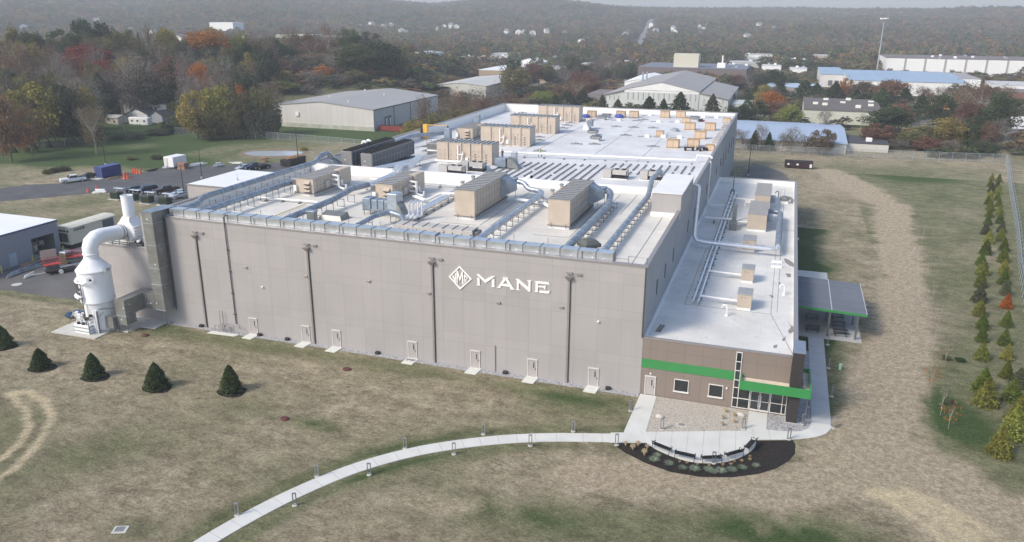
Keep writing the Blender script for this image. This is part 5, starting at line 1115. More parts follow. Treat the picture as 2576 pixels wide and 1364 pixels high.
piperun('white pipe bridging from the far ribbed unit to the twin pipes', [(8.4,74,7.0),(4.4,75,7.0)], .14, 1, m=wpipe, zfn=lambda x: 6.2); piperun('white pipe joining the wall drain to the twin pipes', [(.9,57,7.1),(7.0,57,7.1)], .15, 2, .5, m=wpipe, zfn=lambda x: 6.3, stands=[(2.5,57),(5.5,57)])
q = thing('exhaust_fan', 'grey mushroom exhaust fan on a white curb at the far end of the wing roof', 'exhaust fan', (14,83,6)); MB().bbox(13.3,14.7,77.5,79.0,6.0,6.5,.04).build('curb', white, q); MB().lathe([(.55,0),(.95,.15),(.95,.6),(.6,.85),(0,.9)],(14,78.3,6.5),20).build('hood', mat('fan_grey', (.24,.25,.25), .5, .3), q, smooth=35)
def goose(x, y, m, lab):
    q = thing('gooseneck_vent', lab, 'vent pipe', (x,y,zw(y))); z = zw(y); MB().tube([(x,y,z),(x,y,z+1.1)]+[(x-.3+.3*math.cos(a_),y,z+1.1+.3*math.sin(a_)) for a_ in (.6,1.2,1.9,2.6)]+[(x-.62,y,z+.95)],.09,8).build('pipe', m, q, smooth=40); MB().lathe([(.22,0),(.2,.25),(.1,.3)],(x,y,z),10).build('boot', white, q)
goose(12.8,82.5,steel,'dark gooseneck vent near the exhaust fan'); goose(14.6,21.0,wpipe,'white gooseneck vent near the right edge of the wing roof'); goose(8.2,10.6,wpipe,'small white vent in front of the nearest unit on the wing roof')
for k, (y) in enumerate((33.0,35.6)):
    t = MB().bbox(12.7,14.2,y,y+.5,zw(y),zw(y)+.3,.03).build('curb_block', white); tag(t, ('nearer' if k == 0 else 'farther')+' low white block under the bend of the crossing duct', 'roof block', 'low white blocks on the wing roof')
# ------------------------------------------------------------------ front lawn: spruces, path lights, benches, planting
def leafmat(name, c, var=.35, rnd=.22):
    m = bpy.data.materials.new(name); m.use_nodes = True; t = m.node_tree; N = t.nodes; L = t.links; b = N['Principled BSDF']
    b.inputs['Roughness'].default_value = .85; b.inputs['Specular IOR Level'].default_value = .15
    oi = N.new('ShaderNodeObjectInfo'); g = N.new('ShaderNodeNewGeometry'); n = N.new('ShaderNodeTexNoise'); n.inputs['Scale'].default_value = .55; n.inputs['Detail'].default_value = 6; n.inputs['Roughness'].default_value = .7
    L.new(g.outputs['Position'], n.inputs['Vector'])
    hs = N.new('ShaderNodeHueSaturation'); hs.inputs['Color'].default_value = (*c, 1)
    a = N.new('ShaderNodeMapRange'); a.inputs[3].default_value = 1-rnd; a.inputs[4].default_value = 1+rnd; L.new(oi.outputs['Random'], a.inputs[0])
    b2 = N.new('ShaderNodeMapRange'); b2.inputs[1].default_value = .25; b2.inputs[2].default_value = .75; b2.inputs[3].default_value = 1-var; b2.inputs[4].default_value = 1+var; L.new(n.outputs['Fac'], b2.inputs[0])
    mu = N.new('ShaderNodeMath'); mu.operation = 'MULTIPLY'; L.new(a.outputs[0], mu.inputs[0]); L.new(b2.outputs[0], mu.inputs[1]); L.new(mu.outputs[0], hs.inputs['Value'])
    m3 = N.new('ShaderNodeMath'); m3.operation = 'MULTIPLY'; m3.inputs[1].default_value = 9.37; m4 = N.new('ShaderNodeMath'); m4.operation = 'FRACT'; L.new(oi.outputs['Random'], m3.inputs[0]); L.new(m3.outputs[0], m4.inputs[0])
    a2 = N.new('ShaderNodeMapRange'); a2.inputs[3].default_value = .482; a2.inputs[4].default_value = .518; L.new(m4.outputs[0], a2.inputs[0]); L.new(a2.outputs[0], hs.inputs['Hue'])
    L.new(hs.outputs[0], b.inputs['Base Color']); tl = N.new('ShaderNodeBsdfTranslucent'); L.new(hs.outputs[0], tl.inputs[0]); ms = N.new('ShaderNodeMixShader'); ms.inputs[0].default_value = .35; L.new(b.outputs[0], ms.inputs[1]); L.new(tl.outputs[0], ms.inputs[2]); L.new(ms.outputs[0], N['Material Output'].inputs[0])
    MATS[name] = m; return m
LM = {k: leafmat('leaf_'+k, c) for k, c in dict(spruce=(.085,.125,.055), dark=(.066,.092,.044), green=(.095,.125,.05), olive=(.175,.165,.07), yellow=(.30,.25,.075), orange=(.42,.15,.035), gold=(.50,.25,.045),
     red=(.24,.065,.04), russet=(.22,.125,.08), brown=(.19,.145,.10), grey=(.21,.185,.155), arbor=(.13,.165,.035), lime=(.24,.25,.06), dull=(.11,.118,.07)).items()}
bark = mat('bark', (.13,.10,.08), .9, var=.2, sc=3); pbark = mat('pale_bark', (.36,.33,.30), .85, var=.2, sc=2)
def quads_mesh(name, C, Sz, m, flat=.0, seed=0, droop=0.):
    """leaf-sized faces: centres C (n,3), sizes Sz (n,), random orientation"""
    r = np.random.default_rng(seed); n = len(C); C = np.asarray(C, float)
    nrm = r.normal(size=(n,3)); nrm[:,2] = np.abs(nrm[:,2])+flat; nrm /= np.linalg.norm(nrm, axis=1)[:,None]
    a = np.cross(nrm, r.normal(size=(n,3))); a /= np.linalg.norm(a, axis=1)[:,None]; b = np.cross(nrm, a)
    s = np.asarray(Sz)[:,None]*.5; el = r.uniform(.55, 1, (n,1))
    V = np.stack([C-a*s-b*s*el*.5, C+a*s*.3-b*s*el, C+a*s+b*s*el*.4, C-a*s*.2+b*s*el], 1).reshape(-1,3)
    me = bpy.data.meshes.new(name); me.vertices.add(4*n); me.vertices.foreach_set('co', V.astype(np.float32).ravel())
    me.loops.add(4*n); me.polygons.add(n); me.loops.foreach_set('vertex_index', np.arange(4*n, dtype=np.int32)); me.polygons.foreach_set('loop_start', np.arange(0,4*n,4,dtype=np.int32)); me.update(calc_edges=True)
    me.materials.append(m); return me
def conifer_mesh(name, m, h=1., w=.36, n=1800, seed=0, tiers=14, ragged=.12, sz=.05, z0=.02, pw=.85):
    r = np.random.default_rng(seed); P = []; t = r.random(n)**.72
    z = z0+(1-z0)*t
    tier = (z*tiers) % 1.; prof = (1-z)**pw*(1-.32*tier)+.012
    ang = r.uniform(0, 2*np.pi, n); lob = 1+ragged*np.sin(ang*5+seed+z*17)+ragged*.8*np.sin(ang*9+z*31)
    rr = w*prof*lob*np.sqrt(r.uniform(.25, 1, n))
    P = np.stack([rr*np.cos(ang), rr*np.sin(ang), z*h-rr*.18], 1)
    return quads_mesh(name, P, sz*r.uniform(.6,1.3,n), m, seed=seed)
def trunk_mesh(name, m, r0, h, n=7):
    mb = MB(); mb.tube([(0,0,0),(r0*.3,0,h*.5),(0,0,h)], [r0,r0*.7,r0*.2], n); return mb.mesh(name, m, 1)
def link(name, me, par=None):
    o = bpy.data.objects.new(name, me); COL.objects.link(o); o.parent = par; return o
sp_lab = ['cut off by the left edge of the view', 'second from the left in the row on the lawn', 'third from the left, in the middle of the row on the lawn', 'second from the right in the row on the lawn', 'rightmost of the row on the lawn']
for i, (u, v) in enumerate(SPR):
    x, y = G(u, v); hgt = [3.5,3.0,3.6,3.7,3.9][i]; w = [.50,.50,.42,.47,.41][i]
    t = thing('spruce_tree', 'dark young spruce, '+sp_lab[i], 'spruce', (x,y,0), i*1.3, 'young spruces standing on the front lawn')
    link('trunk', trunk_mesh('trunk', bark, .07, hgt*.9), t)
    cm = conifer_mesh('crown', LM['spruce'], hgt*.83, hgt*w*1.0, 6500, 40+i, 9, .10, .20, .0, .66); link('crown', cm, t)
    q = tag(MB().sheet([(x+.15+1.7*math.cos(a)*(1+.12*math.sin(3*a+i)), y+1.5*math.sin(a)*(1+.1*math.cos(2*a))) for a in np.arange(0,6.28,.35)], .012).build('mulch_ring', mul), kind='structure')
# path lights
blm = mat('bollard_alu', (.30,.31,.33), .45, .6)
def bollard(label):
    t = thing('path_light', label, 'path light', (0,0,0), 0, 'open frame path lights')
    f = MB()
    for x in (-.14,.14): f.box(x-.035,x+.035,-.06,.06,.1,1.2)
    f.box(-.175,.175,-.06,.06,1.2,1.28); f.box(-.105,.105,-.04,.04,.1,.16); f.build('frame', blm, t)
    MB().lathe([(.24,0),(.24,.09),(.2,.1)],(0,0,0),14).build('footing', conc, t); MB().box(-.10,.10,-.03,.03,1.16,1.198).build('lamp', lw, t); return t
b0 = bollard('x'); fst = True
near = [(597,1297),(742,1272),(929,1195),(1142,1143),(1334,1122),(1551,1120)]; farr = [(798,1199),(1019,1129),(1216,1093),(1442,1086)]
ent = [(1586,1034,'standing on the lawn beside the entrance path'),(1665,1081,'in the left half of the pale gravel bed'),(1870,1080,'at the right end of the pale gravel bed, beside the grasses'),(1795,1166,'standing in front of the middle bench'),(1984,1106,'at the edge of the mulch bed right of the benches'),(2020,1068,'behind the path corner, right of the dark pillar'),(2031,1024,'half hidden below the right end of the green canopy'),
       (2096,1077,'on the grass outside the rounded path corner'),(2092,998,'second nearest on the grass right of the side path'),(2084,927,'third nearest on the grass right of the side path'),(2082,868,'farthest on the grass right of the side path, near the pavilion')]
lst = [(u,v,f'{ordn(i+1)} from the left of the path lights along the near side of the curved path') for i,(u,v) in enumerate(near)]+[(u,v,f'{ordn(i+1)} from the left of the path lights along the far side of the curved path') for i,(u,v) in enumerate(farr)]+[(u,v,'path light '+s) for u,v,s in ent]
for u, v, lab in lst:
    x, y = G(u, v); a = .35 if v > 1040 else 1.1
    if u > 2075: a = 1.45
    if fst: t = b0; fst = False; t.location = (x,y,0); t.rotation_euler = (0,0,a); t['label'] = lab
    else: dup(b0, (x,y,0), a, lab)
# benches
bm_ = mat('bench_black', (.02,.021,.024), .45)
def bench():
    t = thing('park_bench', 'x', 'bench', (0,0,.06), 0, 'black metal benches round the paved half circle')
    s_ = MB(); [s_.box(-.92,.92,-.25+k*.075,-.19+k*.075,.43,.46) for k in range(7)]; s_.build('seat', bm_, t, off=(0,0,0))
    b_ = MB()
    for k in range(25): x = -.9+k*.075; b_.hexa([(x,.27,.45),(x+.03,.27,.45),(x+.03,.30,.45),(x,.30,.45),(x,.40,.86),(x+.03,.40,.86),(x+.03,.43,.86),(x,.43,.86)])
    b_.bar((-.92,.42,.87),(.92,.42,.87),.05); b_.build('backrest', bm_, t, off=(0,0,0))
    for x in (-.94,.94):
        l = MB(); l.tube([(x,-.27,0),(x,-.24,.42),(x,-.27,.62),(x,-.12,.68),(x,.34,.62)],.03,8); l.tube([(x,.36,0),(x,.27,.42),(x,.43,.9)],.03,8); l.bar((x,-.24,.42),(x,.28,.42),.04); l.build('leg', bm_, t, smooth=1, off=(0,0,0))
    return t
bn = bench(); bl_ = [((545,1078),(722,1148),'leftmost black bench on the paved half circle'),((752,1168),(950,1212),'second black bench from the left on the paved half circle'),((1000,1222),(1200,1214),'middle black bench, directly behind the front path light'),((1222,1200),(1402,1148),'fourth black bench from the left, touching the tilted end bench'),((1432,1130),(1506,1048),'rightmost black bench, turned steeply towards the entrance')]
for i, (a, b, lab) in enumerate(bl_):
    A, B_ = Z('D',*a,.06), Z('D',*b,.06); c_ = ((A[0]+B_[0])/2, (A[1]+B_[1])/2); rz = math.atan2(B_[1]-A[1], B_[0]-A[0])+math.pi
    if i == 0: t = bn; t.location = (*c_,.06); t.rotation_euler = (0,0,rz); t['label'] = lab
    else: dup(bn, (*c_,.06), rz, lab)
# plants
def tuft(name, n, h, m, w, seed):
    r = np.random.default_rng(seed); mb = MB()
    for k in range(n):
        a = r.uniform(0,6.28); l = h*r.uniform(.6,1); s_ = w*r.uniform(.5,1); x, y = .06*math.cos(a), .06*math.sin(a); d = Vector((math.cos(a),math.sin(a),0)); p = Vector((-d.y,d.x,0))*.02
        A = Vector((x,y,0)); B_ = A+d*s_*.5+Vector((0,0,l*.8)); C2 = A+d*s_+Vector((0,0,l*.75)); mb.add([A-p,A+p,B_+p,B_-p,C2],[(0,1,2,3),(3,2,4)])
    return mb.mesh(name, m)
gm1 = tuft('plume_grass', 130, .9, mat('dry_plume', (.50,.40,.25), .9, var=.15, rnd=.2), .38, 1); gm2 = tuft('grey_shrub', 170, .42, mat('sage_leaf', (.16,.20,.14), .9, var=.2, rnd=.2), .75, 2); gm3 = tuft('small_tuft', 60, .35, mat('brown_tuft', (.30,.21,.12), .9, rnd=.2), .25, 3)
def plants(lst, me, name, cat, labf, group):
    for i, p in enumerate(lst):
        x, y = Z('D',*p,.03); o = link(name, me); o.location = (x,y,.03); o.rotation_euler = (0,0,i*2.1); s_ = .68+.3*((i*37)%10)/10; o.scale = (s_,)*3; tag(o, labf(i), cat, group, 'thing')
plants([(285,1070),(355,1110),(405,1075),(490,1100),(465,1160)], gm1, 'plume_grass', 'ornamental grass', lambda i: f'{ordn(i+1)} from the left of the straw coloured plume grasses in the mulch bed', 'plume grasses in the mulch bed')
plants([(585,1170),(560,1215),(700,1250),(830,1290),(945,1305),(1080,1310),(1120,1330),(1195,1325),(1300,1310),(1400,1290),(1530,1270)], gm2, 'sage_shrub', 'low shrub', lambda i: f'{ordn(i+1)} from the left of the spreading grey-green shrubs in the mulch bed', 'low shrubs in the mulch bed')
plants([(800,1230),(870,1240),(970,1255),(1080,1265),(1210,1260),(1290,1255),(1320,1230),(1390,1225),(1470,1210),(1470,1180)], gm3, 'seedling_plant', 'small plant', lambda i: f'{ordn(i+1)} from the left of the tiny brown plants behind the grey-green shrubs', 'tiny brown plants in the mulch bed')
plants([(1235,750),(1215,815),(1210,880),(1320,790),(1320,850)], gm1, 'plume_grass', 'ornamental grass', lambda i: ['highest dry grass tuft of the left column in the gravel','middle dry grass tuft of the left column in the gravel','lowest dry grass tuft in the gravel','upper dry grass tuft of the right column in the gravel','lower dry grass tuft of the right column in the gravel'][i], 'dry grass tufts in the pale gravel bed')
for o in [o for o in COL.objects if o.get('group') == 'dry grass tufts in the pale gravel bed']: o.scale = (.6,)*3
def grate(x, y, w, lab, m, z=.06, rz=0):
    t = thing('drain_grate', lab, 'drain', (x,y,0), rz, 'drain grates'); MB().bbox(-w,w,-w*.8,w*.8,0,z,.03).build('collar', conc, t, off=(0,0,0)); q = MB(); [q.box(-w*.65+k*w*.26,-w*.65+k*w*.26+.1*w,-w*.55,w*.55,z,z+.03) for k in range(5)]; q.build('grate_bar_set', m, t, off=(0,0,0))
rst = mat('rust_iron', (.16,.07,.045), .8, var=.2)
grate(*Z('D',822,875), .5, 'rusty brown drain grate in the pale gravel bed', rst); grate(*G(303,1333), .6, 'concrete drain with a dark grate on the near left lawn', steel, rz=.4)
for (u, v, w, lab) in ((873,930,.55,'dark red round lid on the lawn below the second downspout'),(716,1055,.5,'rusty lid beside a green patch on the lawn'),(365,845,.5,'dark red lid lying near the tower pad')):
    x, y = G(u, v); t = MB().lathe([(w,0),(w,.12),(w*.8,.2),(0,.22)], (x,y,0), 16, sy=.8).build('manhole_cover', mat('maroon_lid', (.10,.03,.03), .7, var=.2)); tag(t, lab, 'lid')
for (x_, y_, s_, lab) in ((610,800,.45,'pale boulder in the left part of the gravel bed'),(1385,785,.5,'flat pale boulder beside the entrance path')):
    x, y = Z('D',x_,y_); q = MB(); q.lathe([(s_,0),(s_*1.1,.15),(s_*.7,.35),(0,.4)], (x,y,0), 7, sy=.7); tag(q.build('boulder', mat('boulder', (.50,.47,.43), .9, var=.15)), lab, 'boulder')
q = MB(); q.lathe([(.16,0),(.16,.6),(.19,.6),(.19,.75),(0,.78)], (*G(2113,930),0), 14); tag(q.build('cleanout_pipe', mat('mint_pvc', (.35,.62,.42), .5)), 'short mint green pipe standing in the grass right of the side path', 'pipe stub')
# gas meter set at the wall
gmt = thing('gas_meter_set', 'small pipe manifold on a slab at the foot of the facade', 'pipe manifold', (-54.5,-.8,0)); q = MB()
q.tube([(-56.3,-.7,.1),(-56.3,-.7,1.3),(-53.6,-.6,1.2),(-53.6,-.6,.7)],.06,6); q.tube([(-57.4,-.9,.1),(-57.4,-.9,.9),(-56,-.9,.9)],.05,6)
for x in (-56.8,-55.8,-55,-54.4): q.cyl((x,-.8,.05),(x,-.8,1.0),.04,6)
q.cyl((-56.9,-.3,.1),(-56.9,-.3,2.9),.04,6); q.cyl((-56.4,-.3,.1),(-56.4,-.3,2.9),.04,6); q.obox((-56,-.8,.95),(.4,.25,.3)); q.build('manifold', mat('meter_grey', (.25,.25,.25), .5), gmt)
MB().prism([(-58,-1.8),(-53.8,-1.6),(-53.6,-.9),(-57.8,-1.0)], -.02, .08).build('slab', sm_, gmt)
# pavilion right of the wing
pv = thing('picnic_pavilion', 'open picnic shelter with a grey shingled roof and green edge beside the office wing', 'shelter', (21,27,0))
shm = panelmat('shingle', (.165,.185,.215), 1, .32, 0, [], dark=.62, w=.05, var=.12, rough=.8)
x0,x1,y0,y1 = 16.5,25.2,24.9,38.2
MB().hexa([(x0,y0,3.75),(x1,y0,3.5),(x1,y1,3.5),(x0,y1,3.75),(x0,y0,3.95),(x1,y0,3.7),(x1,y1,3.7),(x0,y1,3.95)]).build('roof', shm, pv)
q = MB(); q.hexa([(x0,y0-.08,3.65),(x1+.08,y0-.08,3.4),(x1+.08,y0-.004,3.4),(x0,y0-.004,3.65),(x0,y0-.08,3.98),(x1+.08,y0-.08,3.73),(x1+.08,y0-.004,3.73),(x0,y0-.004,3.98)]); q.build('fascia', greenp, pv)
q = MB(); q.box(x1+.004,x1+.08,y0,y1+.05,3.4,3.74); q.bar((20.9,y0,3.86),(20.9,y1,3.86),.1); q.build('edge_trim', mat('trim_grey', (.5,.54,.56), .4), pv)
for x in (20.75, 24.2):
    for y in (24.95, 30.5, y1-.4): MB().box(x-.12,x+.12,y-.12,y+.12,.08,3.55).build('post', steel, pv)
MB().box(x0,x1-.2,y0-.9,y1+2,-.02,.08).build('slab', mat('pavilion_slab', (.42,.42,.41), .8, var=.08), pv)
MB().box(x0,x0+5.2,47,54,-.02,.07).build('apron', cw, pv)
def ptable():
    t = thing('picnic_table', 'x', 'picnic table', (0,0,.08), 0, 'dark picnic tables under the shelter')
    MB().bbox(-.9,.9,-.4,.4,.70,.76,.02).build('tabletop', bm_, t, off=(0,0,0))
    for y in (-.75,.75): MB().bbox(-.9,.9,y-.13,y+.13,.42,.46,.02).build('seat', bm_, t, off=(0,0,0))
    for x in (-.7,.7): l = MB(); l.bar((x,-.8,0),(x,.8,0),.06); l.bar((x,0,0),(x,0,.7),.07); l.bar((x,-.75,.42),(x,.75,.42),.05); l.bar((x,-.75,0),(x,-.75,.42),.05); l.bar((x,.75,0),(x,.75,.42),.05); l.build('leg_frame', bm_, t, off=(0,0,0))
    return t
pt = ptable(); k = 0
for x, y, lab in ((18.9,26.2,'picnic table nearest the building at the front of the shelter'),(18.9,30.9,'picnic table behind the front one beside the building'),(22.4,26.0,'picnic table at the front outer corner of the shelter'),(22.3,29.0,'middle picnic table of the outer row under the shelter'),(22.3,32.4,'rearmost picnic table of the outer row under the shelter')):
    if k == 0: pt.location = (x,y,.08); pt['label'] = lab
    else: dup(pt, (x,y,.08), .05*k, lab)
    k += 1
# concrete door slabs on the shaded lawn
for p in ((16.3,50,17.6,51.6),(16.3,74,17.4,75.2)): tag(MB().box(p[0],p[2],p[1],p[3],-.02,.08).build('door_slab', sm_), kind='structure')

# ------------------------------------------------------------------ vehicles
glc = mat('car_glass', (.03,.04,.05), .1, spec=.8)
def car(label, col, loc, rz, kind='sedan', group=None):
    paint = mat('paint_'+col, dict(white=(.78,.78,.78), black=(.015,.016,.018), navy=(.02,.035,.07), maroon=(.045,.018,.02), silver=(.38,.45,.52), grey=(.2,.21,.22), red=(.35,.03,.03), blue=(.05,.13,.3))[col], .25, var=.02)
    t = thing('parked_car' if kind != 'pickup' else 'pickup_truck', label, 'pickup truck' if kind == 'pickup' else 'car', loc, rz, group)
    if kind == 'pickup':
        Ln, Wd, hb = 5.8, 1.0, .78; prof = [(-2.9,.45),(-2.9,1.05),(-2.75,1.12),(-1.25,1.2),(-.62,1.83),(.95,1.86),(1.15,1.22),(1.16,1.18),(2.85,1.16),(2.9,.5)]
    elif kind == 'suv':
        prof = [(-2.4,.4),(-2.4,.95),(-1.4,1.08),(-.8,1.68),(1.9,1.7),(2.3,1.1),(2.35,.45)]; Wd = .95
    else:
        prof = [(-2.3,.35),(-2.3,.72),(-1.2,.92),(-.45,1.40),(.85,1.42),(1.75,1.0),(2.3,.9),(2.3,.4)]; Wd = .9
    b = MB(); n = len(prof)
    inn = [.0 if z < 1.15 else .16 for x, z in prof]
    V = [(x,-Wd+i_,z) for (x,z),i_ in zip(prof,inn)]+[(x,Wd-i_,z) for (x,z),i_ in zip(prof,inn)]
    b.add(V, [tuple(range(n)), tuple(reversed(range(n,2*n)))]+[(i,n+i,n+(i+1)%n,(i+1)%n) for i in range(n)])
    b.build('body', paint, t, off=(0,0,0))
    g = MB()
    if kind == 'pickup': sg_ = [(-1.05,1.24),(-.62,1.74),(.88,1.77),(1.02,1.26)]; ws = (-1.2,1.22,-.65,1.80); rw = None
    elif kind == 'suv': sg_ = [(-1.2,1.14),(-.75,1.6),(1.85,1.62),(2.1,1.16)]; ws = (-1.36,1.12,-.84,1.64); rw = (1.93,1.66,2.24,1.2)
    else: sg_ = [(-.9,.98),(-.4,1.34),(.8,1.36),(1.4,1.04)]; ws = (-1.12,.96,-.5,1.38); rw = (.9,1.4,1.65,1.06)
    for s_ in (-1,1): g.extr([(x, s_*(Wd-.10 if z < 1.3 else Wd-.15), z) for x,z in sg_], (0,s_*.06,0))
    g.build('side_windows', glc, t, off=(0,0,0))
    w_ = MB(); a = .12; w_.hexa([(ws[0],-Wd+.14+a,ws[1]),(ws[0],Wd-.14-a,ws[1]),(ws[0]-.03,Wd-.14-a,ws[1]+.04),(ws[0]-.03,-Wd+.14+a,ws[1]+.04),(ws[2],-Wd+.2+a,ws[3]),(ws[2],Wd-.2-a,ws[3]),(ws[2]-.05,Wd-.2-a,ws[3]+.03),(ws[2]-.05,-Wd+.2+a,ws[3]+.03)]); w_.build('windscreen', glc, t, off=(0,0,0))
    if rw: w_ = MB(); w_.hexa([(rw[0],-Wd+.3,rw[1]),(rw[0],Wd-.3,rw[1]),(rw[0]+.04,Wd-.3,rw[1]+.04),(rw[0]+.04,-Wd+.3,rw[1]+.04),(rw[2],-Wd+.25,rw[3]),(rw[2],Wd-.25,rw[3]),(rw[2]+.05,Wd-.25,rw[3]+.03),(rw[2]+.05,-Wd+.25,rw[3]+.03)]); w_.build('rear_window', glc, t, off=(0,0,0))
    if kind == 'pickup': MB().box(1.3,2.8,-.82,.82,1.17,1.20).build('bed', black, t, off=(0,0,0))
    hl = MB(); x = prof[0][0]
    for s_ in (-1,1): MB().box(x-.03,x+.04,s_*Wd*.72-.17,s_*Wd*.72+.17,.72 if kind != 'sedan' else .55,.92 if kind != 'sedan' else .68).build('headlight', mat('lamp_glass', (.6,.6,.6), .2), t, off=(0,0,0))
    for x in (prof[0][0]+.95, prof[-1][0]-1.0):
        for s_ in (-1,1):
            wh = MB().cyl((x,s_*(Wd-.2),.36),(x,s_*(Wd+.02),.36),.37,18).build('wheel', rubber, t, off=(0,0,0)); MB().cyl((x,s_*(Wd+.02),.36),(x,s_*(Wd+.035),.36),.22,12).build('rim', alum, wh, off=(0,0,0))
    return t
x, y = Z('A',700,487); car('white crew cab pickup truck parked at the edge of the asphalt lot', 'white', (x,y,0), rad(60), 'pickup')
q = car('small black car partly hidden behind the white pickup truck', 'black', (*Z('A',850,452),0), rad(70), 'sedan')
cg = 'cars parked behind the green transformers'
for p, c_, k_, lab in (((1215,590),'black','sedan','black car farthest left behind the green transformers'),((1345,595),'navy','suv','dark blue car second from the left behind the green transformers'),((1530,600),'maroon','pickup','dark maroon truck behind the third green transformer'),((1660,628),'silver','sedan','silver blue car nearest the black lamp post')):
    a_ = Z('A',*p); car(lab, c_, (a_[0]+.5,a_[1]+1.5,0), rad(62), k_, cg)
car('silver car at the near right end behind the transformers', 'silver', (*Z('A',1720,640),0), rad(62), 'sedan', cg)
for p, c_, k_, lab in (((2330,368),'silver','sedan','silver car behind the white-roofed hut, left of the dark ones'),((2420,365),'navy','pickup','dark blue truck behind the white-roofed hut'),((2500,362),'black','sedan','black car at the right behind the white-roofed hut')): car(lab, c_, (*Z('A',*p),0), rad(70), k_, 'cars behind the white-roofed hut')
for p, c_, k_, lab in (((905,20),'silver','sedan','silver car on the lane beside the left grass slope'),((930,-2),'black','pickup','black truck behind the silver car on the lane'),((870,-165),'white','suv','white vehicle parked left of the beige garden shed'),((940,-130),'blue','sedan','blue covered car left of the beige garden shed'),((985,-118),'grey','sedan','grey car nearest the beige garden shed')): car(lab, c_, (*Z('A',*p),0), rad(20), k_, 'vehicles on the lane and lawn by the white house')
# container, cones, trailers, timber
blu = panelmat('blue_container', (.025,.045,.19), 1, .28, 0, [], dark=.7, w=.05)
q = thing('shipping_container', 'dark blue shipping container standing beside the asphalt lot', 'container', (-153.5,77,0)); MB().box(-154.9,-152.2,74.2,80.3,.15,2.75).build('body', blu, q); d = MB().box(-154.8,-152.3,74.10,74.19,.2,2.7).build('door', mat('container_door', (.03,.05,.2), .5), q); f = MB()
for x in (-154.3,-153.8,-153.2,-152.7): f.bar((x,74.06,.25),(x,74.06,2.65),.05)
f.build('lock_bar_set', galv, d); MB().box(-154.95,-152.15,74.15,80.35,2.752,2.80).build('roof', mat('container_roof', (.06,.09,.25), .5, wear=.3), q); MB().box(-156.2,-151.8,72.4,74,-.02,.12).build('footing', conc, q)
rd = mat('cone_orange', (.75,.13,.05), .6); 
def cone(lab, s_=1.):
    t = thing('traffic_cone', lab, 'traffic cone', (0,0,0), 0, 'orange traffic cones and barrels'); MB().lathe([(.16,.04),(.05,.72),(0,.74)],(0,0,0),12).build('cone_body', rd, t, off=(0,0,0)); MB().box(-.2,.2,-.2,.2,0,.04).build('base', rd, t, off=(0,0,0)); MB().lathe([(.112,.32),(.078,.5)],(0,0,0),12).build('band', white, t, off=(0,0,0)); return t
c0_ = cone('x'); i = 0
for p, s_, lab in (((838,582),1.6,'orange cone alone on the asphalt near the white rack'),((922,550),1.2,'orange cone on the asphalt behind the white rack'),((1190,456),2.6,'tall orange marker in front of the blue container'),((1218,455),1.8,'orange cone just right of the tall marker'),((1244,450),1.5,'small orange cone right of the tall marker'),((1268,404),2.0,'leftmost of the orange barrels behind the container'),((1290,404),2.0,'second of the orange barrels behind the container'),((1312,406),1.9,'third of the orange barrels behind the container'),((1340,406),2.0,'rightmost of the orange barrels behind the container')):
    if i == 0: c0_.location = (*Z('A',*p),0); c0_.scale = (s_,)*3; c0_['label'] = lab
    else: dup(c0_, (*Z('A',*p),0), 0, lab, sc=s_)
    i += 1
q = thing('box_trailer', 'white box trailer standing at the far edge of the asphalt lot', 'trailer', (*Z('A',1680,345),0)); MB().bbox(-1.6,1.6,-2.6,2.6,.5,3.2,.05).build('body', white, q, off=(0,0,0)); [MB().cyl((s_*1.45,k,.35),(s_*1.62,k,.35),.35,14).build('wheel', rubber, q, off=(0,0,0)) for s_ in (-1,1) for k in (-.5,.5)]; MB().bbox(-1.3,-.3,-2.72,-2.61,.7,2.9,.02).build('door', frame_m, q, off=(0,0,0))
q = thing('brick_pallet', 'brown stack of boxes right of the white trailer', 'pallet', (*Z('A',1750,360),0)); MB().bbox(-1.2,1.2,-.9,.9,.15,1.7,.05).build('load', mat('brown_box', (.28,.15,.10), .8, var=.15), q, off=(0,0,0)); MB().box(-1.25,1.25,-.95,.95,0,.14).build('pallet_base', palm, q, off=(0,0,0))
for (a, b_, w, h, m_, lab) in (((1540,362),(1690,350),1.2,.8,white,'white wrapped goods left of the white trailer'),((1790,345),(2010,320),.9,.8,white,'long white beams lying along the lot edge'),((2045,345),(2150,335),1.6,1.1,mat('wrap_white',(.6,.62,.65),.5,var=.15),'white wrapped bundle with a blue strap at the lot edge'),((2190,318),(2350,318),.8,.6,white,'white pipes stacked at the far lot edge'),((2480,300),(2570,298),1.4,1.3,mat('timber',(.42,.24,.13),.8,var=.2),'orange timber stack left of the black skip'),((1385,395),(1530,368),1.2,.5,black,'low row of dark material at the lot edge'),((1035,462),(1180,440),1.0,.4,palm,'planks lying in front of the blue container'),((880,590),(1060,590),1.4,.9,white,'white ladder rack lying behind the first transformer')):
    A, B_ = Z('A',*a), Z('A',*b_); L_ = math.hypot(B_[0]-A[0],B_[1]-A[1]); q = MB(); random.seed(int(L_*10))
    for k in range(7):
        t0 = random.uniform(0,.4); t1 = t0+random.uniform(.4,.6); o_ = random.uniform(-w/2,w/2); z_ = random.uniform(.05,h)
        q.bar((A[0]+(B_[0]-A[0])*t0, A[1]+(B_[1]-A[1])*t0+o_, z_), (A[0]+(B_[0]-A[0])*t1, A[1]+(B_[1]-A[1])*t1+o_, z_), w*.3, h*.3)
    tag(q.build('material_pile', m_), lab, 'material pile')
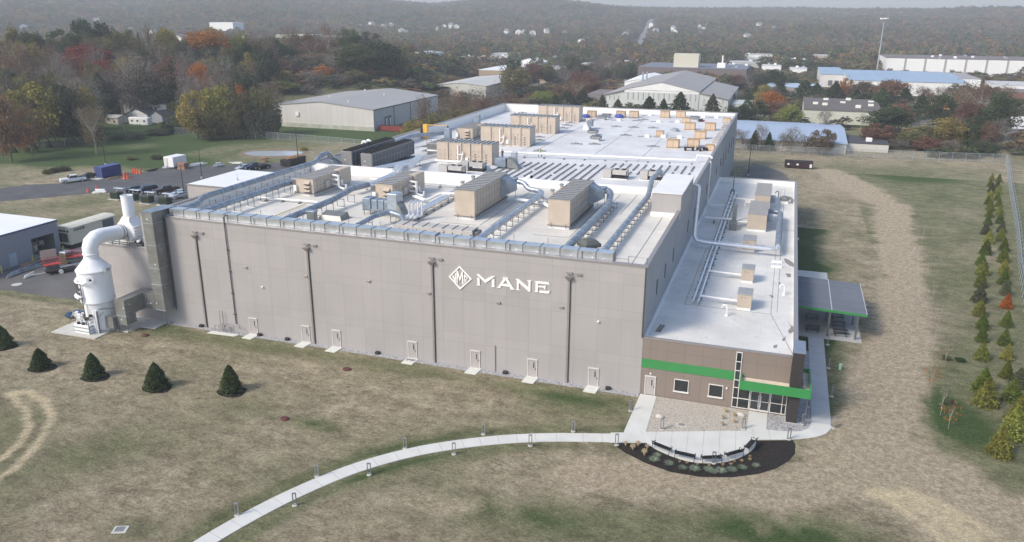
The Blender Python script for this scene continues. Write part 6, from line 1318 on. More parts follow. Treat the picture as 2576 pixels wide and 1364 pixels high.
def skip(x0, x1, y0, y1, h, m_, lab, load=None):
    t = thing('roll_off_dumpster', lab, 'dumpster', (x0,y0,0)); q = MB(); q.hexa([(x0+.1,y0+.1,.2),(x1-.1,y0+.1,.2),(x1-.1,y1-.1,.2),(x0+.1,y1-.1,.2),(x0,y0,h),(x1,y0,h),(x1,y1,h),(x0,y1,h)]); q.build('container_body', m_, t)
    r = MB(); n = max(int((x1-x0)/.7), 3); 
    for k in range(n+1): x = x0+(x1-x0)*k/n; r.box(x-.05,x+.05,y0-.08,y0-.0,.3,h)
    r.box(x0-.06,x1+.06,y0-.1,y0-.02,h-.15,h+.03); r.box(x0-.06,x1+.06,y1,y1+.06,h-.15,h+.03); r.box(x0-.07,x0,y0,y1,h-.15,h+.03); r.box(x1,x1+.07,y0,y1,h-.15,h+.03); r.build('side_rib_set', m_, t); MB().box(x0+.1,x1-.1,y0+.1,y1-.1,h-.3,h+.004).build('inside', mat('skip_inside', (.012,.011,.011), .9), t)
    for x in (x0+.4, x1-.4): MB().cyl((x,y0+.05,.18),(x,y1-.05,.18),.18,10).build('roller', steel, t)
    return t
dm_ = mat('maroon_skip', (.045,.022,.026), .7, var=.2, sc=2); t = skip(13.7,21.1,151.0,153.6,2.0,dm_,'dark maroon open skip on the bare field behind the wing')
for x in (14.4, 16.8, 20.3): MB().box(x,x+.6,150.85,150.89,1.0 if x != 20.3 else .5,1.45).build('label_plate', white, t)
A = Z('B',265,515); 
t = skip(A[0],A[0]+3,A[1],A[1]+8,2.0,black,'black skip heaped with timber offcuts beside the pond'); q = MB(); random.seed(9)
for k in range(30): q.obox((A[0]+1.5+random.uniform(-1,1),A[1]+4+random.uniform(-3.6,3.6),2.1+random.random()*.4),(random.uniform(.5,2),.2,.1),random.uniform(0,3))
q.build('timber_load', mat('timber', (.42,.24,.13)), t)
x, y = Z('B',428,415); person((x,y,.0), 0, 'person in a bright yellow jacket standing beyond the black skip', hiv, .1, 'down', True)
# lamp posts
def lamp(u, v, h, lab, arm=1.2, two=False):
    x, y = G(u, v); t = thing('lamp_post', lab, 'lamp post', (x,y,0), 0, 'black lamp posts round the factory'); MB().cyl((0,0,0),(0,0,h),.11,10,.07).build('pole', black, t, off=(0,0,0)); MB().lathe([(.28,0),(.28,.5),(0,.5)],(0,0,0),14).build('footing', conc, t, off=(0,0,0))
    for s_ in ((-1,1) if two else (1,)): MB().bbox(min(0,s_*arm),max(0,s_*arm),-.16,.16,h-.06,h+.05,.02).build('lamp_head', black, t, off=(0,0,0))
lamp(266,415,9.0,'tall black lamp post behind the blue container'); lamp(508,449,7.5,'black lamp post left of the white-roofed hut',1.0,True); lamp(464,498,7.5,'black lamp post beside the silver car',1.0,True); lamp(749,395,8.5,'slim black lamp post in front of the pond',.6); lamp(1882,442,8.5,'black lamp post on the drive behind the office wing',.5)
# transformers with canopies
gt_ = mat('transformer_green', (.025,.040,.022), .6, var=.15, wear=.1)
for i, (p, lab) in enumerate((((1110,650),'leftmost dark green transformer under a flat canopy'),((1262,668),'second dark green transformer, half behind the white stack'),((1405,690),'third dark green transformer under a flat canopy'),((1575,705),'rightmost dark green transformer nearest the factory'))):
    x, y = Z('A',*p); t = thing('transformer', lab, 'transformer', (x,y,0), 0, 'dark green transformers')
    MB().box(-1.5,1.5,-1.1,1.6,0,.12).build('slab', conc, t, off=(0,0,0)); MB().bbox(-1.1,1.1,-.6,.2,.12,1.75,.06).build('tank', gt_, t, off=(0,0,0)); MB().bbox(-1.0,1.0,.204,1.2,.12,1.55,.04).build('cooling_fins', gt_, t, off=(0,0,0))
    q = MB()
    for k in range(7): q.box(-1.0+k*.3,-.95+k*.3,-.66,-.604,.3,1.5)
    q.build('fin_set', gt_, t, off=(0,0,0)); MB().bbox(-1.4,1.4,.9,1.9,2.25,2.35,.03).build('canopy', galv, t, off=(0,0,0)); q = MB()
    for a in (-1.2,1.2): q.bar((a,1.8,0),(a,1.8,2.25),.1); q.obox((a,1.7,1.3),(.3,.2,.6))
    q.build('canopy_frame', galv, t, off=(0,0,0))
# white-roofed hut, blue-grey shed, generator
hut = thing('brick_hut', 'low taupe hut with a bright white flat roof beside the factory left wall', 'hut', (-105,70,0))
hm = mat('hut_render', (.42,.385,.365), .7, var=.05)
MB().box(-113.2,-80,59.9,78.2,0,4.0).build('wall', hm, hut); MB().box(-113.35,-79.8,59.75,78.35,4.0,4.2).build('coping', cop, hut); MB().box(-113.0,-80.2,60.1,78.0,4.2,4.24).build('roof', mat('bright_roof', (.80,.81,.82), .5, var=.04, sc=.2), hut)
MB().box(-108.9,-107.4,59.8,59.89,.6,2.6).build('window', mat('taupe_door', (.28,.245,.22), .6), hut); MB().bbox(-104.5,-103.3,59.2,59.89,1.9,2.9,.04).build('wall_unit', white, hut)
fl = MB(); fl.lathe([(.25,0),(.2,.4),(.06,.5),(.05,1.6)],(-105,67,4.24),10); fl.build('roof_vent', galv, hut)
sh = thing('storage_shed', 'blue-grey shed with white flat roof at the left edge, its big door open', 'shed', (-115,12,0)); shw = mat('shed_wall', (.27,.29,.33), .6, var=.05)
q = MB(); X0, X1, Y0, Y1, ZS = -128, -108, 2, 20.8, 5.75
q.box(X0,X1,Y0,Y0+.2,0,ZS); q.box(X0,X1,Y1-.2,Y1,0,ZS); q.box(X0,X0+.2,Y0+.2,Y1-.2,0,ZS); q.box(X1-.2,X1,Y0+.2,15.2,0,ZS); q.box(X1-.2,X1,15.2,19.8,3.7,ZS); q.box(X1-.2,X1,19.8,Y1-.2,0,ZS); q.build('wall', shw, sh)
MB().box(X0-.1,X1+.1,Y0-.1,Y1+.1,ZS,ZS+.12).build('roof', MATS['bright_roof'], sh); MB().box(X1+.104,X1+.14,Y0-.1,Y1+.1,ZS-.2,ZS+.1).build('gutter', mat('navy_trim', (.10,.12,.2), .5), sh); MB().box(X0+.3,X1-.3,Y0+.3,Y1-.3,0,.03).build('floor', conc, sh)
MB().box(X1+.004,X1+.05,10.6,12.0,.1,2.3).build('door', mat('pale_door', (.36,.44,.52), .5), sh)
q = MB(); random.seed(5)
for k in range(22): q.obox((X1-1.5-random.random()*3,15.6+random.random()*4,random.uniform(.3,2.2)),(random.uniform(.3,1),random.uniform(.3,1),random.uniform(.3,1.2)),random.uniform(0,3))
tag(q.build('stored_goods', mat('mixed_goods', (.35,.33,.30), .8, var=.6, sc=3)), 'jumble of stored goods inside the open shed door', 'stored goods')
for i, (x, y) in enumerate(((-107.2,14.2),(-106.8,8.0),(-107.2,20.5))): tag(MB().lathe([(.11,0),(.11,1.1),(.07,1.18),(0,1.2)],(x,y,0),12).build('bollard', mat('safety_yellow_b', (.62,.55,.10), .5)), ['yellow bollard left of the open shed door','yellow bollard nearest the camera beside the shed','yellow bollard at the far corner of the shed'][i], 'bollard', 'yellow bollards beside the shed')
gen = thing('generator_set', 'cream enclosed generator on a black base beside the shed', 'generator', (-108.5,27,0)); crm = mat('cream_paint', (.68,.64,.50), .5, var=.04)
MB().prism([(-110.3,22),(-106.8,22),(-106.8,32.6),(-110.3,32.6)],.95,4.0).build('enclosure', crm, gen)
MB().extr([(-110.4,21.9,4.0),(-106.7,21.9,4.0),(-107.6,21.9,4.28),(-109.5,21.9,4.28)],(0,10.8,0)).build('roof', mat('cream_roof', (.62,.60,.50), .5), gen)
MB().box(-110.2,-106.9,22.1,32.5,.2,.94).build('fuel_base', black, gen)
q = MB(); q.box(-110.0,-108.75,21.93,21.995,1.4,3.0); q.box(-108.6,-107.35,21.93,21.995,1.4,3.0); q.build('louvre_panel', mat('louvre_dark', (.07,.07,.06), .7, var=.3, sc=5), gen); MB().box(-106.795,-106.74,29.4,32.0,1.5,3.7).build('louvre_panel', mat('louvre_grey', (.12,.13,.15), .6), gen)
def text(body, size, loc, rot, m_, par, name='lettering', depth=.02):
    c_ = bpy.data.curves.new(name, 'FONT'); c_.body = body; c_.size = size; c_.extrude = depth; c_.align_x = 'CENTER'; c_.align_y = 'CENTER'; c_.offset = size*.012; c_.materials.append(m_); o0 = bpy.data.objects.new(name, c_); COL.objects.link(o0); me_ = bpy.data.meshes.new_from_object(o0.evaluated_get(bpy.context.evaluated_depsgraph_get())); bpy.data.objects.remove(o0); o = bpy.data.objects.new(name, me_); COL.objects.link(o)
    o.parent = par; o.location = Vector(loc)-(par.location if par else Vector()); o.rotation_euler = rot; return o
text('KOHLER', .62, (-106.77,24.2,3.45), (rad(90),0,rad(90)), black, gen); text('KOHLER', .5, (-108.55,21.94,3.45), (rad(90),0,0), black, gen)
q = MB(); q.box(-110.1,-109.7,21.95,21.99,3.25,3.6); q.box(-107.4,-107.0,21.95,21.99,3.25,3.6); q.build('logo_block', black, gen)
# lifts, pallets, pipe stacks in the yard
redm = mat('lift_red', (.50,.05,.04), .5, var=.1)
def lift(lab, col, x, y, rz, h=1.0):
    t = thing('scissor_lift', lab, 'scissor lift', (x,y,0), rz, 'scissor lifts in the yard')
    MB().bbox(-1.2,1.2,-.6,.6,.3,.75,.04).build('chassis', steel, t, off=(0,0,0)); q = MB()
    for z in (.8,1.0): q.bar((-1,-.4,z),(1,-.4,z+.15),.06); q.bar((-1,-.4,z+.15),(1,-.4,z),.06)
    q.build('scissor_arms', steel, t, off=(0,0,0)); MB().bbox(-1.2,1.2,-.6,.6,1.2,1.32,.02).build('platform', col, t, off=(0,0,0)); q = MB()
    for z in (1.75,2.3): [q.bar(a,b,.05) for a,b in (((-1.2,-.6,z),(1.2,-.6,z)),((-1.2,.6,z),(1.2,.6,z)),((-1.2,-.6,z),(-1.2,.6,z)),((1.2,-.6,z),(1.2,.6,z)))]
    for a in (-1.2,-.4,.4,1.2): q.bar((a,-.6,1.3),(a,-.6,2.3),.05); q.bar((a,.6,1.3),(a,.6,2.3),.05)
    q.build('guard_rail', col, t, off=(0,0,0))
    for a in (-.85,.85):
        for b in (-.62,.62): MB().cyl((a,b-.1,.25),(a,b+.1,.25),.25,12).build('wheel', rubber, t, off=(0,0,0))
lift('red scissor lift with pale board on its platform in the yard', redm, *Z('Y',840,900), rad(60)); lift('red scissor lift half hidden behind the tower top', redm, *Z('Y',1200,770), rad(40)); 
q = thing('crate_board', 'large pale board leaning on the red scissor lift', 'board', (*Z('Y',800,820),0)); MB().bbox(-1.2,1.2,-.05,.05,1.3,2.9,.01).build('board', mat('pale_board', (.55,.42,.36), .8), q, off=(0,0,0)); q.rotation_euler = (0,0,rad(60)); 
q = thing('equipment_crate', 'brown boxed machine standing between the two red lifts', 'boxed machine', (*Z('Y',1060,770),0)); MB().bbox(-.8,.8,-.7,.7,0,1.9,.05).build('box', mat('brown_machine', (.14,.10,.07), .7, var=.2), q, off=(0,0,0)); MB().bbox(-.7,.7,-.6,.6,1.9,2.1,.05).build('cover', galv, q, off=(0,0,0))
for (a, b_, n_, m_, lab) in (((150,985),(700,780),9,galv,'long bundle of steel pipes lying in front of the shed'),((400,1010),(620,950),4,white,'short white beams on the yard nearest the grass'),((340,830),(640,740),5,palm,'timber lengths against the shed wall')):
    A, B_ = Z('Y',*a), Z('Y',*b_); q = MB(); random.seed(n_)
    for k in range(n_): o_ = (k-n_/2)*.22; q.bar((A[0]-o_*.6,A[1]+o_,.2+.12*(k%3)),(B_[0]-o_*.6+random.uniform(-1,1),B_[1]+o_+random.uniform(-.8,.8),.2+.12*(k%3)),.12)
    tag(q.build('pipe_bundle', m_), lab, 'pipe bundle')
t = thing('ladder_trailer', 'black trailer with a white wheel and aluminium ladder beside the tower', 'trailer', (*Z('Y',960,915),0), rad(55)); MB().bbox(-2.2,2.2,-.8,.8,.5,.7,.04).build('bed', black, t, off=(0,0,0)); q = MB()
for s_ in (-.3,.3): q.bar((0,s_,.9),(5.5,s_,1.2),.08)
for k in range(15): q.bar((.2+.36*k,-.3,.92+.02*k),(.2+.36*k,.3,.92+.02*k),.05)
q.build('ladder', alum, t, off=(0,0,0)); [MB().cyl((0,s_-.1,.35),(0,s_+.1,.35),.35,14).build('wheel', white, t, off=(0,0,0)) for s_ in (-.9,.9)]
t = thing('tarp_bundle', 'blue tarpaulin and white sacks heaped on the pad left of the tower', 'bundle', (*Z('U',290,960),0)); q = MB(); random.seed(8); b2 = MB()
for k in range(16): (q if k % 2 else b2).obox((random.uniform(-1.1,1.1),random.uniform(-1,1),.2+random.random()*.5),(random.uniform(.4,1),random.uniform(.3,.7),random.uniform(.1,.4)),random.uniform(0,3))
q.build('tarpaulin', mat('tarp_blue', (.04,.10,.2), .6), t, off=(0,0,0)); b2.build('sack_pile', white, t, off=(0,0,0))
tag(MB().lathe([(.75,0),(.75,.015),(0,.02)],(*Z('Y',265,1107),.006),20).build('manhole_cover', mat('pale_lid2', (.5,.5,.48), .8)), 'pale round manhole cover in the yard asphalt', 'manhole cover')
# ------------------------------------------------------------------ fences
fm = bpy.data.materials.new('chain_link'); fm.use_nodes = True; t_ = fm.node_tree; N = t_.nodes; L = t_.links; b = N['Principled BSDF']; b.inputs['Base Color'].default_value = (.36,.38,.38,1); b.inputs['Roughness'].default_value = .5; b.inputs['Metallic'].default_value = .3
b.inputs['Alpha'].default_value = .26
def fence(pts, h, step, label, th_=0, top=False):
    t = thing('chain_link_fence', label, 'fence', (*pts[0],th(*pts[0])))
    m_ = MB(); po = MB(); ra = MB(); arms = MB(); pl_ = []
    for a, b_ in zip(pts[:-1], pts[1:]):
        L_ = math.hypot(b_[0]-a[0], b_[1]-a[1]); n = max(int(L_/step), 1)
        for k in range(n):
            p = (a[0]+(b_[0]-a[0])*k/n, a[1]+(b_[1]-a[1])*k/n); q = (a[0]+(b_[0]-a[0])*(k+1)/n, a[1]+(b_[1]-a[1])*(k+1)/n); zp, zq = th(*p), th(*q)
            m_.add([(*p,zp+.03),(*q,zq+.03),(*q,zq+h),(*p,zp+h)], [(0,1,2,3)]); ra.bar((*p,zp+h),(*q,zq+h),.07)
            pl_.append(p)
            if top: ra.bar((p[0]+.3,p[1],zp+h+.35),(q[0]+.3,q[1],zq+h+.35),.03); 
    pl_.append(pts[-1])
    m_.build('mesh', fm, t); ra.build('top_rail', galv, t)
    for p in pl_[:100]:
        q = MB(); q.cyl((*p,th(*p)),(*p,th(*p)+h+.1),.06,6)
        if top: q.bar((*p,th(*p)+h),(p[0]+.45,p[1],th(*p)+h+.45),.05)
        q.build('post', galv, t)
fence([(-3,172.5),(13,174),(39,176.8),(74.6,181.1)], 2.6, 3.4, 'chain link fence behind the bare field on the right, ending at the corner')
fence([(74.7,180.9),(65.2,132),(57.6,91.7),(52.1,64.5),(47,38)], 2.6, 3.0, 'chain link fence with angled arms running towards the camera on the far right', top=True)
FL = [G(*p) for p in ((440,338),(560,343),(700,352),(860,366),(955,376))]
fence(FL, 2.4, 4.5, 'chain link fence along the pond side in front of the grey warehouse')
FL2 = [Z('A',-250,205),Z('A',0,205),Z('A',320,170),Z('A',620,140),Z('A',820,110)]
fence(FL2, 2.0, 4.5, 'low fence along the lane on the far left')
# ------------------------------------------------------------------ neighbouring buildings
TOWN = []
corr = lambda n, c, ax=0, per=1.2, d=.86: panelmat(n, c, ax, per, 0, [], dark=d, w=.12, var=.04, rough=.6)
def gable(name, label, x0, x1, y0, y1, eave, ridge, wm, rm, along='y', cat='warehouse', z=None, windows=(), doors=(), overh=.3, wmx=None, vents=0):
    if z is None: z = th((x0+x1)/2, y0)
    t = thing(name, label, cat, (x0,y0,z)); e, r = z+eave, z+ridge
    w = MB(); xm, ym = (x0+x1)/2, (y0+y1)/2
    if along == 'y': w.extr([(x0,y0,z-2),(x1,y0,z-2),(x1,y0,e),(xm,y0,r),(x0,y0,e)], (0,y1-y0,0))
    else: w.extr([(x0,y0,z-2),(x0,y1,z-2),(x0,y1,e),(x0,ym,r),(x0,y0,e)], (x1-x0,0,0))
    w.build('wall', wm, t)
    q = MB(); o = overh; k = .2
    if along == 'y':
        for xa, xb in ((x0-o,xm),(x1+o,xm)): q.hexa([(xa,y0-o,e+.02),(xb,y0-o,r+.02),(xb,y1+o,r+.02),(xa,y1+o,e+.02),(xa,y0-o,e+k),(xb,y0-o,r+k),(xb,y1+o,r+k),(xa,y1+o,e+k)] if xa < xb else [(xb,y0-o,r+.02),(xa,y0-o,e+.02),(xa,y1+o,e+.02),(xb,y1+o,r+.02),(xb,y0-o,r+k),(xa,y0-o,e+k),(xa,y1+o,e+k),(xb,y1+o,r+k)])
    else:
        for ya, yb in ((y0-o,ym),(y1+o,ym)): q.hexa([(x0-o,ya,e+.02),(x1+o,ya,e+.02),(x1+o,yb,r+.02),(x0-o,yb,r+.02),(x0-o,ya,e+k),(x1+o,ya,e+k),(x1+o,yb,r+k),(x0-o,yb,r+k)])
    ro = q.build('roof', rm, t)
    if vents:
        for i in range(vents): x = x0+(x1-x0)*(.3 if i % 2 else .68); y = y0+(y1-y0)*(i+.5)/vents; zz = e+(r-e)*(1-abs(x-xm)/(xm-x0)) if along == 'y' else (e+r)/2; MB().cyl((x,y,zz-.2),(x,y,zz+1.0),.25,8).build('roof_vent', white, ro)
    for (a,b,c,d) in windows: f = MB().box(a,b,y0-.08,y0-.01,z+c,z+d).build('window', wfr, t); MB().box(a+.1,b-.1,y0-.11,y0-.081,z+c+.1,z+d-.1).build('pane', glassd, f)
    for (a,b,c,d,m_) in doors: MB().box(x1+.01,x1+.1,a,b,z+c,z+d).build('dock_door', m_, t)
    return t
def flat(name, label, x0, x1, y0, y1, h, wm, rm, cat='warehouse', z=None, par=.3, wins=0, wband=None, n_units=0):
    if z is None: z = th((x0+x1)/2, y0)
    t = thing(name, label, cat, (x0,y0,z)); MB().box(x0,x1,y0,y1,z-11,z+h).build('wall', wm, t); MB().box(x0-.1,x1+.1,y0-.1,y1+.1,z+h,z+h+par).build('roof', rm, t)
    for k in range(wins):
        x = x0+(x1-x0)*(k+.3)/wins; f = MB().box(x,x+(x1-x0)*.35/wins,y0-.08,y0-.01,z+1,z+h*.55).build('window', wfr, t); MB().box(x+.1,x+(x1-x0)*.35/wins-.1,y0-.11,y0-.081,z+1.1,z+h*.55-.1).build('pane', glassd, f)
    random.seed(int(x0*3))
    for k in range(n_units): x = random.uniform(x0+2,x1-3); y = random.uniform(y0+2,y1-3); MB().bbox(x,x+1.8,y,y+1.6,z+h+par,z+h+par+1.1,.1).build('roof_unit', galv if k % 2 else white, t)
    return t
g1 = corr('grey_cladding', (.57,.55,.53), 0, 2.2, .93); g2 = corr('grey_roof', (.36,.355,.345), 1, 1.1, .93)
bk = thing('warehouse_post','x','x') if False else None
t = gable('grey_warehouse', 'large pale grey gabled warehouse with loading doors behind the pond', -172,-128,174.2,231,7.6,9.7,g1,g2, vents=4)
MB().box(-172.2,-127.8,173.95,174.18,-.5,1.5).build('base_wall', mat('dirty_block', (.42,.43,.36), .9, var=.2, sc=.5), t)
q = MB(); q.box(-127.98,-127.85,174.3,231,7.3,7.7); [q.box(-127.98,-127.8,y,y+.25,0,7.3) for y in (174.3,190,204,218)]; q.build('trim', mat('dark_trim', (.12,.13,.16), .6), t)
for a, b_, m_ in ((176,178.4,mat('pale_door2',(.5,.55,.62),.5)),(182.5,184.4,black),(185.6,187.5,black)): MB().box(-127.99,-127.78,a,b_,.8,4.2).build('dock_door', m_, t)
for a in (182.9, 186.0): MB().box(-127.77,-127.7,a,a+1.1,.8,3.6).build('dock_panel', white, t)
w_ = MB().box(-160.5,-159.2,173.8,174.19,4.2,5.6).build('wall_vent', white, t); 
t = skip(-127.0,-118,176,178.6,1.9,mat('red_skip',(.28,.05,.045),.6,var=.15),'red open skip beside the loading doors of the grey warehouse')
gable('pale_warehouse','pale cream warehouse behind bare trees, with a grey door wall',-151,-125.5,282,335,5.6,6.8,corr('cream_clad',(.52,.51,.46),0,2,.95),corr('pale_roof',(.52,.51,.48),1,1.3,.95), vents=0)
t = flat('tan_warehouse','long tan warehouse with white roof in the middle distance',-172,-126,392,450,7.0,corr('tan_clad',(.40,.31,.225),2,.9,.95),white)
for a in (-166,-150,-136): MB().box(a,a+4,391.8,391.99,.0,2.2).build('dock_door', black, t)
gable('tan_roof_cone','white ridge roof showing behind the long tan warehouse',-168,-150,452,470,8.6,11,white,white)
gable('blue_hut_shop','small pale blue workshop left of the tan warehouse',-231,-211,398,428,4.2,5.2,corr('blueish_clad',(.50,.56,.60),0,2,.95),corr('grey_roof3',(.36,.38,.38),1,1.3,.95), cat='workshop')
# big multi-gabled works behind the roof
wk = thing('factory_works','white works with a wide grey gabled roof and lower side aisles behind the main roof','factory hall',(-37,262,0)); ww = corr('works_clad',(.56,.58,.56),0,1.6,.9); wr = corr('works_roof',(.33,.315,.30),1,1.9,.90)
MB().extr([(-54.2,262,-1),(-22.6,262,-1),(-22.6,262,10.0),(-38.3,262,13.3),(-54.2,262,10.0)],(0,78,0)).build('wall', ww, wk); MB().extr([(-62,262.3,-1),(-54.21,262.3,-1),(-54.21,262.3,9.6),(-62,262.3,7.6)],(0,60,0)).build('wall', ww, wk); MB().extr([(-22.59,262.3,-1),(-10.6,262.3,-1),(-10.6,262.3,7.2),(-22.59,262.3,9.6)],(0,62,0)).build('wall', ww, wk)
def plane(a, b_, y0, y1, k=.18): return MB().hexa([(a[0],y0,a[1]),(b_[0],y0,b_[1]),(b_[0],y1,b_[1]),(a[0],y1,a[1]),(a[0],y0,a[1]+k),(b_[0],y0,b_[1]+k),(b_[0],y1,b_[1]+k),(a[0],y1,a[1]+k)])
for a, b_, y1 in (((-54.6,10.03),(-38.3,13.35),340.3),((-38.3,13.352),(-22.2,10.03),340.3),((-62.5,7.6),(-54.25,9.65),322.6),((-22.55,9.65),(-10.2,7.22),324.6)): plane(a,b_,261.6,y1).build('roof', wr, wk)
MB().extr([(-53.9,261.75,10.0),(-22.9,261.75,10.0),(-38.3,261.75,13.2)],(0,.2,0)).build('gable_panel', white, wk); MB().extr([(-54.2,261.95,9.0),(-22.6,261.95,9.0),(-22.6,261.95,9.95),(-54.2,261.95,9.95)],(0,.04,0)).build('gable_panel', white, wk)
q = MB(); [q.box(x,x+.25,261.86,261.94,6.0,8.9) for x in np.arange(-52.6,-23,2.2)]; [q.box(x,x+.2,262.14,262.24,5.4,7.2) for x in (-60.5,-58.6,-56.8,-20.4,-17.8,-15.2,-12.8)]; q.build('pilaster_set', mat('slot_grey', (.25,.27,.27), .7), wk)
for x in (-51.5,-48.8,-47.3): MB().box(x,x+1.0,261.8,261.99,1.2,2.4).build('window', glassd, wk)
for x in (-53,-51.2): MB().cyl((x,300,9),(x,300,15),.4,10).build('chimney', galv, wk)
flat('works_shed','low dark-fronted shed at the left side of the white works',-76,-63,285,310,5.0,mat('shed_dark',(.2,.19,.19),.8),mat('brown_flat',(.2,.17,.16),.8),z=0)
gable('white_lean_to','plain white roofed hall behind the left aisle of the works',-66,-52,323,372,8.2,9.6,white,white,z=0)
t = flat('dark_factory','dark flat factory behind the works with a cream box on its roof',-77,-12,420,470,8.5,mat('brown_wall',(.16,.13,.13),.8),mat('slate_roof',(.16,.175,.21),.7),n_units=7,z=1)
MB().box(-56,-41,425,436,9.8,17.6).build('roof_box', mat('cream_box',(.60,.57,.47),.6), t); MB().bbox(-30,-25,428,433,9.8,12.6,.2).build('roof_unit', white, t); MB().cyl((-27,430,12),(-27,430,17),.5,8).build('chimney', white, t)
flat('white_office','small white two-level office at the right end of the works',-9.5,6,270,288,4.6,mat('render_white',(.62,.63,.60),.6),mat('cool_roof',(.5,.53,.53),.6),wins=3,z=0)
gable('blue_roof_shed','long low shed with a pale blue metal roof behind the right fence',-4,31.3,181.5,229,3.4,5.2,corr('cream2',(.56,.55,.50),0,2.4,.95),corr('blue_roof',(.34,.42,.54),0,.9,.95), along='x', z=-.4)
flat('flat_annex','low dark flat roof annex with white edges right of the blue shed',31.5,44,189,206,2.4,mat('annex_wall',(.55,.54,.5),.6),mat('annex_roof',(.06,.058,.065),.8),z=0,n_units=1)
t = gable('brown_roof_hall','cream hall with a brown low roof right of the blue shed',19.3,47,248,296,6.0,7.0,panelmat('cream_block',(.54,.55,.47),0,3.4,0,[2.2,4.2],dark=.85,w=.06,var=.04),mat('brown_roof',(.125,.108,.095),.8,var=.15,sc=.3), along='x', z=0)
for (x,y) in ((22.5,262),(26,260),(33,268),(38,256),(43,262),(27,280),(44,275),(36,284)): MB().bbox(x,x+2,y,y+1.5,6.4,7.6,.1).build('roof_unit', MATS['pale_lid'], t)
MB().box(31,47,247.5,247.95,0,1.0).build('hedge_strip', LM['dark'], t)
gable('grey_house_row','grey-walled building with pale blue roof left of the big blue roof',2,29,372,392,4.0,5.4,mat('house_grey',(.36,.34,.33),.7),corr('blue_roof2',(.36,.45,.56),0,.9,.95), along='x', z=0, cat='building')
t = gable('big_blue_works','very large white works with a streaked pale blue roof on the right',43,101,392,482,7.2,8.6,white,corr('blue_roof3',(.30,.40,.52),0,2.2,.93), along='x', z=0)
t = gable('blue_works_wing','white wing with two dark loading openings left of the big blue roof',30,42.8,432,500,7.4,8.2,mat('wing_white',(.60,.59,.57),.6),MATS['blue_roof3'], along='x', z=0)
for x in (34.5,38): MB().box(x,x+2.4,431.8,431.98,1,4).build('dock_door', mat('dock_grey',(.12,.13,.14),.7), t)
flat('grey_roof_block','grey flat roofed block joined to the right of the big blue roof',84,112,420,470,7.6,white,mat('grey_flat',(.33,.31,.31),.8),z=0)
flat('brown_brick_block','brick red low building at the right edge behind reddish trees',108,135,372,392,5,mat('brick_red',(.22,.10,.08),.8,var=.1),mat('brown_flat2',(.2,.16,.15),.8),z=0)
flat('pale_block_right','white flat building at the far right edge',118,165,410,440,5.5,white,mat('pale_roof5',(.5,.5,.5),.8),z=0)
t = flat('long_white_depot','long white depot with brown roof, grey pilasters, across the right distance',78,196,566,620,10.2,white,mat('depot_roof',(.17,.145,.14),.8),z=1,n_units=12)
q = MB(); [q.box(x,x+1.2,565.7,565.99,1,11.2) for x in np.arange(90,196,13)]; q.build('pilaster_set', mat('pil_grey',(.36,.34,.33),.7), t)
MB().box(168,171,565.4,565.69,4,8).build('red_panel', mat('faint_red',(.6,.25,.22),.6), t)
t = flat('panelled_depot','white panelled depot with dark windows at the far right',202,268,596,650,8.5,mat('panel_white',(.62,.6,.56),.7),mat('pale_roof6',(.35,.34,.33),.8),z=2,wins=5,n_units=6)
flat('lot_building','tan roofed store behind the panelled depot',215,250,690,730,6,mat('st',(.5,.42,.34),.7),mat('st2',(.35,.28,.22),.8))
for (x0,x1,y0,h,lab) in ((-8,6,560,4,'small white flat building among trees, right of the works'),(12,24,540,3.5,'low white building among trees left of the mast'),(-150,-128,640,5,'white roofed store behind the tan warehouse'),(-190,-165,600,4,'grey roofed store left of the tan warehouse'),(-120,-100,560,4.5,'white shop behind the tan warehouse, right one'),(-225,-205,560,3.5,'cream low building in the trees behind the blue workshop')):
    flat('low_building', lab, x0, x1, y0, y0+18, h, white, mat('pale_roof7',(.55,.55,.54),.7), cat='building', n_units=2)
for i, (u, v, w, h, c_) in enumerate(((1905,152,26,5,'w'),(1935,160,34,4,'g'),(2030,163,30,4,'w'),(2075,158,20,6,'t'),(1870,170,24,4,'g'),(2440,176,40,5,'w'),(2500,168,46,5,'g'),(2555,182,40,6,'w'),(1240,158,26,5,'w'),(1275,150,30,5,'g'),(1180,160,22,4,'t'),(1500,176,26,4,'g'),(2560,150,36,6,'t'),(2390,150,30,5,'g'))):
    x, y = G(u, v); flat('town_building', f'low {dict(w="white",g="grey",t="tan")[c_]} flat-roofed building in the distant town, {ordn(i+1)} of the set', x-w/2, x+w/2, y, y+20, h, dict(w=white,g=mat('town_grey',(.42,.42,.42),.7),t=mat('town_tan',(.45,.38,.30),.7))[c_], mat('town_roof',(.48,.48,.48),.7), cat='building', n_units=1); TOWN.append((x-w/2-3,x+w/2+3,y-45,y+23))
for (u, r, w, lab, h) in ((735,760,34,'olive flat-roofed block beyond the left wood, left one',9),(800,770,34,'olive flat-roofed block beyond the left wood, middle one',8),(862,800,30,'long white roof beyond the left wood',5),(560,1250,40,'long white building on the left hillside',10),(1100,0,0,'',0)):
    if not r: continue
    x, y = polar(u, r); flat('distant_block', lab, x-w/2, x+w/2, y, y+25, h, mat('olive_wall',(.33,.34,.27),.7) if h > 7 and r < 1000 else white, mat('olive_roof',(.5,.5,.44),.7) if r < 1000 else white, cat='building', z=th(x,y)+(8 if r < 1000 else 9))
fld = MB(); pf_ = [polar(u, r) for u, r in ((770,860),(930,880),(915,1010),(800,1000))]; fld.add([(x,y,th(x,y)+3) for x,y in pf_],[(0,1,2,3)]) if (pf_[1][0]-pf_[0][0])*(pf_[2][1]-pf_[0][1])-(pf_[1][1]-pf_[0][1])*(pf_[2][0]-pf_[0][0]) > 0 else fld.add([(x,y,th(x,y)+3) for x,y in pf_],[(3,2,1,0)])
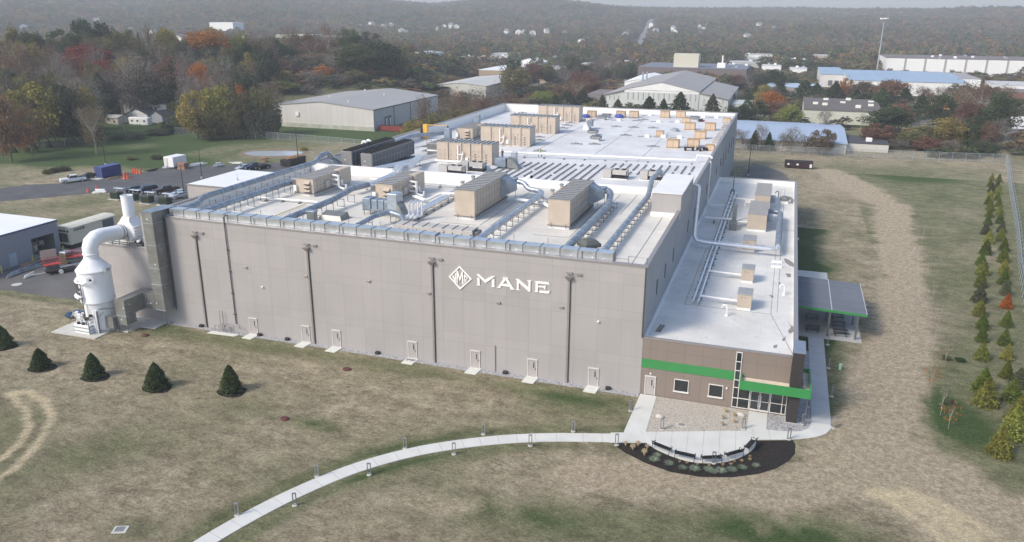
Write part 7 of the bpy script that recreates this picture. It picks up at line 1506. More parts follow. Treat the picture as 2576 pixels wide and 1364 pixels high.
tag(fld.build('meadow', mat('meadow_green',(.10,.14,.06),.9,var=.2,sc=.03)), kind='structure')
# white house, garden shed, caravan on the left
hs = gable('white_house','white two-storey house with dark roof beyond the lane','x' and 0,0.1,0,.1,.1,.1,white,white,cat='house') if False else None
p0 = Z('T',470,110); hx_, hy_ = p0; print('house', p0, math.hypot(hx_-CX,hy_-CY), screen(hx_,hy_,0))
gable('white_house','white two-storey house with dark roof beyond the lane',hx_-5,hx_+16,hy_+4,hy_+13,7.0,8.6,mat('siding',(.60,.60,.58),.6),mat('dark_shingle',(.05,.052,.06),.8),along='x',cat='house',z=0,windows=[(hx_+k,hx_+k+1.2,4.6,6.0) for k in (-2,2,6,10.5)])
gable('house_wing','low white wing with black porch roof in front of the white house',hx_+3,hx_+13,hy_-3,hy_+3.9,3.6,5.6,MATS['siding'],MATS['dark_shingle'],along='y',cat='house',z=0)
gable('porch_extension','grey porch with dark roof at the right of the white house',hx_+13.2,hx_+19,hy_-2,hy_+3.9,3.2,5.0,mat('porch_grey',(.3,.32,.34),.7),MATS['dark_shingle'],along='y',cat='porch',z=0)
p0 = Z('T',310,155); gable('garden_shed','small beige garden shed with grey roof on the lawn left of the house',p0[0]-3,p0[0]+3,p0[1]-1,p0[1]+3.8,3.0,3.8,mat('beige_shed',(.45,.40,.35),.7),mat('shed_grey',(.38,.38,.37),.6),along='x',cat='garden shed',z=0)
x, y = Z('T',640,155); t = thing('caravan','white travel trailer parked in front of the white house','caravan',(x,y,0),.08); MB().bbox(-4.4,4.2,-1.2,1.2,.5,3.1,.2).build('body', white, t, off=(0,0,0)); q = MB(); [q.box(a,a+.8,-1.24,-1.205,1.6,2.2) for a in (-3.2,-.8,2.2)]; q.build('window_band', glassd, t, off=(0,0,0)); [MB().cyl((a,-1.1,.4),(a,-1.25,.4),.36,12).build('wheel', rubber, t, off=(0,0,0)) for a in (-.6,.5)]
# houses on the hillsides
hl = [(1118,64),(1135,63),(1148,66),(1100,70),(1010,75),(1020,81),(905,63),(935,60),(966,66),(985,60),(1275,78),(1305,78),(1318,76),(1340,80),(1375,76),(1420,80),(1463,103),(1575,85),(1640,60),(1695,70),(1697,78),(1760,64),(1768,72),(1910,62),(1950,68),(243,52),(60,66),(540,86),(620,88),(385,80),(330,72),(455,98),(505,92),(20,80),(1650,76),(1880,88)]
gabm = mat('house_white', (.68,.68,.66), .7); hr = mat('house_roof', (.22,.21,.21), .8)
hq = None
def tmarch(u, v, add=0.):
    d = cF + cR*((u-1288)/FPX) - cU*((v-682)/FPX); t = 100.
    for _ in range(6000):
        t += 2.; x, y, z = CX+d.x*t, CY+d.y*t, CZ+d.z*t
        if z < th(x, y)+add: return x, y, math.hypot(x-CX, y-CY)
    return None
hh = 0
HOUSES = []
for i, (u, v) in enumerate(hl):
    r_ = tmarch(u, v, 10.)
    if not r_ or r_[2] > 3200: continue
    x, y, r = r_; s_ = max(1., r/1150)*(1.15 if i % 3 else .85); HOUSES.append((x,y))
    t = thing('hillside_house', 'x', 'house', (x,y,th(x,y)+7.5), (i*1.7)%3.1, 'white houses scattered over the wooded hillsides')
    q = MB(); q.extr([(-6,-4,-8),(6,-4,-8),(6,-4,3.5),(0,-4,6.5),(-6,-4,3.5)],(0,8,0)); q.build('wall', gabm, t, off=(0,0,0)); q = MB()
    q.hexa([(-6.4,-4.4,3.45),(0,-4.4,6.65),(0,4.4,6.65),(-6.4,4.4,3.45),(-6.4,-4.4,3.7),(0,-4.4,6.95),(0,4.4,6.95),(-6.4,4.4,3.7)]); q.hexa([(0,-4.4,6.65),(6.4,-4.4,3.45),(6.4,4.4,3.45),(0,4.4,6.65),(0,-4.4,6.95),(6.4,-4.4,3.7),(6.4,4.4,3.7),(0,4.4,6.95)]); q.build('roof', hr, t, off=(0,0,0)); t.scale = (s_*.62,)*3
    MB().box(-1.5,0,-4.1,-4.01,0,1.8).build('window', glassd, t, off=(0,0,0))
hs_ = sorted([o for o in COL.objects if o.name.startswith('hillside_house') and not o.parent], key=lambda o: screen(*o.location)[0])
for i, o in enumerate(hs_): o['label'] = f'small white gabled house on the wooded hillside, {ordn(i+1)} from the left'
# mast and poles
x, y = G(2208,171,6); y = 500; 
d = cF + cR*((2207-1288)/FPX) - cU*((171-682)/FPX); k = (560-CY)/d.y; mx_, mz_ = CX+d.x*k, 0
d2 = cF + cR*((2222-1288)/FPX) - cU*((45-682)/FPX); ztop = CZ+d2.z*(560-CY)/d2.y
t = thing('light_mast','very tall slim high-mast light behind the big blue roof','mast',(mx_,560,0)); MB().cyl((mx_,560,0),(mx_,560,ztop),.5,10,.25).build('pole', mat('mast_grey',(.40,.42,.44),.5), t); q = MB()
for k in range(8): a = k*.785; q.obox((mx_+2.2*math.cos(a),560+2.2*math.sin(a),ztop-.5),(1.3,1.3,.9),a)
q.bar((mx_-2.4,560,ztop-.2),(mx_+2.4,560,ztop-.2),.3); q.build('lamp_ring', white, t); MB().cyl((mx_,560,ztop),(mx_,560,ztop+6),.12,6).build('lightning_rod', steel, t)
wood = mat('pole_wood', (.28,.24,.20), .9)
poles_ = [(1154,322,58,'T'),(1718,560,0,0)]
for i, (u, vb, vt, lab) in enumerate(((317,345,265,'wooden utility pole in front of the white house'),(2321,365,316,'wooden pole among the yellow trees on the right'),(1715,224,190,'utility pole at the right end of the works'),(1612,200,180,'utility pole left of the works roof'),(1455,212,192,'utility pole left of the works with a crossarm'),(2225,255,215,'utility pole in front of the big blue roof'),(2404,240,205,'utility pole near the right end of the big blue roof'),(1290,206,168,'utility pole in front of the long tan warehouse'),(1358,206,166,'second utility pole in front of the long tan warehouse'),(2130,238,196,'utility pole in front of the loading openings'),(1958,212,180,'utility pole among the trees left of the big blue roof'),(1480,345-100,213,'utility pole right of the tan warehouse'),(2164,335,292,'grey pole in front of the brown-roofed hall'))):
    x, y = G(u, vb); dd = math.hypot(x-CX,y-CY); h = (vb-vt)/1977*dd*1.03; t = thing('utility_pole', lab, 'utility pole', (x,y,0)); MB().cyl((0,0,-1),(0,0,h),.16,8,.11).build('pole', wood, t, off=(0,0,0)); q = MB(); q.bar((-1.2,0,h-.5),(1.2,0,h-.5),.12); q.build('crossarm', wood, t, off=(0,0,0))
# trucks on the right
t = thing('semi_trailer','long white trailer parked at the far right edge','trailer',(*Z('E',2560,625),0),.12); MB().bbox(-7,7,-1.3,1.3,1.1,4.0,.06).build('body', white, t, off=(0,0,0)); q = MB(); [q.cyl((a,-1.2,.5),(a,1.2,.5),.5,12) for a in (-5,-3.8,5)]; q.build('wheel_set', rubber, t, off=(0,0,0))
car('white van beside the long white trailer on the far right', 'white', (*Z('E',2530,650),0), .3, 'suv'); car('grey pickup on the street behind the maroon tree', 'grey', (*Z('E',1775,603),0), .1, 'pickup'); car('white car half hidden left of the yellow trees on the right', 'white', (*Z('E',1550,650),0), .2, 'sedan')
x, y = Z('E',1810,478); t = thing('box_truck','orange removal truck with lettering behind the conifers on the right','truck',(x,y,0)); MB().bbox(-4.2,4.2,0,2.5,.9,3.4,.05).build('cargo_box', mat('truck_orange',(.55,.27,.10),.5), t, off=(0,0,0)); MB().bbox(-4.2,4.2,0,2.5,3.401,3.7,.05).build('roof', white, t, off=(0,0,0)); text('MAYFLOWER', 1.5, (x,y-.02,2.2), (rad(90),0,0), mat('truck_brown',(.20,.08,.04),.6), t); q = MB(); [q.cyl((a,.1,.45),(a,2.4,.45),.45,12) for a in (-3,3)]; q.build('wheel_set', rubber, t, off=(0,0,0))
for i, (u, v, c_) in enumerate([(1098,186,'white'),(1110,189,'white'),(1118,184,'white'),(1085,191,'grey'),(1545,203,'white'),(1552,207,'silver'),(1560,210,'grey'),(1568,205,'white'),(1575,211,'black'),(1583,207,'white'),(1590,212,'silver'),(1572,216,'white')]):
    x, y = G(u, v); o = car('small '+c_+' car in the distant car park, '+ordn(i+1)+' counted from the left group', c_, (x,y,0), .4, 'sedan', 'cars in the distant car parks')
# ------------------------------------------------------------------ trees
def crown_mesh(name, m, seed, n=2600, shape='round', sz=.5, clumps=34):
    """crown of unit height 1 and unit radius .5: leaf clumps through the volume, uneven outline"""
    r = np.random.default_rng(seed); c = []
    while len(c) < clumps:
        p = r.uniform(-1,1,3)
        if np.linalg.norm(p) < 1 and np.linalg.norm(p) > .35: c.append(p)
    c = np.array(c); w = r.uniform(.16,.34,clumps)
    if shape == 'round': c = c*np.array([.42,.42,.38])+np.array([0,0,.56])
    if shape == 'wide': c = c*np.array([.44,.44,.24]); c[:,2] = np.abs(c[:,2])*1.15+.52-.5*(c[:,0]**2+c[:,1]**2)
    if shape == 'tall': c = c*np.array([.34,.34,.43])+np.array([0,0,.53])
    if shape == 'bush': c = c*np.array([.42,.42,.36])+np.array([0,0,.42])
    k = r.integers(0, clumps, n); d = r.normal(size=(n,3)); d /= np.linalg.norm(d,axis=1)[:,None]
    P = c[k]+d*(w[k]*r.uniform(.25,1,n)**.5)[:,None]*np.array([.62,.62,.5])
    P[:,2] = np.maximum(P[:,2], .06)
    return quads_mesh(name, P, sz*.07*r.uniform(.6,1.3,n), m, seed=seed, flat=.3)
def limbs_mesh(name, m, seed, spread=.36, n=9, twig=0, r0=.022):
    r = random.Random(seed); mb = MB(); mb.tube([(0,0,-.05),(.01,0,.2),(0,.01,.42)], [r0,r0*.85,r0*.6], 6)
    for k in range(n):
        a = r.uniform(0,6.28); z = r.uniform(.22,.45); l = r.uniform(.6,1)*spread; e = (l*math.cos(a), l*math.sin(a), r.uniform(.62,.97)); mid = (e[0]*.45,e[1]*.45,(z+e[2])*.5)
        mb.tube([(0,0,z),mid,e], [r0*.55,r0*.35,r0*.10], 5, caps=False)
        for j in range(twig):
            t = r.uniform(.35,1); q = Vector((0,0,z)).lerp(Vector(e),t); f = q+Vector((r.uniform(-1,1),r.uniform(-1,1),r.uniform(.1,1.3)))*.11; mb.tube([q,f],[r0*.16,r0*.05],3,caps=False)
    return mb.mesh(name, m, 1)
TM = {}
def crown(shape, col, v):
    k = (shape, col, v)
    if k not in TM:
        n, sz, cl = (5200,.62,46)
        if shape == 'bare': TM[k] = crown_mesh('crown', LM[col], 90+v, 3000, 'round', .36, 48)
        elif shape == 'conifer': TM[k] = conifer_mesh('crown', LM[col], 1., .52, 1900, 10+v, 7, .34, .075, .08)
        elif shape == 'arbor': TM[k] = conifer_mesh('crown', LM[col], 1., .56, 2600, 20+v, 4, .10, .075, .02)
        else: TM[k] = crown_mesh('crown', LM[col], hash(shape) % 7+len(shape)*13+v, n, shape, sz, cl)
    return TM[k]
def limbs(kind, v):
    k = ('limb', kind, v)
    if k not in TM:
        if kind == 'bare': TM[k] = limbs_mesh('trunk', pbark if v % 3 == 0 else bark, 30+v, .40, 13, 9, .016)
        elif kind in ('conifer','arbor'): TM[k] = trunk_mesh('trunk', bark, .012, .9)
        else: TM[k] = limbs_mesh('trunk', bark, 50+v, .30, 8, 0)
    return TM[k]
TREES = []
CN = dict(spruce='dark green', dark='dark green', green='green', olive='olive', yellow='yellow-green', orange='orange', gold='golden orange', red='red', russet='russet', brown='brown', grey='grey-brown', arbor='bright green', lime='lime green', dull='dull green')
SN = dict(round='broadleaf tree', wide='spreading tree', tall='tall tree', bush='bush', bare='half-bare tree', conifer='conifer', arbor='arborvitae')
def tree(x, y, h, w, shape, col, zone, label=None, z=None):
    v = random.randrange(4)
    t = thing({'bush':'bush','conifer':'conifer_tree','arbor':'arborvitae_tree','bare':'bare_tree'}.get(shape,'broadleaf_tree'), label, {'bush':'bush','conifer':'conifer'}.get(shape,'tree'), (x,y,(th(x,y) if z is None else z)-.1), random.uniform(0,6.28), f'{SN[shape]}s {zone}')
    link('trunk', limbs(shape, v), t); link('crown', crown(shape, col, v), t)
    t.scale = (w*1.08, w*1.08, h*1.03)
    TREES.append((t, shape, col, zone, label)); return t
def T(u, vtop, wpx, r, shape, col, zone, label=None, hmin=2.):
    if zone == LW:
        if u < 225 and r < 262: r += 58
        if u > 680: r = 372+(max(r,285)-285)*.62
        elif 225 < u < 430: r = max(r, 340)
    elif zone == BK: r += 15 if u < 1300 else 78
    else: r = (r+80 if r < 305 else r+98); r = max(r, 270)
    x, y = polar(u, r)
    if zone == RT and r < 276 and u < 2110: x, y = polar(u, 261.5); y = 178.6+.8*math.sin(u); r = math.hypot(x-CX, y-CY)
    z = th(x, y); dep = (Vector((x-CX,y-CY,z-CZ))).dot(cF)
    d = cF + cR*((u-1288)/FPX) - cU*((vtop-682)/FPX); ztop = CZ+d.z*r/math.hypot(d.x,d.y)
    h = max(ztop-z, hmin); w = wpx/FPX*dep
    return tree(x, y, h, w, shape, col, zone, label)
LW, BK, RT = 'in the left wood', 'behind the main building', 'beyond the right fence'
random.seed(11)
hand = [
(50,208,135,232,'round','yellow',LW,'big yellow-green tree at the left edge beside the lane'),(12,308,60,222,'round','orange',LW,'orange tree at the left edge, low by the lane'),(128,262,95,240,'round','olive',LW,'olive tree right of the big yellow-green one'),(190,320,70,243,'bush','dark',LW,'dark bush at the lane right of the olive tree'),
(231,188,95,275,'conifer','green',LW,'broad green conifer left of the white house'),(258,222,60,285,'bare','grey',LW,'bare tree just right of the broad conifer'),(330,140,130,318,'bare','grey',LW,'wide bare tree above the white house'),(408,150,110,325,'bare','russet',LW,'bare tree right of the wide one above the white house'),(165,180,110,300,'bare','grey',LW,'grey bare tree left of the broad conifer'),
(213,98,135,395,'wide','red',LW,'big deep red tree in the left wood'),(246,152,60,372,'round','red',LW,'smaller red tree below the big deep red one'),(212,50,72,450,'round','dark',LW,'dark green tree on the left skyline, left of a pair'),(262,48,62,452,'round','dark',LW,'dark green tree on the left skyline, right of a pair'),(515,66,125,425,'wide','orange',LW,'big rusty orange tree on the skyline of the left wood'),(418,66,62,455,'round','yellow',LW,'yellow-green tree on the skyline left of the rusty orange one'),
(348,84,22,455,'conifer','dark',LW,'small dark conifer on the skyline, left of two'),(374,84,24,455,'conifer','dark',LW,'small dark conifer on the skyline, right of two'),(600,80,66,430,'tall','lime',LW,'lime tinted tree right of the rusty orange one'),(655,118,85,380,'round','dark',LW,'dark green tree below the lime tinted one'),(700,108,70,385,'round','green',LW,'green tree above the grey warehouse left gable'),
(808,166,52,322,'round','gold',LW,'bright golden tree above the grey warehouse'),(590,203,34,318,'round','orange',LW,'small bright orange tree over the willows'),(490,160,62,340,'round','orange',LW,'orange and brown tree above the yellow willows'),(545,162,50,345,'bare','russet',LW,'russet bare tree right of the orange and brown one'),
(415,240,85,283,'wide','yellow',LW,'pale yellow tree overhanging the white house'),(470,226,80,286,'round','yellow',LW,'first yellow-green willow right of the white house'),(530,215,85,288,'round','lime',LW,'second willow, lime tinted right of the white house'),(590,222,80,286,'round','olive',LW,'third willow, plain olive, right of the white house'),(645,212,85,290,'round','olive',LW,'fourth willow, in front of the grey warehouse corner'),(700,200,85,292,'round','lime',LW,'willow behind the left gable of the grey warehouse'),(745,228,75,300,'round','dull',LW,'dull green tree behind the grey warehouse roof'),
(560,255,60,283,'bush','olive',LW,None),(620,250,70,283,'bush','dull',LW,None),(500,262,70,282,'bush','olive',LW,None),(665,258,50,282,'bush','dull',LW,None),
(900,112,120,335,'round','green',LW,'large green tree above the grey warehouse right half'),(955,105,105,340,'round','dark',LW,'large dark green tree beside the large green one'),(1005,125,70,345,'tall','olive',LW,'brown-olive tall tree at the right end of the wood'),(780,130,80,370,'bare','russet',LW,'pink bare tree behind the golden tree'),(840,140,70,365,'bare','grey',LW,None),(740,150,80,365,'round','dark',LW,None),(760,180,60,330,'round','dark',LW,None),(870,190,60,325,'round','dull',LW,None),(1028,165,36,350,'conifer','dark',LW,'dark conifer beside the pale blue workshop'),(1050,212,60,325,'bush','dull',LW,None),(990,215,70,320,'bush','dull',LW,None),(930,208,70,318,'bush','dark',LW,None),(1100,205,70,330,'bush','dark',LW,None),(1150,208,60,335,'bush','dark',LW,None),
(1062,236,55,262,'bare','russet',BK,'russet bare tree right of the grey warehouse'),(1095,262,80,235,'bush','olive',BK,'olive bush by the left parapet'),(1040,282,70,230,'bush','yellow',BK,'yellow bush beside the red skip'),(1010,300,36,226,'bush','yellow',BK,'small yellow bush left of the yellow davit'),(1125,240,80,255,'bare','brown',BK,None),(1165,248,85,245,'bush','olive',BK,None),(1205,235,80,262,'bare','russet',BK,None),(1245,232,80,265,'bare','grey',BK,None),(1285,228,70,268,'bare','russet',BK,None),(1150,218,50,275,'bare','russet',BK,None),(1195,215,60,278,'bare','grey',BK,None),(1240,215,60,280,'bare','grey',BK,None),
(1330,242,60,272,'bush','brown',BK,None),(1370,225,70,285,'round','lime',BK,'lime green tree left of the dark conifers'),(1415,215,70,300,'round','russet',BK,None),(1455,200,80,320,'bare','russet',BK,None),(1490,190,60,335,'round','russet',BK,'russet tree left of the white works'),(1430,232,70,285,'conifer','dark',BK,None),(1470,228,70,288,'conifer','dark',BK,None),(1400,238,60,278,'conifer','green',BK,None),(1350,238,40,270,'bush','dull',BK,None),
(1521,241,48,259,'conifer','dull',BK,'first grey-green spruce from the left before the white works'),(1562,251,52,259,'conifer','dull',BK,'second grey-green spruce from the left before the white works'),(1643,245,72,259,'conifer','dark',BK,'third spruce, leaning left, before the white works'),(1680,250,44,258,'conifer','dark',BK,'fourth, small spruce before the white works'),(1722,234,74,258,'conifer','dark',BK,'tallest spruce before the white works'),(1806,239,60,257,'conifer','dull',BK,'rightmost spruce before the white works'),
(1870,262,70,240,'round','dark',RT,'dark tree at the far right corner of the main roof'),(1915,250,70,250,'round','dark',RT,None),(1960,232,90,262,'round','orange',RT,'orange and olive tree left of the brown-roofed hall'),(1985,250,60,255,'bare','grey',RT,None),(2005,265,70,240,'round','lime',RT,None),(1940,215,60,290,'round','yellow',RT,None),(1975,195,50,330,'conifer','dark',RT,None),(2040,205,85,330,'conifer','dark',RT,'wide dark conifer right of the grey-walled building'),(2070,212,70,325,'conifer','dark',RT,None),(1925,215,46,345,'round','russet',RT,'small maroon tree in front of the grey-walled building'),
(2118,208,64,330,'conifer','dark',RT,'dark conifer left of the bright orange tree'),(2145,196,38,338,'round','orange',RT,'bright orange tree in front of the big blue roof'),(2190,198,66,335,'wide','brown',RT,'tan flat-topped tree in front of the big blue roof'),(2265,193,100,330,'wide','russet',RT,'wider rust-brown flat-topped tree in front of the big blue roof'),(2175,225,50,320,'conifer','dark',RT,None),(2240,222,70,315,'conifer','green',RT,None),(2300,222,56,318,'conifer','dark',RT,None),(2345,240,60,290,'conifer','dark',RT,'dark spiky conifer beside the orange truck'),(2265,272,130,240,'round','dark',RT,'big dark crowned tree right of the brown-roofed hall'),(2295,262,60,250,'round','russet',RT,None),(2245,312,90,205,'round','russet',RT,'maroon tree below the big dark crown'),
(2500,205,130,290,'bare','russet',RT,'wide pinkish bare tree before the brick red building'),(2440,222,80,270,'bare','russet',RT,None),(2400,240,70,260,'round','dark',RT,None),(2555,235,90,240,'round','dark',RT,'dark tree at the right edge'),(2480,260,80,245,'round','russet',RT,None),(2430,300,110,212,'round','yellow',RT,'big yellow autumn tree on the right'),(2370,318,90,208,'round','olive',RT,None),(2380,340,90,203,'bush','russet',RT,None),(2320,335,70,206,'round','olive',RT,None),(2480,320,70,222,'bush','olive',RT,None),(2300,350,60,200,'bare','grey',RT,None),(2200,350,60,198,'bush','dull',RT,None),(2440,352,60,200,'bare','grey',RT,None),(2500,345,60,205,'bush','dark',RT,None),(2535,350,60,200,'bush','dark',RT,None),(2550,330,60,215,'bare','grey',RT,None),
(1865,320,50,192,'bare','russet',RT,'thin bare tree in front of the blue roof, leftmost'),(1895,325,40,191,'bare','grey',RT,None),(1925,330,44,190,'conifer','dark',RT,'dark conifer in front of the blue roof, left'),(1962,335,34,188,'conifer','spruce',RT,'small dark pointed conifer in front of the blue roof'),(2000,335,40,190,'bare','grey',RT,None),(2022,320,60,190,'bare','brown',RT,'tall half-bare tree in front of the blue roof centre'),(2060,340,40,188,'bare','brown',RT,None),(2102,325,66,188,'round','brown',RT,'rounded brown tree at the right end of the blue roof'),(1940,308,36,194,'bare','grey',RT,None),(2100,272,40,226,'bare','grey',RT,'small bare tree against the wall of the brown-roofed hall'),
]
for a in hand: T(*a)
def TG(u, vb, vt, wpx, shape, col, zone, label=None):
    x, y = G(u, vb); sl = math.sqrt((x-CX)**2+(y-CY)**2+CZ*CZ); return tree(x, y, (vb-vt)/FPX*sl*1.05, wpx/FPX*sl, shape, col, zone, label)
for i, (u, vb, vt) in enumerate(((37,384,368),(68,380,367),(90,377,363),(126,371,356),(186,360,344),(246,345,335),(252,346,334))): TG(u, vb, vt, 15, 'arbor', 'spruce', 'along the lane')
for u, vb, vt, w, c in ((165,430,416,26,'dull'),(140,434,420,24,'dull'),(118,438,425,20,'olive'),(345,350,334,34,'dull'),(395,340,322,50,'dull'),(440,332,312,60,'dull'),(480,332,316,44,'dull'),(300,352,338,30,'dull'),(560,340,326,46,'olive'),(520,334,318,40,'dull'),(395,400,388,30,'dull'),(330,402,390,26,'olive'),(765,378,366,20,'yellow')): TG(u, vb, vt, w, 'bush', c, 'on the left slope')
# fill of the left wood
cols = ['grey','russet','dull','olive','dark','brown','grey','yellow','russet','green','grey','brown']
for row, (r, vt0) in enumerate(((262,240),(290,215),(318,180),(345,155),(375,125),(405,100),(440,72))):
    u = -40+row*13
    while u < (1010 if row > 1 else 330):
        uu = u+random.uniform(-14,14); vt = vt0+random.uniform(-14,18)
        if uu > 880: vt += (uu-880)*.32
        if row < 2 and 225 < uu: u += 60; continue
        if row in (2,3) and uu > 980: u += 60; continue
        c_ = random.choice(cols); s_ = 'bare' if c_ in ('grey','brown') or (c_ == 'russet' and random.random() < .5) else random.choice(['round','round','tall','wide'])
        T(uu, vt, random.uniform(55,95)*(320/r)**.5, r+random.uniform(-10,10), s_, c_, LW)
        u += random.uniform(46,64)
# behind and right fill
for (u0,u1,r,vt,step) in ((1290,1500,380,165,42),(1300,1520,430,150,45),(1830,1990,300,222,40),(1860,2020,380,180,36),(1500,1620,460,150,40),(2350,2576,330,210,46),(2450,2576,215,300,36)):
    u = u0
    while u < u1:
        c_ = random.choice(['russet','grey','brown','dark','olive','dull']); T(u+random.uniform(-8,8), vt+random.uniform(-12,14), random.uniform(45,75), r+random.uniform(-15,15), 'bare' if c_ in ('grey','brown') else 'round', c_, BK if u < 1800 else RT)
        u += step*random.uniform(.8,1.2)
# screening rows of young evergreens on the right
arb1 = [(2512,1145,1085),(2478,1020,962),(2470,985,935),(2468,905,868),(2468,860,828),(2470,828,795),(2462,795,760),(2462,760,722),(2466,722,690),(2470,692,658),(2466,668,640),(2478,640,610),(2486,612,585),(2478,590,565),(2484,566,545),(2488,546,525),(2490,530,508),(2484,515,497),(2490,500,482),(2494,485,466),(2490,470,455),(2494,455,440)]
arb2 = [(2548,1100,1035),(2568,1062,1000),(2545,1010,962),(2560,975,935),(2530,950,915),(2532,905,872),(2525,868,835),(2530,822,790),(2531,775,745),(2528,742,712),(2524,715,684),(2524,690,660),(2522,660,630),(2524,632,606),(2516,606,580),(2518,585,562),(2514,562,540),(2514,540,520),(2512,520,502),(2508,505,488),(2510,490,470),(2508,474,458),(2512,458,442)]
n_ = 0
for row, L_ in enumerate((arb1, arb2)):
    for i, (u, vb, vt) in enumerate(L_):
        x, y = G(u, vb); r = math.hypot(x-CX,y-CY); sl = math.hypot(r, CZ); h = (vb-vt)/FPX*sl*1.12; col = ['lime','arbor','arbor','lime','arbor','dull'][(i*5+row*2) % 6] if i > 2 else ['lime','lime','arbor'][i]
        if (row, i) == (1,8): col = 'orange'
        t = tree(x, y, max(h,1.3), max(h,1.3)*(.92 if i < 4 else .88), 'arbor', col, 'in the screening rows', f'{CN[col]} young evergreen, {ordn(i+1)} from the near end of the {"inner" if row == 0 else "outer"} screening row', 0)
# saplings
thinm = limbs_mesh('trunk', pbark, 77, .22, 6, 5, .010)
for i, (u, v, lab) in enumerate(((2365,1045,'near sapling on the green patch right of the dirt track'),(2385,1080,'sapling with a few orange leaves nearest the camera'),(2350,860,'thin sapling beside the narrow part of the track'),(2353,812,'thin sapling with pale straw at its foot'),(2345,760,'thin sapling above the middle of the right lawn'),(2310,790,'thin sapling close to the track edge'),(2330,700,'far thin sapling on the right lawn'),(2340,980,'sapling left of a dark shrub beside the track'),(2375,925,'sapling with pinkish leaves beside the track'),(2320,610,'farthest thin sapling on the right lawn'))):
    x, y = G(u, v); t = thing('sapling_tree', lab, 'sapling', (x,y,0), i, 'thin saplings planted on the right lawn'); link('trunk', thinm, t); cc = ('orange' if i in (1,7) else 'russet' if i == 8 else 'grey'); k = ('sap', cc)
    if k not in TM: TM[k] = crown_mesh('crown', LM[cc], 5, 50 if cc == 'grey' else 110, 'tall', .8, 12)
    link('crown', TM[k], t); t.scale = (2.2,2.2,3.6)
for i, (u, v) in enumerate(((2390,1018),(2415,910),(2380,905))):
    x, y = G(u, v); tree(x, y, .8, 1.3, 'bush', 'spruce', 'beside the track', ['small dark shrub nearest the camera beside the track','small dark shrub farther up beside the track','tiny shrub beside the pink sapling'][i], 0)
# labels for the unnamed ones: by zone, kind, colour, then order from the left
grp = {}
for t, shape, col, zone, label in TREES:
    if not label: grp.setdefault((zone, shape, CN[col]), []).append(t)
for (zone, shape, cn), L_ in grp.items():
    L_.sort(key=lambda t: screen(*t.location)[0])
    for i, t in enumerate(L_): t['label'] = f'{cn} {SN[shape]} {zone}, {ordn(i+1)} of these from the left' if len(L_) > 1 else f'{cn} {SN[shape]} {zone}, the only one of its colour'
# ------------------------------------------------------------------ far woods as one mass
wm = bpy.data.materials.new('wood_foliage'); wm.use_nodes = True; t = wm.node_tree; N = t.nodes; L = t.links; b = N['Principled BSDF']; b.inputs['Roughness'].default_value = .95; b.inputs['Specular IOR Level'].default_value = .05
oi = N.new('ShaderNodeObjectInfo'); rp = N.new('ShaderNodeValToRGB'); rp.color_ramp.interpolation = 'CONSTANT'
pal = [tuple(min(k*2.05,.34) for k in c_) for c_ in [(.088,.070,.058),(.075,.080,.045),(.118,.094,.078),(.055,.066,.034),(.125,.076,.048),(.100,.098,.055),(.098,.078,.068),(.045,.058,.030),(.145,.115,.060),(.105,.066,.050),(.19,.10,.045),(.085,.084,.06)]]
for i, c_ in enumerate(pal):
    e = rp.color_ramp.elements[i] if i < 2 else rp.color_ramp.elements.new(i/len(pal)); e.position = i/len(pal); e.color = (*c_, 1)
L.new(oi.outputs['Random'], rp.inputs[0]); g = N.new('ShaderNodeNewGeometry'); nz = N.new('ShaderNodeTexNoise'); nz.inputs['Scale'].default_value = .35; nz.inputs['Detail'].default_value = 4; L.new(g.outputs['Position'], nz.inputs['Vector'])
mrn = N.new('ShaderNodeMapRange'); mrn.inputs[1].default_value = .3; mrn.inputs[2].default_value = .7; mrn.inputs[3].default_value = .6; mrn.inputs[4].default_value = 1.4; L.new(nz.outputs['Fac'], mrn.inputs[0])
nb = N.new('ShaderNodeTexNoise'); nb.inputs['Scale'].default_value = .011; nb.inputs['Detail'].default_value = 5; nb.inputs['Roughness'].default_value = .65; L.new(g.outputs['Position'], nb.inputs['Vector'])
mb_ = N.new('ShaderNodeMapRange'); mb_.inputs[1].default_value = .42; mb_.inputs[2].default_value = .62; L.new(nb.outputs['Fac'], mb_.inputs[0])
mxb = N.new('ShaderNodeMix'); mxb.data_type = 'RGBA'; mxb.blend_type = 'MULTIPLY'; L.new(mb_.outputs[0], mxb.inputs[0]); L.new(rp.outputs[0], mxb.inputs[6]); mxb.inputs[7].default_value = (.74,.92,.68,1)
vm = N.new('ShaderNodeVectorMath'); vm.operation = 'SCALE'; L.new(mxb.outputs[2], vm.inputs[0]); L.new(mrn.outputs[0], vm.inputs['Scale']); L.new(vm.outputs[0], b.inputs['Base Color']); tl = N.new('ShaderNodeBsdfTranslucent'); L.new(vm.outputs[0], tl.inputs[0]); ms = N.new('ShaderNodeMixShader'); ms.inputs[0].default_value = .35; L.new(b.outputs[0], ms.inputs[1]); L.new(tl.outputs[0], ms.inputs[2]); L.new(ms.outputs[0], N['Material Output'].inputs[0])
src = bpy.data.collections.new('wood_sources')
for i in range(6):
    me_ = crown_mesh('wood_crown', wm, 200+i, 420, ['round','tall','round','wide','round','tall'][i], 1.35, 16); o = bpy.data.objects.new('wood_crown', me_); src.objects.link(o)
P_ = []; rr = np.random.default_rng(5)
def blocked(x, y):
    for (a, b_, c_, d_) in BLK:
        if a < x < b_ and c_ < y < d_: return True
    return False
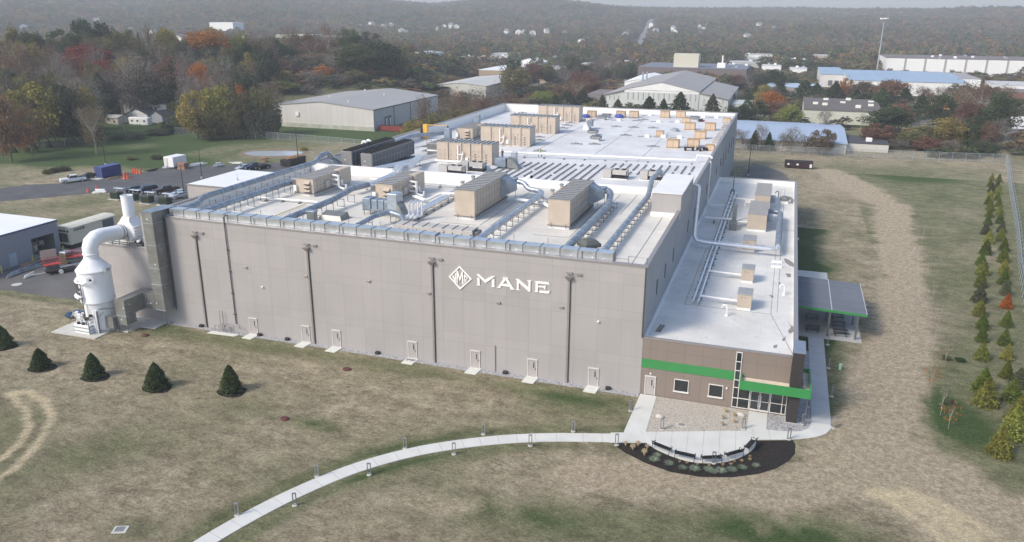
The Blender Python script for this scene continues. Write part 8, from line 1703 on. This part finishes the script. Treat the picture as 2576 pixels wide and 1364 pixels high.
BLK = [(-176,-122,388,475),(-235,-207,394,470),(-68,-4,255,378),(-80,-8,414,475),(-14,8,262,292),(-10,36,175,232),(14,54,240,300),(0,32,368,396),(28,118,384,506),(104,170,366,445),(74,200,556,625),(198,272,588,655),(212,254,685,735),(-155,-120,276,340),(-10,8,540,580),(10,26,522,560),(-152,-126,622,660),(-192,-163,582,620),(-122,-98,542,580),(-227,-203,542,580),(80,120,225,300),(-176,-120,170,236)]
BLK += TOWN+[(-182,-120,336,396)]
for o in COL.objects:
    if o.name.startswith('distant_block') and not o.parent: BLK.append((o.location.x-3,o.location.x+38,o.location.y-70,o.location.y+26))
hous = np.array(HOUSES) if HOUSES else np.zeros((0,2)); mxy = np.mean(pf_, axis=0); roadp = np.array(hp)
r = 268.
while r < 3100:
    st_ = 7.6*(1+max(r-345,0)/1500); ca = math.atan2; n = int(1.30*r/st_)
    for k in range(n):
        a = YAW-.63+1.26*(k+rr.random())/n; q = r+rr.uniform(-.5,.5)*st_; x, y = CX+math.sin(a)*q, CY+math.cos(a)*q
        if r < 640 and a > -.62+YAW+.42 and rr.random() < (.45 if r < 470 else .25): continue
        low = 1.
        if q < 470:
            uu = screen(x, y, 0)[0]
            if uu < 1020:
                low = .62
                if q < 305: continue
                if 225 < uu < 430 and q < 345: continue
                if uu > 680 and q < 372: continue
                if rr.random() < .25: continue
            elif uu < 1530:
                if q < 330 and uu > 1300: continue
                if q < 262 or (q < 345 and uu > 1180 and rr.random() < .3): continue
                low = .45
            else:
                if uu > 1830 and q < 300: low = .45
                elif q < 300: continue
                else: low = .6
                if rr.random() < .4: continue
            if -178 < x < -122 and 150 < y < 240: continue
            if y < 186 and x > -20: continue
        if blocked(x, y): continue
        if 470 <= q < 650 and screen(x,y,0)[0] > 1830: low = .5
        if 400 < q < 520 and 1400 < screen(x,y,0)[0] < 1640: low = .4
        if len(hous):
            dv_ = hous-np.array([x,y]); dd_ = np.hypot(dv_[:,0],dv_[:,1]); j = dd_.argmin()
            if dd_[j] < 12 or (dd_[j] < 28 and math.hypot(x-CX,y-CY) < math.hypot(hous[j,0]-CX,hous[j,1]-CY)): continue
        if np.min(np.hypot(roadp[:,0]-x, roadp[:,1]-y)) < 12 or (895 < q < 1950 and abs(np.interp(q,[math.hypot(p[0]-CX,p[1]-CY) for p in hp],[math.atan2(p[0]-CX,p[1]-CY) for p in hp])-math.atan2(x-CX,y-CY))*q < 13): continue
        if np.hypot(x-mxy[0], y-mxy[1]) < 62: continue
        P_.append((x, y, th(x,y)-.5, rr.uniform(8.5,14)*(1+max(r-345,0)/9000)*(.8 if r < 700 else 1)*low, st_*rr.uniform(1.15,1.75)))
    r += st_*.92
P_ = np.array(P_); me_ = bpy.data.meshes.new('far_woods'); me_.vertices.add(len(P_)); me_.vertices.foreach_set('co', P_[:,:3].astype(np.float32).ravel())
at = me_.attributes.new('sc', 'FLOAT_VECTOR', 'POINT'); at.data.foreach_set('vector', np.stack([P_[:,4],P_[:,4],P_[:,3]],1).astype(np.float32).ravel()); me_.update()
wo = bpy.data.objects.new('far_woods', me_); COL.objects.link(wo); tag(wo, 'autumn woods covering the hills and the ground between distant buildings', 'woods', kind='stuff')
ng = bpy.data.node_groups.new('woods', 'GeometryNodeTree'); ng.interface.new_socket('Geometry', in_out='INPUT', socket_type='NodeSocketGeometry'); ng.interface.new_socket('Geometry', in_out='OUTPUT', socket_type='NodeSocketGeometry')
gi, go_ = ng.nodes.new('NodeGroupInput'), ng.nodes.new('NodeGroupOutput'); ip = ng.nodes.new('GeometryNodeInstanceOnPoints'); m2p = ng.nodes.new('GeometryNodeMeshToPoints'); ci = ng.nodes.new('GeometryNodeCollectionInfo'); ci.inputs[0].default_value = src; ci.inputs['Separate Children'].default_value = True; ci.inputs['Reset Children'].default_value = True
ip.inputs['Pick Instance'].default_value = True; na = ng.nodes.new('GeometryNodeInputNamedAttribute'); na.data_type = 'FLOAT_VECTOR'; na.inputs[0].default_value = 'sc'; rv = ng.nodes.new('FunctionNodeRandomValue'); rv.data_type = 'FLOAT_VECTOR'; rv.inputs[0].default_value = (0,0,0); rv.inputs[1].default_value = (0,0,6.28)
ri = ng.nodes.new('FunctionNodeRandomValue'); ri.data_type = 'INT'; ri.inputs[4].default_value = 0; ri.inputs[5].default_value = 5; ri.inputs['Seed'].default_value = 3
l_ = ng.links; l_.new(gi.outputs[0], m2p.inputs[0]); l_.new(m2p.outputs[0], ip.inputs[0]); l_.new(ci.outputs[0], ip.inputs['Instance']); l_.new(ri.outputs[2], ip.inputs['Instance Index']); l_.new(na.outputs[0], ip.inputs['Scale']); l_.new(rv.outputs[0], ip.inputs['Rotation']); l_.new(ip.outputs[0], go_.inputs[0])
md = wo.modifiers.new('woods', 'NODES'); md.node_group = ng
print('woods', len(P_), 'trees', len(TREES))
# ------------------------------------------------------------------ haze
hm_ = bpy.data.materials.new('haze'); hm_.use_nodes = True; t = hm_.node_tree; t.nodes.clear(); ou = t.nodes.new('ShaderNodeOutputMaterial'); pv_ = t.nodes.new('ShaderNodeVolumePrincipled'); pv_.inputs['Color'].default_value = (.86,.91,1,1); pv_.inputs['Density'].default_value = .00025; pv_.inputs['Anisotropy'].default_value = 0; t.links.new(pv_.outputs[0], ou.inputs['Volume'])
hz = MB().box(-4350,3150,-700,4450,-62,112).build('haze', hm_); tag(hz, kind='stuff')
